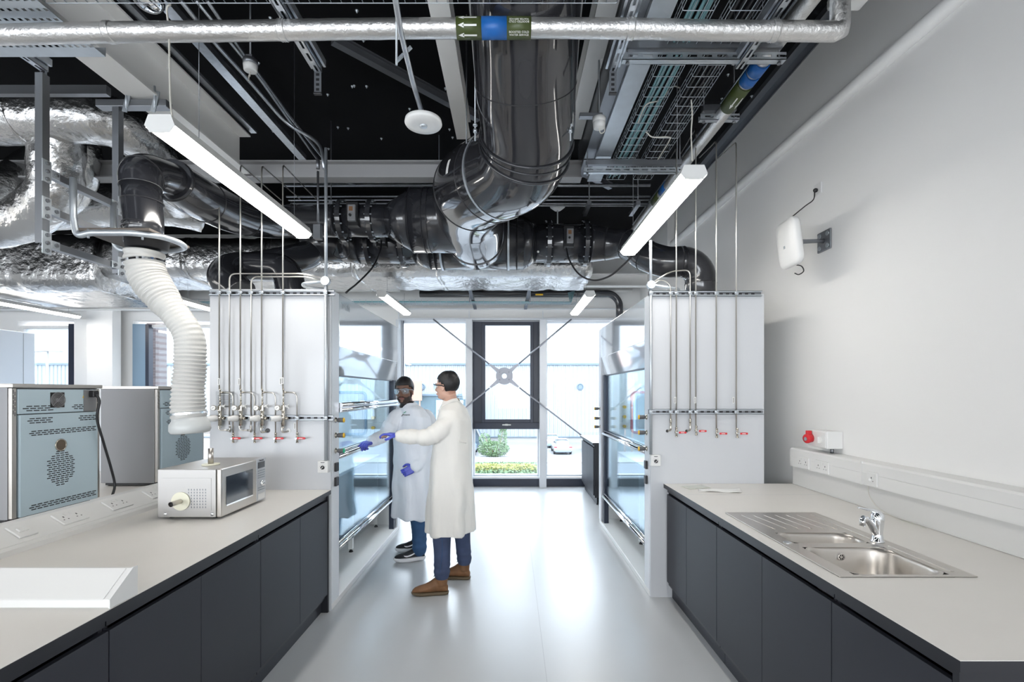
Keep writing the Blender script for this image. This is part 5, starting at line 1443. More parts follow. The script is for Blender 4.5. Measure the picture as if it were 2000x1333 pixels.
# galvanised support bands + rods
def band(par, c, axis, Rr, w=.022, th=.003, m='galvl'):
    axis = V(axis).normalized(); c = V(c); u = axis.orthogonal().normalized(); w_ = axis.cross(u); seg = 48
    verts = []; faces = []
    for i in range(seg):
        a = 2 * PI * i / seg; d = u * math.cos(a) + w_ * math.sin(a)
        for rr, h in ((Rr, -w / 2), (Rr + th, -w / 2), (Rr + th, w / 2), (Rr, w / 2)): verts.append(c + d * rr + axis * h)
    for i in range(seg):
        for k in range(4):
            i2 = (i + 1) % seg; k2 = (k + 1) % 4; faces.append((i * 4 + k, i2 * 4 + k, i2 * 4 + k2, i * 4 + k2))
    b = MB(); b._new(verts, faces); return b.build('support_band', M[m], par)
band(t, path[57], fr[57][0], R[57] + .002)
b = MB(); c = path[57] + fr[57][1] * 0; a = P(911, 318, path[57].y - .12); b.tube([a, (a.x, a.y, 4.3)], .005, 8); b.build('hanger_rod', M['galvd'], t)
for px in (928, 1114):
    a = P(px, 275, 2.95); b = MB(); b.tube([a, (a.x, a.y, 4.34)], .005, 8); b.cyl(a + V((0, 0, .05)), a + V((0, 0, .07)), .012, 6); b.cyl(a + V((0, 0, .09)), a + V((0, 0, .10)), .014, 6); b.build('hanger_rod', M['galvl'], t)
b = MB(); c = path[63]; n_ = (fr[63][0].cross(V((0, 0, 1)))).normalized()
# white sticker on the elbow
vd = V((-.25, -1, -.15)).normalized(); pp = c + vd * (R[63] + .003) + V((-.10, 0, .06))
d0 = (pp - c); d0 = (d0 - fr[63][0] * d0.dot(fr[63][0])).normalized()
q = c + d0 * (R[63] + .004); ax = fr[63][0]; tn = d0.cross(ax).normalized()
verts = []
for i in range(5):
    an = (i - 2) * .08
    dd = d0 * math.cos(an) + tn * math.sin(an)
    for s_ in (-.022, .022): verts.append(c + dd * (R[63] + .005) + ax * s_)
b._new(verts, [(2 * i, 2 * i + 1, 2 * i + 3, 2 * i + 2) for i in range(4)]); b.build('sticker', M['printl'], t)

def damper(par, c, L, r, cablepts=None, ybox=None):
    """flanged damper with actuator: axis X"""
    for s_ in (-L / 2, L / 2):
        b = MB(); b.lathe(V(c) + V((s_ - .022, 0, 0)), (1, 0, 0), [(0, r), (0, r + .045), (.044, r + .045), (.044, r)], 40, False); f = b.build('flange', M['pvc'], par)
        b = MB()
        for k in range(14):
            a = 2 * PI * k / 14; d = V((0, math.cos(a), math.sin(a))) * (r + .030)
            b.cyl(V(c) + V((s_ - .036, 0, 0)) + d, V(c) + V((s_ + .036, 0, 0)) + d, .006, 6)
        b.build('bolts', M['galvl'], f)
    y = c[1] - r - .01
    b = MB(); b.box(c[0] - .055, c[0] + .055, y - .03, y + .05, c[2] - .11, c[2] + .11, .005); ac = b.build('actuator', M['black'], par)
    b = MB(); b.box(c[0] - .028, c[0] + .045, y - .075, y - .03, c[2] - .08, c[2] + .07, .006); b.build('actuator_cover', M['steelp'], ac)
    b = MB(); b.box(c[0] - .012, c[0] + .022, y - .077, y - .074, c[2] + .01, c[2] + .05); b.build('actuator_label', M['leather'], ac)
    b = MB(); b.cyl((c[0], y - .07, c[2] - .03), (c[0], y - .09, c[2] - .03), .012, 10); b.build('spindle', M['black'], ac)
    return ac
# front row manifold (row one)
Y1 = 4.65; Z1 = 3.27
xo = lambda px, y: (px - 998) / F * y
t = thing('front_duct_run', 'dark grey duct run with cone and damper crossing left of the main duct', 'duct', (xo(660, Y1), Y1, Z1))
a = [(P(333, 350, 3.2), .135), (P(372, 377, 3.42), .15), (P(430, 408, 3.8), .152), (P(478, 425, 4.15), .152), (P(528, 432, 4.48), .152), (V((xo(575, Y1), Y1, Z1)), .152), (V((xo(660, Y1), Y1, Z1)), .152)]
pth = catmull([p for p, _ in a], 8); rr = []
for i in range(len(pth)):
    f = i / (len(pth) - 1) * 6; k = int(min(f, 5)); rr.append(a[k][1] + (a[k + 1][1] - a[k][1]) * (f - k))
b = MB(); b.tube(pth, rr, 36); b.build('side_duct', M['pvc'], t)
fr_ = frames(pth)
for i in (1, 12, 24, 40):
    b = MB(); b.ring(pth[i], fr_[i][0], rr[i] + .001, .004, 40, 6); b.build('seam_ring', M['seam'], t)
X = lambda px: xo(px, Y1)
b = MB(); b.tube([(X(660), Y1, Z1), (X(762), Y1, Z1)], .152, 36); b.build('damper_section', M['pvc'], t)
b = MB(); b.tube([(X(758), Y1, Z1), (X(808), Y1, Z1)], [.155, .295], 40); b.build('cone', M['pvc'], t)
b = MB(); b.tube([(X(806), Y1, Z1), (X(918), Y1, Z1)], .30, 48); b.build('wide_section', M['pvc'], t)
for px in (806, 832, 842):
    b = MB(); b.ring((X(px), Y1, Z1), (1, 0, 0), .301, .003, 48, 6); b.build('seam_ring', M['seam'], t)
damper(t, (X(700), Y1, Z1), .28, .152)
b = MB(); b.tube(catmull([(X(692), Y1 - .22, Z1 - .04), P(682, 492, 4.4), P(668, 505, 4.4), P(652, 500, 4.45), P(655, 488, 4.5)], 6), .005, 6); b.build('cable', M['cable'], t)
# rear manifold (row two)
Y2 = 5.32; Z2 = 3.26
t2 = thing('rear_duct_run', 'wide dark grey duct run with dampers behind the main duct above the window end', 'duct', (xo(950, Y2), Y2, Z2))
X = lambda px: xo(px, Y2)
segs = [((600, 670), .20, .20), ((670, 703), .20, .215), ((703, 812), .215, .215), ((812, 842), .215, .285), ((842, 1022), .285, .285), ((1022, 1044), .285, .205), ((1044, 1152), .205, .205)]
nm = ['narrow_section', 'cone', 'damper_section', 'cone', 'wide_section', 'cone', 'damper_section']
for ((a, c), r0, r1), n_ in zip(segs, nm):
    b = MB(); b.tube([(X(a), Y2, Z2), (X(c), Y2, Z2)], [r0, r1], 48); b.build(n_, M['pvc'], t2)
for px, r_ in ((703, .215), (812, .215), (842, .285), (852, .285), (1010, .285), (1044, .205), (1152, .205)):
    b = MB(); b.ring((X(px), Y2, Z2), (1, 0, 0), r_ + .001, .003, 48, 6); b.build('seam_ring', M['seam'], t2)
damper(t2, (X(757), Y2, Z2), .36, .215); damper(t2, (X(1106), Y2, Z2), .40, .205)
for px in (865, 993):
    band(t2, (X(px), Y2, Z2), (1, 0, 0), .288)
    b = MB(); b.tube([(X(px), Y2 - .288, Z2), (X(px), Y2 - .288, 4.3)], .005, 8); b.build('hanger_rod', M['galvl'], t2)
b = MB(); pr = catmull([(X(1150), Y2, Z2), (X(1185), Y2, Z2 - .01), P(1225, 478, 5.2), P(1262, 500, 5.02), P(1300, 512, 4.92), P(1330, 512, 4.90)], 8)
b.tube(pr, [.205 - .05 * min(1, i / 12) for i in range(len(pr))], 36); b.build('offset_duct', M['pvc'], t2)
fr_ = frames(pr)
for i in (8, 16, 24):
    b = MB(); b.ring(pr[i], fr_[i][0], .205 - .05 * min(1, i / 12) + .001, .004, 40, 6); b.build('seam_ring', M['seam'], t2)
# white oval sticker
q = P(1051, 492, Y2 - .26); b = MB(); b.lathe(q, (0, -1, 0), [(0, .012), (.002, .012)], 16); b.build('sticker', M['printl'], t2)
# elbow into right fume cupboard
t = thing('elbow_duct', 'dark grey elbow duct dropping into the top of the right fume cupboard', 'duct', (1.83, 4.9, 2.4))
c0 = P(1326, 512, 4.90)
pts = [c0, c0 + V((.03, 0, 0))] + [V((c0.x + .03 + .19 * math.sin(a), 4.9, c0.z - .19 + .19 * math.cos(a) + .0)) for a in [PI / 2 * k / 8 for k in range(1, 9)]]
pts += [V((pts[-1].x, 4.9, 2.401))]
b = MB(); b.tube(pts, .152, 40); b.build('bend', M['pvc'], t)
for z in (2.60, 2.72):
    b = MB(); b.ring((pts[-1].x, 4.9, z), (0, 0, 1), .153, .003, 40, 6); b.build('seam_ring', M['seam'], t)
b = MB(); b.ring(c0 + V((.04, 0, 0)), (1, 0, 0), .154, .004, 40, 6); b.build('seam_ring', M['seam'], t)
# arched duct over left fume cupboard
t = thing('arched_duct', 'dark arched duct bending down into the top of the left fume cupboard', 'duct', P(560, 566, 4.6))
pts = catmull([V((X(612), Y2 - .02, Z2 - .05)), P(598, 500, 5.2), P(552, 512, 5.0), P(500, 522, 4.85), P(455, 526, 4.7), P(440, 545, 4.55), P(470, 575, 4.5)], 8)
b = MB(); b.tube(pts, .15, 36); b.build('bend', M['pvc'], t)
pts = [P(478, 533, 4.75), P(520, 530, 4.7), P(555, 540, 4.65)]
b = MB(); b.tube(catmull([P(470, 523, 4.8), P(520, 523, 4.75), P(560, 535, 4.7), V((P(572, 560, 4.7).x, 4.7, 2.39))], 8), .14, 36); b.build('leg', M['pvc'], t)

# looping black actuator cables
for pts, lab in (([P(745, 470, 5.0), P(742, 492, 4.9), P(728, 522, 4.6), P(700, 552, 4.2), P(683, 566, 3.9), P(676, 572, 3.8)], 'thin black cable drooping from the duct damper to the left fume cupboard top'),
                 ([P(1106, 485, 5.0), P(1112, 508, 4.9), P(1130, 535, 4.8), P(1158, 548, 4.6), P(1190, 540, 4.5), P(1215, 520, 4.4), P(1240, 495, 4.3), P(1262, 470, 4.25)], 'black cable looping below the right duct damper')):
    b = MB(); b.tube(catmull(pts, 8), .0085, 8); tag(b.build('actuator_cable', M['cable']), lab, 'cable')

# ------------------------------------------------------------------ foil ducts
def foil_mesh(o, amp=.012, f=7.0):
    """crumple the wrapping"""
    nr = [v.normal.copy() for v in o.data.vertices]
    for v, vn in zip(o.data.vertices, nr):
        n = noise.noise(V((v.co.x * f, v.co.y * f, v.co.z * f))) + .5 * noise.noise(V((v.co.x * f * 2.3, v.co.y * f * 2.3 + 9, v.co.z * f * 2.3)))
        v.co += vn * n * amp
    return o
def foilduct(label, pts, r, n=10, seg=40, bands=(), rs=None, m='foil'):
    path = catmull(pts, n); 
    # resample
    out = [path[0]]
    for p in path[1:]:
        d = (p - out[-1]).length; k = max(1, int(d / .05)); a = out[-1].copy()
        for i in range(1, k + 1): out.append(a.lerp(p, i / k))
    R = [r] * len(out) if rs is None else [rs[0] + (rs[1] - rs[0]) * i / (len(out) - 1) for i in range(len(out))]
    t = thing('foil_duct', label, 'duct', out[0])
    b = MB(); b.tube(out, R, seg); o = b.build('insulation', M[m], t); foil_mesh(o)
    fr_ = frames(out)
    for s_ in bands:
        i = int(s_ * (len(out) - 1)); b = MB(); b.ring(out[i], fr_[i][0], R[i] + .004, .010, 36, 6); o2 = b.build('tape_band', M[m], t)
    return t
foilduct('thick foil wrapped duct running level at the upper left behind the strut frame', [P(-260, 232, 3.7), P(-80, 232, 3.7), P(80, 230, 3.7), P(180, 230, 3.75), P(262, 262, 3.95), P(325, 340, 4.4), P(352, 395, 4.9)], .185, bands=(.3,))
foilduct('foil wrapped branch duct dropping from the upper level duct at the left', [P(112, 255, 3.8), P(110, 320, 3.85), P(100, 380, 3.9), P(40, 430, 4.0), P(-60, 450, 4.1)], .175)
foilduct('curved foil wrapped duct with dark shadowed side at the upper left', [P(158, 262, 4.15), P(160, 320, 4.2), P(140, 380, 4.3), P(90, 420, 4.4)], .13)
foilduct('foil wrapped duct slanting up to the left picture edge', [P(118, 296, 4.5), P(60, 325, 4.4), P(-10, 370, 4.2), P(-120, 420, 4.0)], .14)
foilduct('large low foil wrapped duct tapering to the right behind the extraction arm', [P(-200, 410, 4.7), P(0, 405, 4.7), P(150, 402, 4.7), P(260, 400, 4.75), P(330, 408, 4.9), P(395, 425, 5.1)], .25, rs=(.27, .15))
foilduct('foil wrapped duct stub at the left edge below the slanting duct', [P(-120, 345, 5.2), P(-10, 350, 5.2), P(50, 352, 5.2)], .2)

def rectfoil(label, x0, x1, y0, y1, z0, z1, r, amp=.02):
    t = thing('foil_box_duct', label, 'duct', ((x0 + x1) / 2, (y0 + y1) / 2, z0))
    n = int((x1 - x0) / .07); rings = []
    sec = rrect((y0 + y1) / 2, (z0 + z1) / 2, (y1 - y0) / 2, (z1 - z0) / 2, r, 5)
    # subdivide section
    s2 = []
    for i in range(len(sec)):
        a = V((sec[i][0], sec[i][1])); c = V((sec[(i + 1) % len(sec)][0], sec[(i + 1) % len(sec)][1])); k = max(1, int((c - a).length / .08))
        for j in range(k): s2.append(a.lerp(c, j / k))
    for i in range(n + 1):
        x = x0 + (x1 - x0) * i / n; pin = .012 * (1 if i % 14 == 0 else 0)
        rings.append([V((x, p[0] + (p[0] < (y0 + y1) / 2) * pin, p[1] + pin * (p[1] < (z0 + z1) / 2))) for p in s2])
    b = MB(); b.loft(rings); o = b.build('insulation', M['foil'], t); foil_mesh(o, amp, 5.0)
    for k in range(1, int((x1 - x0) / 1.1)):
        x = x0 + k * 1.1
        b = MB(); b.loft([[V((xx, (y0 + y1) / 2 + (p[0] - (y0 + y1) / 2) * 1.012, (z0 + z1) / 2 + (p[1] - (z0 + z1) / 2) * 1.02)) for p in s2] for xx in (x - .03, x + .03)]); b.build('tape_band', M['foil'], t)
    return t
rectfoil('long foil wrapped rectangular duct crossing the whole room above the windows', -5.35, 1.05, 6.25, 7.3, 3.13, 3.66, .16)
rectfoil('lower wider foil wrapped box duct at the left above the far ceiling lamp', -9.4, -5.36, 6.2, 7.75, 2.95, 3.70, .2, .016)
b = MB(); q = P(142, 567, 6.6); b.box(q.x - .06, q.x + .06, q.y - .02, q.y + .02, 3.085, 3.10); tag(b.build('duct_tag', M['yellow']), 'small yellow tag on the underside of the foil box duct', 'label')

# ------------------------------------------------------------------ local extraction arm
A = V((-2.18, 2.87, 0))
t = thing('extraction_arm', 'white corrugated extraction hose with clear hood hanging above the microwave', 'extraction arm', (A.x, A.y, 2.4))
top = P(275, 340, 2.87)
b = MB(); zz = [(0, .100), (.12, .100), (.22, .098)]
pts = [P(282, 477, 2.87), P(281, 440, 2.87), P(278, 395, 2.87), P(275, 365, 2.87)]
b.tube(pts, [.100, .100, .103, .103], 36); b.build('drop_pipe', M['pvc'], t)
b = MB(); el = catmull([P(275, 368, 2.87), P(275, 345, 2.88), P(290, 338, 2.97), P(318, 345, 3.12), P(335, 351, 3.21)], 8)
b.tube(el, .108, 36); b.build('elbow', M['pvc'], t)
for (py, r_, w_) in ((395, .104, .004), (440, .101, .003), (449, .101, .003), (458, .103, .006)):
    b = MB(); p_ = P(279, py, 2.87); b.ring(p_, (0, 0, 1), r_, w_, 40, 6); b.build('seam_ring', M['seam'], t)
b = MB(); b.ring(el[10], frames(el)[10][0], .109, .004, 40, 6); b.build('seam_ring', M['seam'], t)
zf = P(283, 466, 2.87).z
b = MB(); b.box(-2.42, -2.02, 2.70, 3.04, zf - .01, zf + .006, .003, None); b.build('flange_plate', mat_once('weathered_plate', (.12, .10, .085), .5, .3), t)
b = MB(); b.lathe((A.x + .02, A.y, zf - .065), (0, 0, 1), [(0, .105), (.055, .112), (.056, .15), (.066, .15)], 36); b.build('collar', M['black'], t)
hz = [(283, 492), (283, 515), (292, 545), (315, 580), (345, 618), (368, 655), (372, 700), (368, 760), (368, 800), (370, 822)]
path = catmull([P(px, py, 2.87) for px, py in hz], 10)
out = [path[0]]; dens = []
L = 0
for p in path[1:]:
    d = (p - out[-1]).length; k = max(1, int(d / .0035)); a = out[-1].copy()
    for i in range(1, k + 1): out.append(a.lerp(p, i / k))
tot = len(out); R = []
s_ = 0
for i, p in enumerate(out):
    f = i / tot
    base = .098 - .020 * min(1, max(0, (f - .18) / .2)) + .012 * max(0, (f - .55) / .45)
    amp = .0045 if (f < .30 or f > .62) else .0016
    R.append(base + amp * math.sin(2 * PI * i * .0035 / .0205) + .002 * math.sin(i * .05))
b = MB(); b.tube(out, R, 32); o = b.build('flexible_hose', M['hose'], t)
nr_ = [v.normal.copy() for v in o.data.vertices]
for v, vn in zip(o.data.vertices, nr_): v.co += vn * noise.noise(v.co * 14) * .004
for i, r_ in ((12, .104), (tot - 8, .094)):
    band(t, out[i], frames(out[i - 2:i + 3])[2][0], r_, .012, .002, 'chrome').name = 'hose_clamp'
h0 = out[-1]
b = MB(); b.lathe(h0 + V((0, 0, .02)), (.06, 0, -1), [(0, .088), (.02, .092), (.04, .105), (.075, .108), (.092, .098), (.096, .080), (.09, .05)], 40); b.build('hood', mat_once('milky_hood', (.52, .54, .54), .3), t)
# frame that carries it
t = thing('suspended_support', 'galvanised strut support with bolted brackets hanging at the upper left around the extraction arm', 'support', (-2.55, 2.85, 2.42))
FX = -2.52
def strut(par, a, c, w=.041, name='strut', up=(0, 0, 1), m='galvd', slots_=True):
    a = V(a); c = V(c); b = MB(); d = (c - a).normalized(); upv = V(up); sd = d.cross(upv).normalized(); u = sd.cross(d)
    h = w / 2; tk = .004
    b.obox(a + sd * (-h + tk / 2), c + sd * (-h + tk / 2), tk, w, up); b.obox(a + sd * (h - tk / 2), c + sd * (h - tk / 2), tk, w, up)
    b.obox(a + u * (h - tk / 2), c + u * (h - tk / 2), w - 2 * tk, tk, up)
    b.obox(a + u * (-h + tk / 2) + sd * (h - .008), c + u * (-h + tk / 2) + sd * (h - .008), .010, tk, up)
    b.obox(a + u * (-h + tk / 2) + sd * (-h + .008), c + u * (-h + tk / 2) + sd * (-h + .008), .010, tk, up)
    o = b.build(name, M[m], par)
    return o
yn, yf = 2.60, 3.10
strut(t, (FX, yn, 2.42), (FX, yn, 3.33), .041, 'post', (1, 0, 0), 'galvd')
strut(t, (FX, yf, 2.38), (FX, yf, 3.45), .041, 'post', (1, 0, 0), 'galvd')
for z in (2.81, 2.61, 2.425):
    strut(t, (FX, yn, z), (FX, yf, z), .038, 'cross_strut', (1, 0, 0), 'galvd')
    for yy in (yn, yf):
        sgn = 1 if yy == yn else -1
        b = MB(); b.box(FX + .021, FX + .026, yy - .026, yy + .026, z - .06, z + .06, .001); b.box(FX + .021, FX + .026, yy + (.026 if sgn > 0 else -.075), yy + (.075 if sgn > 0 else -.026), z - .022, z + .022, .001); br = b.build('bracket', M['galvl'], t)
        b = MB()
        for dy, dz in ((0, .042), (0, 0), (0, -.042), (sgn * .052, 0)):
            b.cyl((FX + .026, yy + dy, z + dz), (FX + .034, yy + dy, z + dz), .011, 6); b.cyl((FX + .034, yy + dy, z + dz), (FX + .037, yy + dy, z + dz), .006, 8)
        b.build('bolts', M['galvd'], br)
b = MB(); b.box(-2.64, -2.19, yf - .03, yf + .03, 3.44, 3.485, .003); b.build('head_channel', M['galvd'], t)
for xx in (-2.45, -2.27):
    b = MB(); b.obox((xx, yf - .035, 3.40), (xx + .03, yf - .035, 3.53), .006, .03, up=(1, 0, 0)); b.cyl((xx + .015, yf - .04, 3.42), (xx + .015, yf - .04, 3.56), .006, 8); b.build('beam_clamp', M['galvl'], t)
z = zf - .022
b = MB(); loop = [P(143, 348, 2.70), P(143, 425, 2.70), P(150, 462, 2.70), (P(175, 470, 2.70).x, 2.70, z), (A.x + .06, 2.70, z), (A.x + .18, 2.76, z), (A.x + .21, 2.87, z), (A.x + .18, 2.98, z), (A.x + .06, 3.04, z), (-2.46, 3.04, z), (-2.50, 3.04, z + .06), (-2.50, 3.04, z + .30)]
b.tube(fillet([V(p) for p in loop], .07, 6), .017, 14); b.build('tube_loop', M['galvl'], t)
b = MB(); 
for xx, yy in ((-2.36, 2.70), (-2.08, 2.73)): b.cyl((xx, yy, z - .03), (xx, yy, z + .02), .006, 8)
b.build('bolts', M['galvl'], t)
# ------------------------------------------------------------------ beams
def ibeam(name, label, a, c, h, w, m='beamw'):
    """a,c = bottom centre points, beam height h, flange w"""
    a = V(a); c = V(c); t = .012; b = MB()
    b.obox(a + V((0, 0, t / 2)), c + V((0, 0, t / 2)), w, t); b.obox(a + V((0, 0, h - t / 2)), c + V((0, 0, h - t / 2)), w, t)
    b.obox(a + V((0, 0, h / 2)), c + V((0, 0, h / 2)), .010, h - 2 * t)
    return tag(b.build(name, M[m]), label, 'beam')
ibeam('steel_beam', 'white painted I beam running lengthwise above the left ceiling lamp', (-2.34, -1, 3.50), (-2.34, 4.16, 3.50), .33, .20)
ibeam('steel_beam', 'white painted cross beam behind the ducts spanning the room', (-9, 4.28, 3.50), (.62, 4.28, 3.50), .15, .12, 'beamg')
ibeam('steel_beam', 'slender white beam just left of the main duct', (-.41, -.5, 3.82), (-.41, 4.2, 3.82), .16, .12)
ibeam('steel_beam', 'slender white beam just right of the main duct', (.55, -.5, 3.82), (.55, 4.2, 3.82), .16, .12)
ibeam('steel_beam', 'far cross beam above the window wall ceiling rafts', (-9, 7.9, 3.35), (2.3, 7.9, 3.35), .2, .15)
for a, c, lab in (((-2.34 + .13, -1, 3.86), (-2.21, 4.16, 3.86), 'galvanised angle strip along the top edge of the white left beam'),):
    b = MB(); b.obox(a, c, .05, .02); tag(b.build('angle_strip', M['galv']), lab, 'strip')
# secondary deck channels
for i, (px0, py0, y0_, px1, py1, y1_, w_, lab) in enumerate(((650, 78, 3.56, 935, 232, 4.53, .06, 'dark diagonal brace between the left ceiling void and the main duct'), (1100, 318, 5.55, 1192, 366, 6.1, .06, 'dark diagonal brace end right of the main duct'))):
    b = MB(); a = P(px0, py0, y0_); c = P(px1, py1, y1_); b.obox(a, c, w_, .05); b.obox(a + V((0, 0, .035)), c + V((0, 0, .035)), w_ * 1.5, .008); tag(b.build('diagonal_brace', M['galvd']), lab, 'brace')
# galvanised trunking, right
t = thing('wide_trunking', 'wide pale galvanised trunking strip running lengthwise right of the main duct', 'trunking', (.765, 2, 3.57))
b = MB(); b.box(.705, .83, .2, 4.47, 3.57, 3.70); b.build('casing', M['galvl'], t)
b = MB(); b.box(.62, .703, .2, 4.45, 3.60, 3.9); b.build('side_channel', M['galvd'], t)
# perforated tray at the upper left
t = thing('perforated_tray', 'pale perforated steel cable tray at the upper left corner', 'cable tray', (-3.2, 2.5, 3.38))
y0_, y1_ = 2.20, 2.62; z = 3.44
b = MB(); xA, xB = -3.6, P(200, 124, 2.6).x
nx = 40; xs = [xA + (xB - xA) * i / nx for i in range(nx + 1)]; ys = [y0_ + v_ for v_ in (0, .03, .048, .09, .108, .15, .168, .21, .228, .27, .288, .33, .348, .42)]
for i in range(nx):
    x0, x1 = xs[i], xs[i + 1]; w_ = x1 - x0
    for j in range(len(ys) - 1):
        if j % 2 == 0: b.box(x0, x1, ys[j], ys[j + 1], z, z + .002)
        else:
            off = .25 if (j // 2) % 2 else 0
            b.box(x0, x0 + w_ * (.15 + off), ys[j], ys[j + 1], z, z + .002); b.box(x0 + w_ * (.65 + off), x1, ys[j], ys[j + 1], z, z + .002)
b.build('tray_base', M['galvl'], t)
b = MB(); b.box(xA, xB, y1_, y1_ + .002, z, z + .05); b.box(xA, xB, y0_ - .002, y0_, z, z + .05); b.build('tray_side', M['galvl'], t)
b = MB(); a = P(-20, 178, 3.3); c = P(212, 178, 3.3); b.box(a.x, c.x, 3.28, 3.32, a.z - .03, a.z + .03)
tt = tag(b.build('slotted_strut', M['galvd']), 'dark slotted strut crossing below the perforated tray at the upper left', 'strut')

def trapeze(x0, x1, y, z, label, rods=True):
    t = thing('trapeze_hanger', label, 'hanger', ((x0 + x1) / 2, y, z))
    b = MB(); h = .0205
    # slotted channel: bottom web split into dashes so the slots show
    n = max(3, int((x1 - x0) / .075)); w = (x1 - x0) / n
    for i in range(n):
        xx = x0 + i * w
        b.box(xx, xx + w * .35, y - h, y - h + .003, z - h, z + h); b.box(xx + w * .35, xx + w, y - h, y - h + .003, z + h * .35, z + h); b.box(xx + w * .35, xx + w, y - h, y - h + .003, z - h, z - h * .35)
    b.box(x0, x1, y - h, y + h, z - h, z - h + .003); b.box(x0, x1, y + h - .003, y + h, z - h, z + h)
    b.build('slotted_channel', M['galvl'], t)
    b = MB(); b.cyl((x0, y + .01, z + .10), (x1, y + .01, z + .10), .006, 8); b.box(x0 + .02, x1 - .02, y - .02, y + .02, z + .045, z + .085); b.build('upper_channel', M['galvd'], t)
    if rods:
        for xx in (x0 + .03, x1 - .03):
            b = MB(); b.tube([(xx, y, z - .035), (xx, y, CZ)], .005, 8); b.cyl((xx, y, z - .034), (xx, y, z - .024), .011, 6); b.build('threaded_rod', M['galvd'], t)
    return t
trapeze(P(1215, 115, 2.68).x, P(1532, 108, 2.68).x, 2.68, P(1300, 114, 2.68).z, 'slotted trapeze hanger just behind the horizontal foil pipe at the upper right')
trapeze(P(1140, 336, 4.0).x, P(1335, 332, 4.0).x, 4.0, P(1200, 334, 4.0).z, 'slotted trapeze hanger above the right ceiling lamp')
trapeze(P(1366, 232, 3.4).x, P(1442, 230, 3.4).x, 3.4, P(1400, 231, 3.4).z, 'short slotted hanger carrying the lengthwise foil pipe')
# longitudinal slotted struts
def slotted_y(x, y0, y1, z, label, rodx=0, rodlen=.0, w=.041):
    t = thing('slotted_strut', label, 'strut', (x, y1, z))
    b = MB(); h = w / 2
    n = max(3, int((y1 - y0) / .09)); l = (y1 - y0) / n
    for i in range(n):
        yy = y0 + i * l
        b.box(x - h, x + h, yy, yy + l * .35, z - h, z - h + .003); b.box(x - h, x - h * .3, yy + l * .35, yy + l, z - h, z - h + .003); b.box(x + h * .3, x + h, yy + l * .35, yy + l, z - h, z - h + .003)
    b.box(x - h, x - h + .003, y0, y1, z - h, z + h); b.box(x + h - .003, x + h, y0, y1, z - h, z + h)
    b.box(x - h - .02, x - h - .006, y0, y1, z, z + .045); b.box(x + h + .008, x + h + .022, y0, y1, z + .01, z + .05)
    b.build('channel', M['galv'], t)
    if rodlen:
        b = MB(); b.box(x - .020, x + .020, y1 - .012, y1 - .008, z - rodlen, z + .0); b.build('slotted_bar', M['galvd'], t)
        b = MB()
        for k in range(int(rodlen / .028)): b.box(x - .009, x + .009, y1 - .013, y1 - .0115, z - rodlen + .01 + k * .028, z - rodlen + .024 + k * .028)
        b.build('slots', M['black'], t)
        b = MB(); b.box(x - .022, x + .022, y1 - .02, y1, z - rodlen - .012, z - rodlen, .003); b.build('end_cap', M['black'], t)
    return t
slotted_y(P(622, 135, 2.74).x, 1.6, 2.74, P(622, 135, 2.74).z, 'slotted strut ending above a hanging bar, upper middle left of the main duct', 0, .14)
slotted_y(P(1196, 135, 2.74).x, 1.6, 2.74, P(1196, 135, 2.74).z, 'slotted strut ending above a hanging bar just right of the main duct', 0, .14)
slotted_y(P(1443, 128, 2.72).x, 1.6, 2.72, P(1443, 128, 2.72).z, 'slotted strut passing under the horizontal foil pipe near its elbow')
slotted_y(P(88, 140, 2.80).x, 1.6, 2.80, P(88, 134, 2.80).z, 'slotted strut over the perforated tray at the upper left corner', 0, .10)

# ------------------------------------------------------------------ horizontal foil pipe with label
t = thing('foil_pipe', 'foil wrapped water pipe crossing the top of the picture with blue and green band', 'pipe', P(998, 60, 2.36))
YP = 2.36; RP = .044
ctr = [(-120, 70), (0, 68), (250, 63), (450, 61), (700, 57), (965, 55), (1200, 56), (1400, 60), (1560, 61), (1632, 62)]
pts = [P(px, py, YP) for px, py in ctr]
path = catmull(pts, 14)
b = MB(); b.tube(path + [path[-1] + V((.018, 0, .006)), path[-1] + V((.022, 0, .03)), path[-1] + V((.024, 0, .9))], RP, 28); o = b.build('insulation', M['foilp'], t)
nr_ = [v.normal.copy() for v in o.data.vertices]
for v, vn in zip(o.data.vertices, nr_): v.co += vn * noise.noise(v.co * 30) * .0016
for px in (210, 550, 1227, 1512):
    i = min(range(len(path)), key=lambda k: abs(path[k].x - P(px, 60, YP).x)); c = path[i]
    b = MB(); rr_ = [(k * .006 - .018, RP + .0022 + .0025 * (k % 2)) for k in range(7)]; b.lathe(c, (1, 0, 0), rr_, 28); b.build('tape_band', M['foilp'], t)
cx = lambda px: P(px, 55, YP).x
zc = lambda x: min(path, key=lambda p: abs(p.x - x)).z
def sleeve(px0, px1, m, nm):
    b = MB(); x0, x1 = cx(px0), cx(px1); b.tube([(x0, YP, zc(x0)), (x1, YP, zc(x1))], RP + .0035, 32); return b.build(nm, M[m], t)
s1 = sleeve(892, 941, 'green', 'label_band'); s2 = sleeve(941, 990, 'blue', 'label_band'); s3 = sleeve(990, 1037, 'green', 'label_band')
def wrapper(x_c, ang0, flip=False):
    """text x -> pipe X, text y -> around the pipe; ang measured from -Y (facing camera), positive up"""
    zc_ = zc(x_c); rr = RP + .0042
    def f(c):
        s = -1 if flip else 1
        a = ang0 + s * c.y / rr
        return V((x_c + s * c.x, YP - (rr + c.z) * math.cos(a), zc_ + (rr + c.z) * math.sin(a)))
    return f
b = MB(); xt = (cx(990) + cx(1037)) / 2
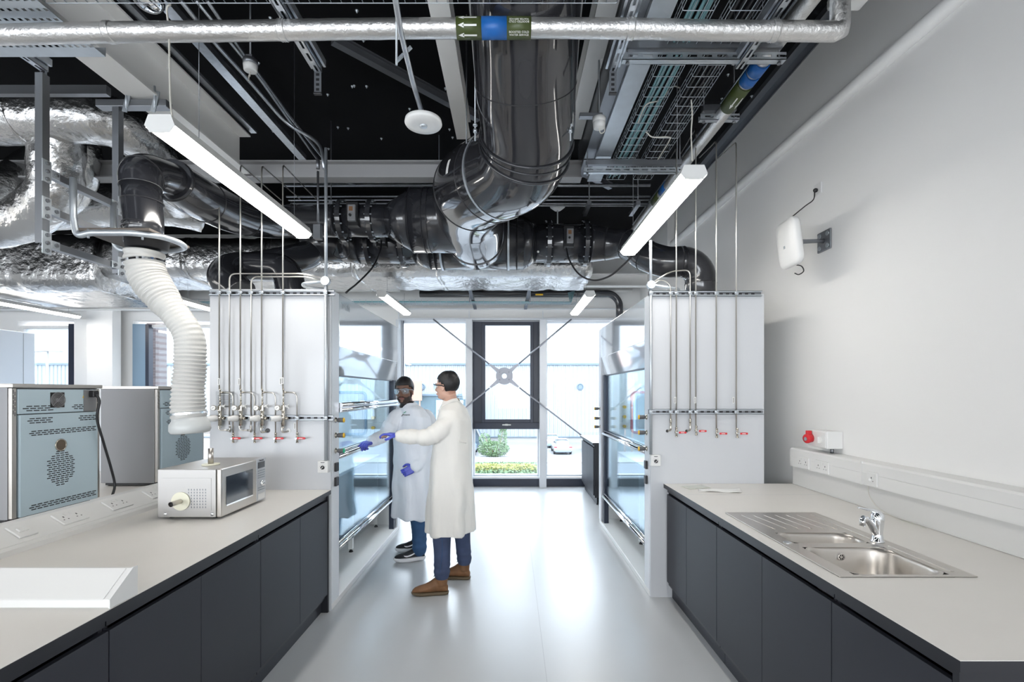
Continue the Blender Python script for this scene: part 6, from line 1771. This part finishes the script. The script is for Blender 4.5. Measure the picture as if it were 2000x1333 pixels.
for a0, fl in ((-1.10, False), (.05, True)):
    b = MB(); text_mb(b, 'BOOSTED COLD\nWATER SERVICE', .0128, (0, 0, 0), (1, 0, 0), (0, 1, 0), wrap=wrapper(xt, a0, fl)); b.build('lettering', M['printl'], s3)
b = MB(); xa = cx(916)
for a0 in (.42, -.38, -1.25):
    f = wrapper(xa, a0); K = []
    shape = [(-.050, 0), (-.022, .011), (-.022, .004), (.040, .004), (.040, -.004), (-.022, -.004), (-.022, -.011)]
    b._new([f(V((p[0], p[1], .0002))) for p in shape], [(0, 1, 2, 5, 6), (2, 3, 4, 5)])
b.build('arrows', M['printl'], s1)
b = MB(); text_mb(b, '03:26   11-12-22', .016, (0, 0, 0), (1, 0, 0), (0, 1, 0), depth=.0002, wrap=wrapper(cx(1092), .75, True)); b.build('print', M['print'], t); b = MB()
text_mb(b, '06/4501125-16/1 10/SCA 22 12 11', .014, (0, 0, 0), (1, 0, 0), (0, 1, 0), depth=.0002, wrap=wrapper(cx(402), .80, True)); b.build('print', M['print'], t)

# lengthwise foil pipe on the right
t = thing('foil_pipe', 'foil wrapped pipe running lengthwise under the deck toward the right fume cupboard', 'pipe', (1.48, 3, 3.57))
HX, HZ = 1.48, CAMZ + 1.95
b = MB(); b.tube([(HX, y, HZ + .004 * math.sin(y * 5)) for y in [1.2 + .08 * k for k in range(60)]], .046, 24); b.build('insulation', M['foilp'], t)
for y0, y1, m_ in ((2.84, 2.93, 'blue'), (2.95, 3.03, 'blue'), (3.05, 3.30, 'green'), (4.55, 4.70, 'blue'), (4.75, 4.95, 'green')):
    b = MB(); b.tube([(HX, y0, HZ), (HX, y1, HZ)], .0505, 24); bb_ = b.build('label_band', M[m_], t)
    if m_ == 'green':
        b = MB()
        for an in (-1.9, -1.2):
            rr = .0512; ym = (y0 + y1) / 2
            f = lambda u, v: V((HX + rr * math.cos(an + v / rr), ym + u, HZ + rr * math.sin(an + v / rr)))
            shp = [(.07, 0), (.03, .010), (.03, .004), (-.05, .004), (-.05, -.004), (.03, -.004), (.03, -.010)]
            b._new([f(*p) for p in shp], [(0, 1, 2, 5, 6), (2, 3, 4, 5)])
        b.build('arrows', M['printl'], bb_)
b = MB(); b.tube([(HX + .01, 1.2, HZ + .10), (HX + .01, 5.9, HZ + .10)], .011, 8); tag(b.build('conduit', M['galv']), 'thin conduit running just above the lengthwise foil pipe at the right', 'conduit')

# ------------------------------------------------------------------ wire basket trays
def basket(x0, x1, y0, y1, z, h, label, step=.1, r=.0022):
    t = thing('wire_basket_tray', label, 'cable tray', ((x0 + x1) / 2, (y0 + y1) / 2, z))
    b = MB(); n = max(3, int((x1 - x0) / .05))
    for i in range(n + 1):
        x = x0 + (x1 - x0) * i / n; b.tube([(x, y0, z), (x, y1, z)], r, 6)
    for zz in (z + h / 2, z + h):
        for x in (x0, x1): b.tube([(x, y0, zz), (x, y1, zz)], r, 6)
    k = int((y1 - y0) / step)
    for i in range(k + 1):
        y = y0 + (y1 - y0) * i / k; b.tube(fillet([(x0 - .002, y, z + h), (x0 - .002, y, z - .004), (x1 + .002, y, z - .004), (x1 + .002, y, z + h)], .012, 3), r, 6)
    b.build('wires', M['galvl'], t)
    return t
zt = CAMZ + 1.92
basket(.86, 1.02, .6, 4.35, zt, .055, 'wire basket tray filled with teal data cables right of the pale trunking')
basket(1.10, 1.26, .6, 4.35, zt, .055, 'wire basket tray with black cables beside the lengthwise foil pipe')
rnd = random.Random(5)
for i in range(8):
    x = .885 + i * .014; b = MB(); b.tube([(x + .006 * math.sin(y * 2 + i) + .02 * math.sin(y * .8), y, zt + .012 + .012 * (i % 3)) for y in [.6 + .25 * k for k in range(16)]], .0065, 8)
    tag(b.build('data_cable', M['teal']), 'teal data cable in the bundle lying in the wire basket right of the pale trunking', 'cable', 'teal data cables in the basket tray')
for i in range(4):
    x = 1.13 + i * .028; b = MB(); b.tube([(x + .008 * math.sin(y * 2 + i), y, zt + .014) for y in [.6 + .25 * k for k in range(16)]], .008, 8)
    tag(b.build('power_cable', M['cable']), 'black power cable lying in the wire basket beside the lengthwise foil pipe', 'cable', 'black cables in the basket tray')
for pts, lab in (([P(1246, 240, 3.3), P(1262, 205, 3.2), P(1290, 195, 3.2), P(1312, 170, 3.2), P(1330, 172, 3.2)], 'white flex looping out of the teal cable tray'),
                 ([P(1262, 258, 3.3), P(1275, 268, 3.3), P(1305, 268, 3.3), P(1307, 275, 3.3), P(1285, 312, 3.8)], 'white conduit tail crossing under the basket trays'),
                 ([P(1350, 195, 3.0), P(1352, 225, 3.0), P(1350, 262, 3.0), P(1352, 315, 3.0)], 'white flex dropping to the right ceiling lamp'),
                 ([P(334, 8, 2.3), P(326, 18, 2.3), P(330, 60, 2.35), P(331, 120, 2.35), P(333, 200, 2.35), P(338, 238, 2.35)], 'white flex dropping to the left ceiling lamp')):
    b = MB(); b.tube(catmull(pts, 8), .0045, 8); tag(b.build('flex', M['cablew']), lab, 'cable')
# far tray across near the windows
t = thing('wire_basket_tray', 'far wire basket tray with pale teal cables crossing in front of the windows', 'cable tray', (-1, 8.0, 3.05))
b = MB(); x0, x1 = -5.8, 1.05; z = P(900, 594, 7.85).z
for yy, zz in ((7.75, z), (7.80, z), (7.87, z), (7.94, z), (7.75, z + .055), (7.94, z + .055)): b.tube([(x0, yy, zz), (x1, yy, zz)], .003, 6)
for i in range(70):
    x = x0 + (x1 - x0) * i / 69; b.tube([(x, 7.75, z + .055), (x, 7.75, z), (x, 7.94, z), (x, 7.94, z + .055)], .003, 5)
b.build('wires', M['galvl'], t)
for i in range(5):
    b = MB(); b.tube([(x0 + .1, 7.78 + .03 * i, z + .014), (-2, 7.79 + .028 * i, z + .03), (x1 - .08, 7.78 + .03 * i, z + .014), (x1 - .03 - .02 * i, 7.8 + .03 * i, z + .2)], .010, 8)
    tag(b.build('data_cable', M['teal']), 'pale teal cable lying in the far tray in front of the windows', 'cable', 'cables in the far tray')
for px in (918, 1035):
    a = P(px, 570, 7.75); t = thing('tray_hanger', 'dark strut hanger of the far cable tray above the %s of the middle window' % ('left side' if px < 1000 else 'right side'), 'hanger', (a.x, 7.7, z))
    b = MB(); b.obox((a.x, 7.2, z + .25), (a.x + .06 * (1 if px < 1000 else -1), 8.1, z - .03), .05, .04); b.build('arm', M['galvd'], t)
    b = MB(); b.tube([(a.x, 7.7, z), (a.x, 7.7, z + .45)], .012, 8); b.build('rod', M['galvd'], t)
b = MB(); a = P(1052, 580, 7.9); b.box(a.x - .06, a.x + .06, 7.72, 7.735, a.z - .012, a.z + .012); tag(b.build('tray_tag', M['yellow']), 'yellow tag on the far cable tray', 'label')
# white ceiling rafts and black pipe at the window end
for i, (px0, px1) in enumerate(((560, 700), (825, 905), (938, 1020), (705, 760))):
    a = P(px0, 570, 7.5); c = P(px1, 570, 7.5); zr = 3.34
    b = MB(); b.box(a.x, c.x, 7.32, 8.25, zr, zr + .05, .004)
    tag(b.build('ceiling_raft', M['white']), ['white ceiling raft above the far left lamp', 'white ceiling raft left of the middle window centre line', 'white ceiling raft right of the middle window centre line', 'narrow white ceiling raft beside the far left lamp'][i], 'ceiling raft', 'white rafts at the window end')
b = MB(); b.tube(fillet([P(820, 574, 8.1), P(1195, 574, 8.1), P(1210, 590, 8.1), P(1210, 640, 8.1)], .15), .06, 20); tag(b.build('black_pipe', M['pvc']), 'black waste pipe crossing above the windows and turning down at the right', 'pipe')
b = MB(); b.tube([P(1030, 568, 8.2), P(1235, 568, 8.2)], .03, 14); tag(b.build('white_pipe', M['white']), 'white pipe running into the right wall above the far right window', 'pipe')
b = MB(); b.tube([P(1128, 548, 8.0), P(1233, 548, 8.0)], .045, 16); tag(b.build('foil_pipe', M['foilp']), 'short foil pipe running into the right wall at the far end', 'pipe')
# wide trunking continuing on the left of window wall
b = MB(); b.box(-9, -3.4, 7.9, 8.05, 2.98, 3.10); tag(b.build('bulkhead', M['wall']), 'white bulkhead above the left windows', 'bulkhead')
b = MB(); b.box(-9.5, -5.6, 7.3, 8.3, 3.13, 3.2); tag(b.build('soffit_board', M['wall']), 'white soffit board above the leftmost window', 'soffit')

# ------------------------------------------------------------------ gas pipe rack
for i, (py, yy) in enumerate(((362, 4.9), (384, 4.95), (391, 5.0), (398, 5.05), (402, 5.1))):
    a = P(640 if i else 560, py, yy); c = P(1270, py + 4, yy); r_ = .016 if i == 0 else .0095
    a.x = -2.3; c.z = a.z; b = MB(); b.tube([a, c], r_, 10); t = b.build('rack_pipe', M['galv'])
    tag(t, 'thin steel pipe crossing behind the main duct, ' + ['topmost and thickest', 'second from the top', 'middle one', 'second from the bottom', 'lowest one'][i] + ' of the five', 'pipe', 'steel pipes crossing behind the main duct')
for px in (648, 1150, 1245):
    a = P(px, 395, 4.88); b = MB(); b.obox((a.x, 4.84, 3.52), (a.x, 5.16, 3.52), .04, .04); b.tube([(a.x, 4.86, 3.5), (a.x, 4.86, CZ)], .006, 8)
    tag(b.build('pipe_bracket', M['galvd']), 'strut bracket holding the five crossing pipes, ' + {648: 'left of the main duct', 1150: 'just right of the main duct', 1245: 'nearest the right wall'}[px], 'bracket')

# ------------------------------------------------------------------ conduits upper left
t = thing('conduit_trunking', 'narrow galvanised trunking running lengthwise over the left bench', 'trunking', P(500, 200, 3.0))
b = MB(); a = P(300, -30, 2.6 * F / 797); zz = CAMZ + 2.5
xx = -2.24
b.box(xx - .04, xx + .04, 1.0, 5.2, zz, zz + .05); b.build('casing', M['galv'], t)
for (pxy, r_, lab) in (([(352, 0, 2.75), (420, 85, 3.05), (480, 150, 3.35), (560, 243, 3.75), (612, 270, 3.72), (629, 290, 3.60), (633, 330, 3.56)], .013, 'long bent conduit coming down to the left fume cupboard corner'),
                       ([(404, 0, 3.0), (470, 98, 3.4), (560, 220, 4.0), (640, 320, 4.6), (662, 345, 4.8), (760, 352, 4.85), (845, 352, 4.85)], .012, 'conduit bending behind the left beam toward the pipe rack'),
                       ([(382, 0, 2.8), (505, 150, 3.4), (600, 285, 4.1), (650, 350, 4.8), (700, 362, 4.9)], .010, 'thinner conduit between the two long bent conduits')):
    b = MB(); b.tube(fillet([P(*p) for p in pxy], .12, 5), r_, 10); tag(b.build('conduit', M['galv']), lab, 'conduit')
# tall conduit with black block left of main
x = P(621, 400, 4.0).x
b = MB(); b.tube([P(621, 335, 4.0), P(621, 440, 4.0)], .010, 8); b.cyl(P(621, 330, 4.0), P(621, 312, 4.0), .016, 8); b.box(x - .03, x + .03, 3.97, 4.03, P(621, 468, 4).z, P(621, 440, 4).z, .003)
tag(b.build('drop_rod', M['galvd']), 'short drop rod with black block beside the left conduit', 'rod')

# wire tray along the very top
basket2 = basket(-2.2, .5, 2.12, 2.285, 3.465, .05, 'wire basket tray just above the horizontal foil pipe at the top edge', .05)

# ------------------------------------------------------------------ luminaires
def luminaire(x, y0, y1, z, label, wires=True, W=.135, zt=CZ):
    t = thing('linear_ceiling_lamp', label, 'ceiling lamp', (x, (y0 + y1) / 2, z), 'linear ceiling lamps')
    h = .075
    sec = [(x - W * .38, z + h), (x + W * .38, z + h), (x + W / 2, z + .028), (x + W * .40, z + .004), (x - W * .40, z + .004), (x - W / 2, z + .028)]
    b = MB(); b.prism([(sec[5][0], sec[5][1]), (sec[0][0], sec[0][1]), (sec[1][0], sec[1][1]), (sec[2][0], sec[2][1])], 'y', y0 + .004, y1 - .004); b.build('housing', M['white'], t)
    arc = [(x + W / 2 * math.cos(PI + PI * k / 10) , z + .028 + .030 * math.sin(PI + PI * k / 10)) for k in range(11)]
    b = MB(); b.prism(arc, 'y', y0 + .004, y1 - .004); b.build('diffuser', M['lamp'], t)
    full = [(sec[0][0] , sec[0][1] + .002), (sec[5][0] - .002, sec[5][1]), (x - W * .36, z + .002)] + [(x + W * .36 * (-1 + k / 3), z - .003 - .004 * math.sin(PI * k / 6)) for k in range(7)] + [(x + W * .36, z + .002), (sec[2][0] + .002, sec[2][1]), (sec[1][0], sec[1][1] + .002)]
    for a, c in ((y0, y0 + .004), (y1 - .004, y1)):
        b = MB(); b.prism(full, 'y', a, c); b.build('end_cap', M['white'], t)
    if wires:
        for yy in (y0 + .28, y1 - .15):
            b = MB(); b.tube([(x, yy, z + h), (x, yy, zt)], .0018, 5); b.build('suspension_wire', M['galvd'], t)
    return t
LZ_ = 2.83
luminaire(-1.60, 2.20, 3.72, 2.81, 'near left bright linear ceiling lamp hanging over the left bench')
luminaire(1.035, 2.73, 4.25, 2.83, 'near right bright linear ceiling lamp hanging by the right wall', W=.15)
luminaire(-1.62, 6.05, 7.50, 2.82, 'small far left linear lamp near the windows over the aisle', zt=3.13)
luminaire(.99, 6.05, 7.50, 2.82, 'small far right linear lamp near the windows over the aisle', zt=3.13)
luminaire(-4.43, 6.35, 7.85, 2.82, 'far linear lamp half hidden behind the white hose and left panel', zt=3.13)
luminaire(-7.0, 6.3, 7.8, 2.82, 'linear lamp at the far left edge under the foil box duct', zt=2.95)
for x, k in ((-4.43, 0), (-7.0, 1)):  # unseen lamps added left of the view to brighten the room
    luminaire(x, 2.3, 3.8, 2.82, 'linear lamp added for fill light, unseen to the left over the far bench' if k == 0 else 'linear lamp added for fill light, unseen at the far left of the room', zt=3.2)
for x, k in ((-1.60, 0), (1.035, 1), (-4.43, 2), (-7.0, 3)):  # unseen lamps added behind the camera to brighten benches and panels
    for yy in (-1.5, -4.3):
        luminaire(x, yy, yy + 1.5, 2.82, 'linear ceiling lamp added for fill light, unseen behind the viewpoint')

# ------------------------------------------------------------------ detectors and odd fixtures
def detector(c, r, label, conduit=None, hook=False):
    c = V(c); t = thing('smoke_detector', label, 'detector', c)
    b = MB(); b.lathe(c, (0, 0, 1), [(-.0, r * .55), (.004, r * .95), (.012, r), (.028, r * .97), (.036, r * .8), (.040, r * .5)], 36); b.build('body', M['white'], t)
    b = MB(); b.lathe(c, (0, 0, -1), [(-.004, r * .22), (.006, r * .20), (.009, r * .1)], 20); b.build('sensor', M['galvl'], t)
    return t
c = P(827, 246, 2.45)
t = detector(c, .094, 'large round white ceiling sensor hanging from a slanting conduit left of the main duct')
b = MB(); b.cyl(c + V((0, 0, .038)), c + V((-.012, 0, .085)), .012, 12); b.tube([c + V((-.012, 0, .080)), P(806, 160, 2.25), P(782, 60, 2.0), P(766, -40, 1.78)], .012, 12); b.build('conduit', M['galv'], t)
b = MB(); q = P(790, 105, 2.12); b.obox(q + V((-.04, .02, -.02)), q + V((.03, .0, .03)), .01, .012); b.tube([q + V((-.035, 0, -.05)), q + V((-.035, 0, .9))], .005, 6); b.build('clip', M['galvl'], t)
for (px, py, yy, lab) in ((489, 132, 3.0, 'small round white detector on the left lengthwise conduit'), (1170, 244, 3.2, 'small round white detector beside the pale trunking right of the main duct')):
    c = P(px, py, yy); t = thing('detector', lab, 'detector', c)
    b = MB(); b.lathe(c, (0, 0, 1), [(-.025, .030), (-.020, .038), (.012, .042), (.014, .040)], 28); b.build('body', M['white'], t)
    b = MB(); b.lathe(c, (0, 0, 1), [(.013, .042), (.045, .044)], 28); b.build('base', M['galvd'] if px < 600 else M['white'], t)
    b = MB(); b.tube(catmull([c + V((.0, 0, -.02)), c + V((.01 if px > 600 else -.004, 0, -.055)), c + V((.035 if px > 600 else -.008, 0, -.045)), c + V((.036 if px > 600 else -.01, 0, -.01 if px > 600 else -.085))], 6), .0035, 8); b.build('lead', M['cablew'], t)
    b = MB(); b.box(c.x - .13 if px > 600 else c.x - .02, c.x + .02, c.y - .02, c.y + .02, c.z + .046, c.z + .07); b.tube([c + V((0, 0, .06)), V((c.x, c.y, CZ))], .006, 6); b.build('bracket', M['galvd'], t)
c = P(1089, 408, 5.8); t = thing('detector', 'tiny white detector under the deck above the right duct damper', 'detector', c)
b = MB(); b.lathe(c, (0, 0, 1), [(-.02, .04), (.02, .09), (.03, .09)], 20); b.tube([c, c + V((0, 0, -.25))], .008, 8); b.build('body', M['white'], t)
c = P(1660, 2, 2.6); t = thing('emergency_light', 'white emergency light cut off by the top edge at the right', 'light fitting', c)
b = MB(); b.box(c.x - .09, c.x + .09, c.y - .16, c.y + .06, c.z - .012, c.z + .05, .012); b.build('case', M['white'], t)
b = MB(); b.lathe((c.x + .02, c.y - .05, c.z - .012), (0, 0, -1), [(-.002, .022), (.004, .018)], 18); b.build('lens', M['lgrey'], t)
b = MB(); b.tube([(c.x, c.y, c.z + .05), (c.x, c.y, CZ)], .008, 8); b.build('stem', M['galvd'], t)
c = P(290, 6, 2.5); t = thing('clear_fixture', 'clear bulbous fixture cut off by the top edge at the left', 'light fitting', c)
b = MB(); b.lathe(c, (0, 0, 1), [(-.03, .02), (-.02, .05), (.0, .07), (.02, .072), (.05, .06)], 28); b.build('dome', M['chrome'], t)
b = MB(); b.tube([c, V((c.x, c.y, CZ))], .008, 8); b.build('stem', M['galvd'], t)
# deck fixings
rnd = random.Random(11)
dots = [(528, 34), (710, 78), (688, 168), (716, 168), (697, 20), (660, 248), (680, 250), (505, 122), (458, 168), (480, 182), (692, 167), (640, 184), (533, 255), (548, 268), (870, 172), (800, 212), (878, 252), (745, 270), (766, 313), (778, 309), (628, 345), (1180, 150), (1152, 250), (1422, 145), (1468, 187), (1410, 192), (884, 268), (642, 290)]
for px, py in dots:
    if py > 300: continue
    y = (CZ - CAMZ) * F / (767 - py); c = P(px, py, y)
    b = MB(); b.lathe(V((c.x, c.y, CZ - .001)), (0, 0, -1), [(0, .013), (.006, .012), (.010, .006), (.018, .005)], 12)
    tag(b.build('deck_fixing', M['galvl']), 'small bright fixing in the black ceiling deck', 'fixing', 'fixings in the black ceiling deck')
# bracket at left pipe area: black strap
b = MB(); a = P(142, 30, 2.7); b.tube(catmull([a + V((-.06, 0, .08)), a + V((.01, 0, .03)), a + V((0, 0, -.06))], 5), .030, 10); tag(b.build('black_strap', M['black']), 'curved black rubber strap beside the white beam at the top left', 'strap')
# suspended thin rods
for px, py0, py1, yy, lab in ((581, 0, 0, 0, ''),):
    pass
# wall access point
t = thing('wireless_access_point', 'white rounded wireless unit on a grey arm fixed to the right wall', 'access point', (2.1, 3.5, 2.72))
c = P(1541, 476, 3.50)
fwd = V((-.985, .06, -.12)).normalized(); side = fwd.cross(V((0, 0, 1))).normalized(); upv = side.cross(fwd).normalized()
Mx = Matrix(((side.x, upv.x, fwd.x, c.x), (side.y, upv.y, fwd.y, c.y), (side.z, upv.z, fwd.z, c.z), (0, 0, 0, 1)))
pts = rrect(0, 0, .135, .17, .06, 8)
rings = [[Mx @ V((p[0] * s_, p[1] * s_, z_)) for p in pts] for s_, z_ in ((.80, -.030), (.96, -.026), (1.0, -.012), (1.0, .006), (.97, .016), (.85, .026), (.5, .034), (.1, .036))]
b = MB(); b.loft(rings); b.build('body', M['white'], t)
b = MB(); b.box(-.012, .012, -.035, -.015, .0362, .0366, .0, Mx); b.build('logo', M['lgrey'], t)
b = MB(); b.box(-.07, .07, -.10, .12, -.060, -.030, .008, Mx); b.build('back_box', M['galvl'], t)
pw = P(1610, 471, 3.585); pw.x = WX - .01
b = MB(); b.tube([c - fwd * .06, c - fwd * .10, pw - V((.03, 0, 0)), pw], [.022, .016, .014, .018], 14); b.ball(c - fwd * .08, .024); b.build('arm', M['galvd'], t)
b = MB(); b.box(WX - .014, WX - .001, pw.y - .075, pw.y + .075, pw.z - .075, pw.z + .075, .006); wp = b.build('wall_plate', M['galvd'], t)
b = MB()
for dy in (-.045, .045):
    for dz in (-.045, .045): b.cyl((WX - .018, pw.y + dy, pw.z + dz), (WX - .013, pw.y + dy, pw.z + dz), .018, 14)
b.build('plate_bosses', M['galv'], wp)
b = MB(); q = c - upv * .16 - fwd * .03; b.tube(catmull([q, q + V((.04, 0, -.01)), q + V((.055, 0, -.045)), q + V((.02, 0, -.07)), q + V((-.01, 0, -.06))], 6), .004, 8); b.build('lead', M['cable'], t)
sx = P(1600, 370, 3.66)
t = thing('wall_socket', 'white single wall socket with a black plug high on the right wall', 'socket', (WX, sx.y, sx.z))
c = V((WX - .001, sx.y, sx.z)); b = MB(); b.box(WX - .012, WX - .001, c.y - .043, c.y + .043, c.z - .043, c.z + .043, .003); b.build('faceplate', M['white'], t)
b = MB(); b.ball((WX - .025, c.y, c.z - .008), (.018, .014, .016)); b.build('plug', M['black'], t)
q2 = P(1543, 427, 3.5)
b = MB(); b.tube(catmull([(WX - .03, c.y, c.z - .015), (WX - .06, c.y - .03, c.z - .09), (WX - .14, c.y - .06, c.z - .15), q2], 8), .004, 8); tag(b.build('power_lead', M['cable']), 'thin dark lead from the high wall socket to the wireless unit', 'cable')
# tall cabinet far left
t = thing('tall_cabinet', 'tall pale blue white cabinet at the left edge in front of the leftmost window', 'cabinet', (-7.6, 6.7, 0))
a = P(68, 652, 7.1); b = MB(); b.box(a.x - 1.2, a.x, 6.3, 7.1, 0, a.z, .004); b.build('body', mat_once('pale_blue_panel', (.62, .68, .76), .3), t)
b = MB(); b.box(a.x + .0005, a.x + .004, 6.93, 6.935, .5, a.z - .02); b.build('panel_joint', M['lgrey'], t)
# ------------------------------------------------------------------ light, world, camera
w = bpy.data.worlds.new('sky'); scn.world = w; w.use_nodes = True; nt = w.node_tree
bg = nt.nodes['Background']; bg.inputs['Color'].default_value = (.885, .94, 1.0, 1); bg.inputs['Strength'].default_value = 5.0
# portals in the window openings (sampling aid only)
for (x0, x1, z0, z1) in ((-1.9, 2.2, .16, 2.86), (-6.52, -4.6, .9, 2.8), (-8.52, -7.58, .9, 2.8), (-10.7, 1.95, .9, 2.5)):
    l = bpy.data.lights.new('portal', 'AREA'); l.shape = 'RECTANGLE'; l.size = x1 - x0; l.size_y = z1 - z0; l.cycles.is_portal = True
    o = bpy.data.objects.new('portal', l); COL.objects.link(o); o.location = ((x0 + x1) / 2, WY + .32, (z0 + z1) / 2); o.rotation_euler = (PI / 2, 0, 0)
    o.rotation_euler = (-PI / 2, 0, 0)
    if z1 == 2.5: o.location.y = BY - .25; o.rotation_euler = (PI / 2, 0, 0)
cam_d = bpy.data.cameras.new('camera'); cam_d.sensor_width = 36; cam_d.lens = 17.0
cam_d.shift_x = .001; cam_d.shift_y = (767 - 666.5) / 2000; cam_d.clip_start = .05; cam_d.clip_end = 300
cam_o = bpy.data.objects.new('camera', cam_d); COL.objects.link(cam_o); cam_o.location = (0, 0, CAMZ); cam_o.rotation_euler = (PI / 2, 0, 0)
scn.camera = cam_o
vs_ = scn.view_settings; vs_.view_transform = 'Standard'; vs_.look = 'None'; vs_.gamma = 1; vs_.exposure = 1.22; vs_.use_curve_mapping = False
scn.cycles.max_bounces = 10; scn.cycles.diffuse_bounces = 5; scn.cycles.glossy_bounces = 5; scn.cycles.transparent_max_bounces = 24
scn.cycles.sample_clamp_indirect = 8; scn.cycles.caustics_reflective = False; scn.cycles.caustics_refractive = False
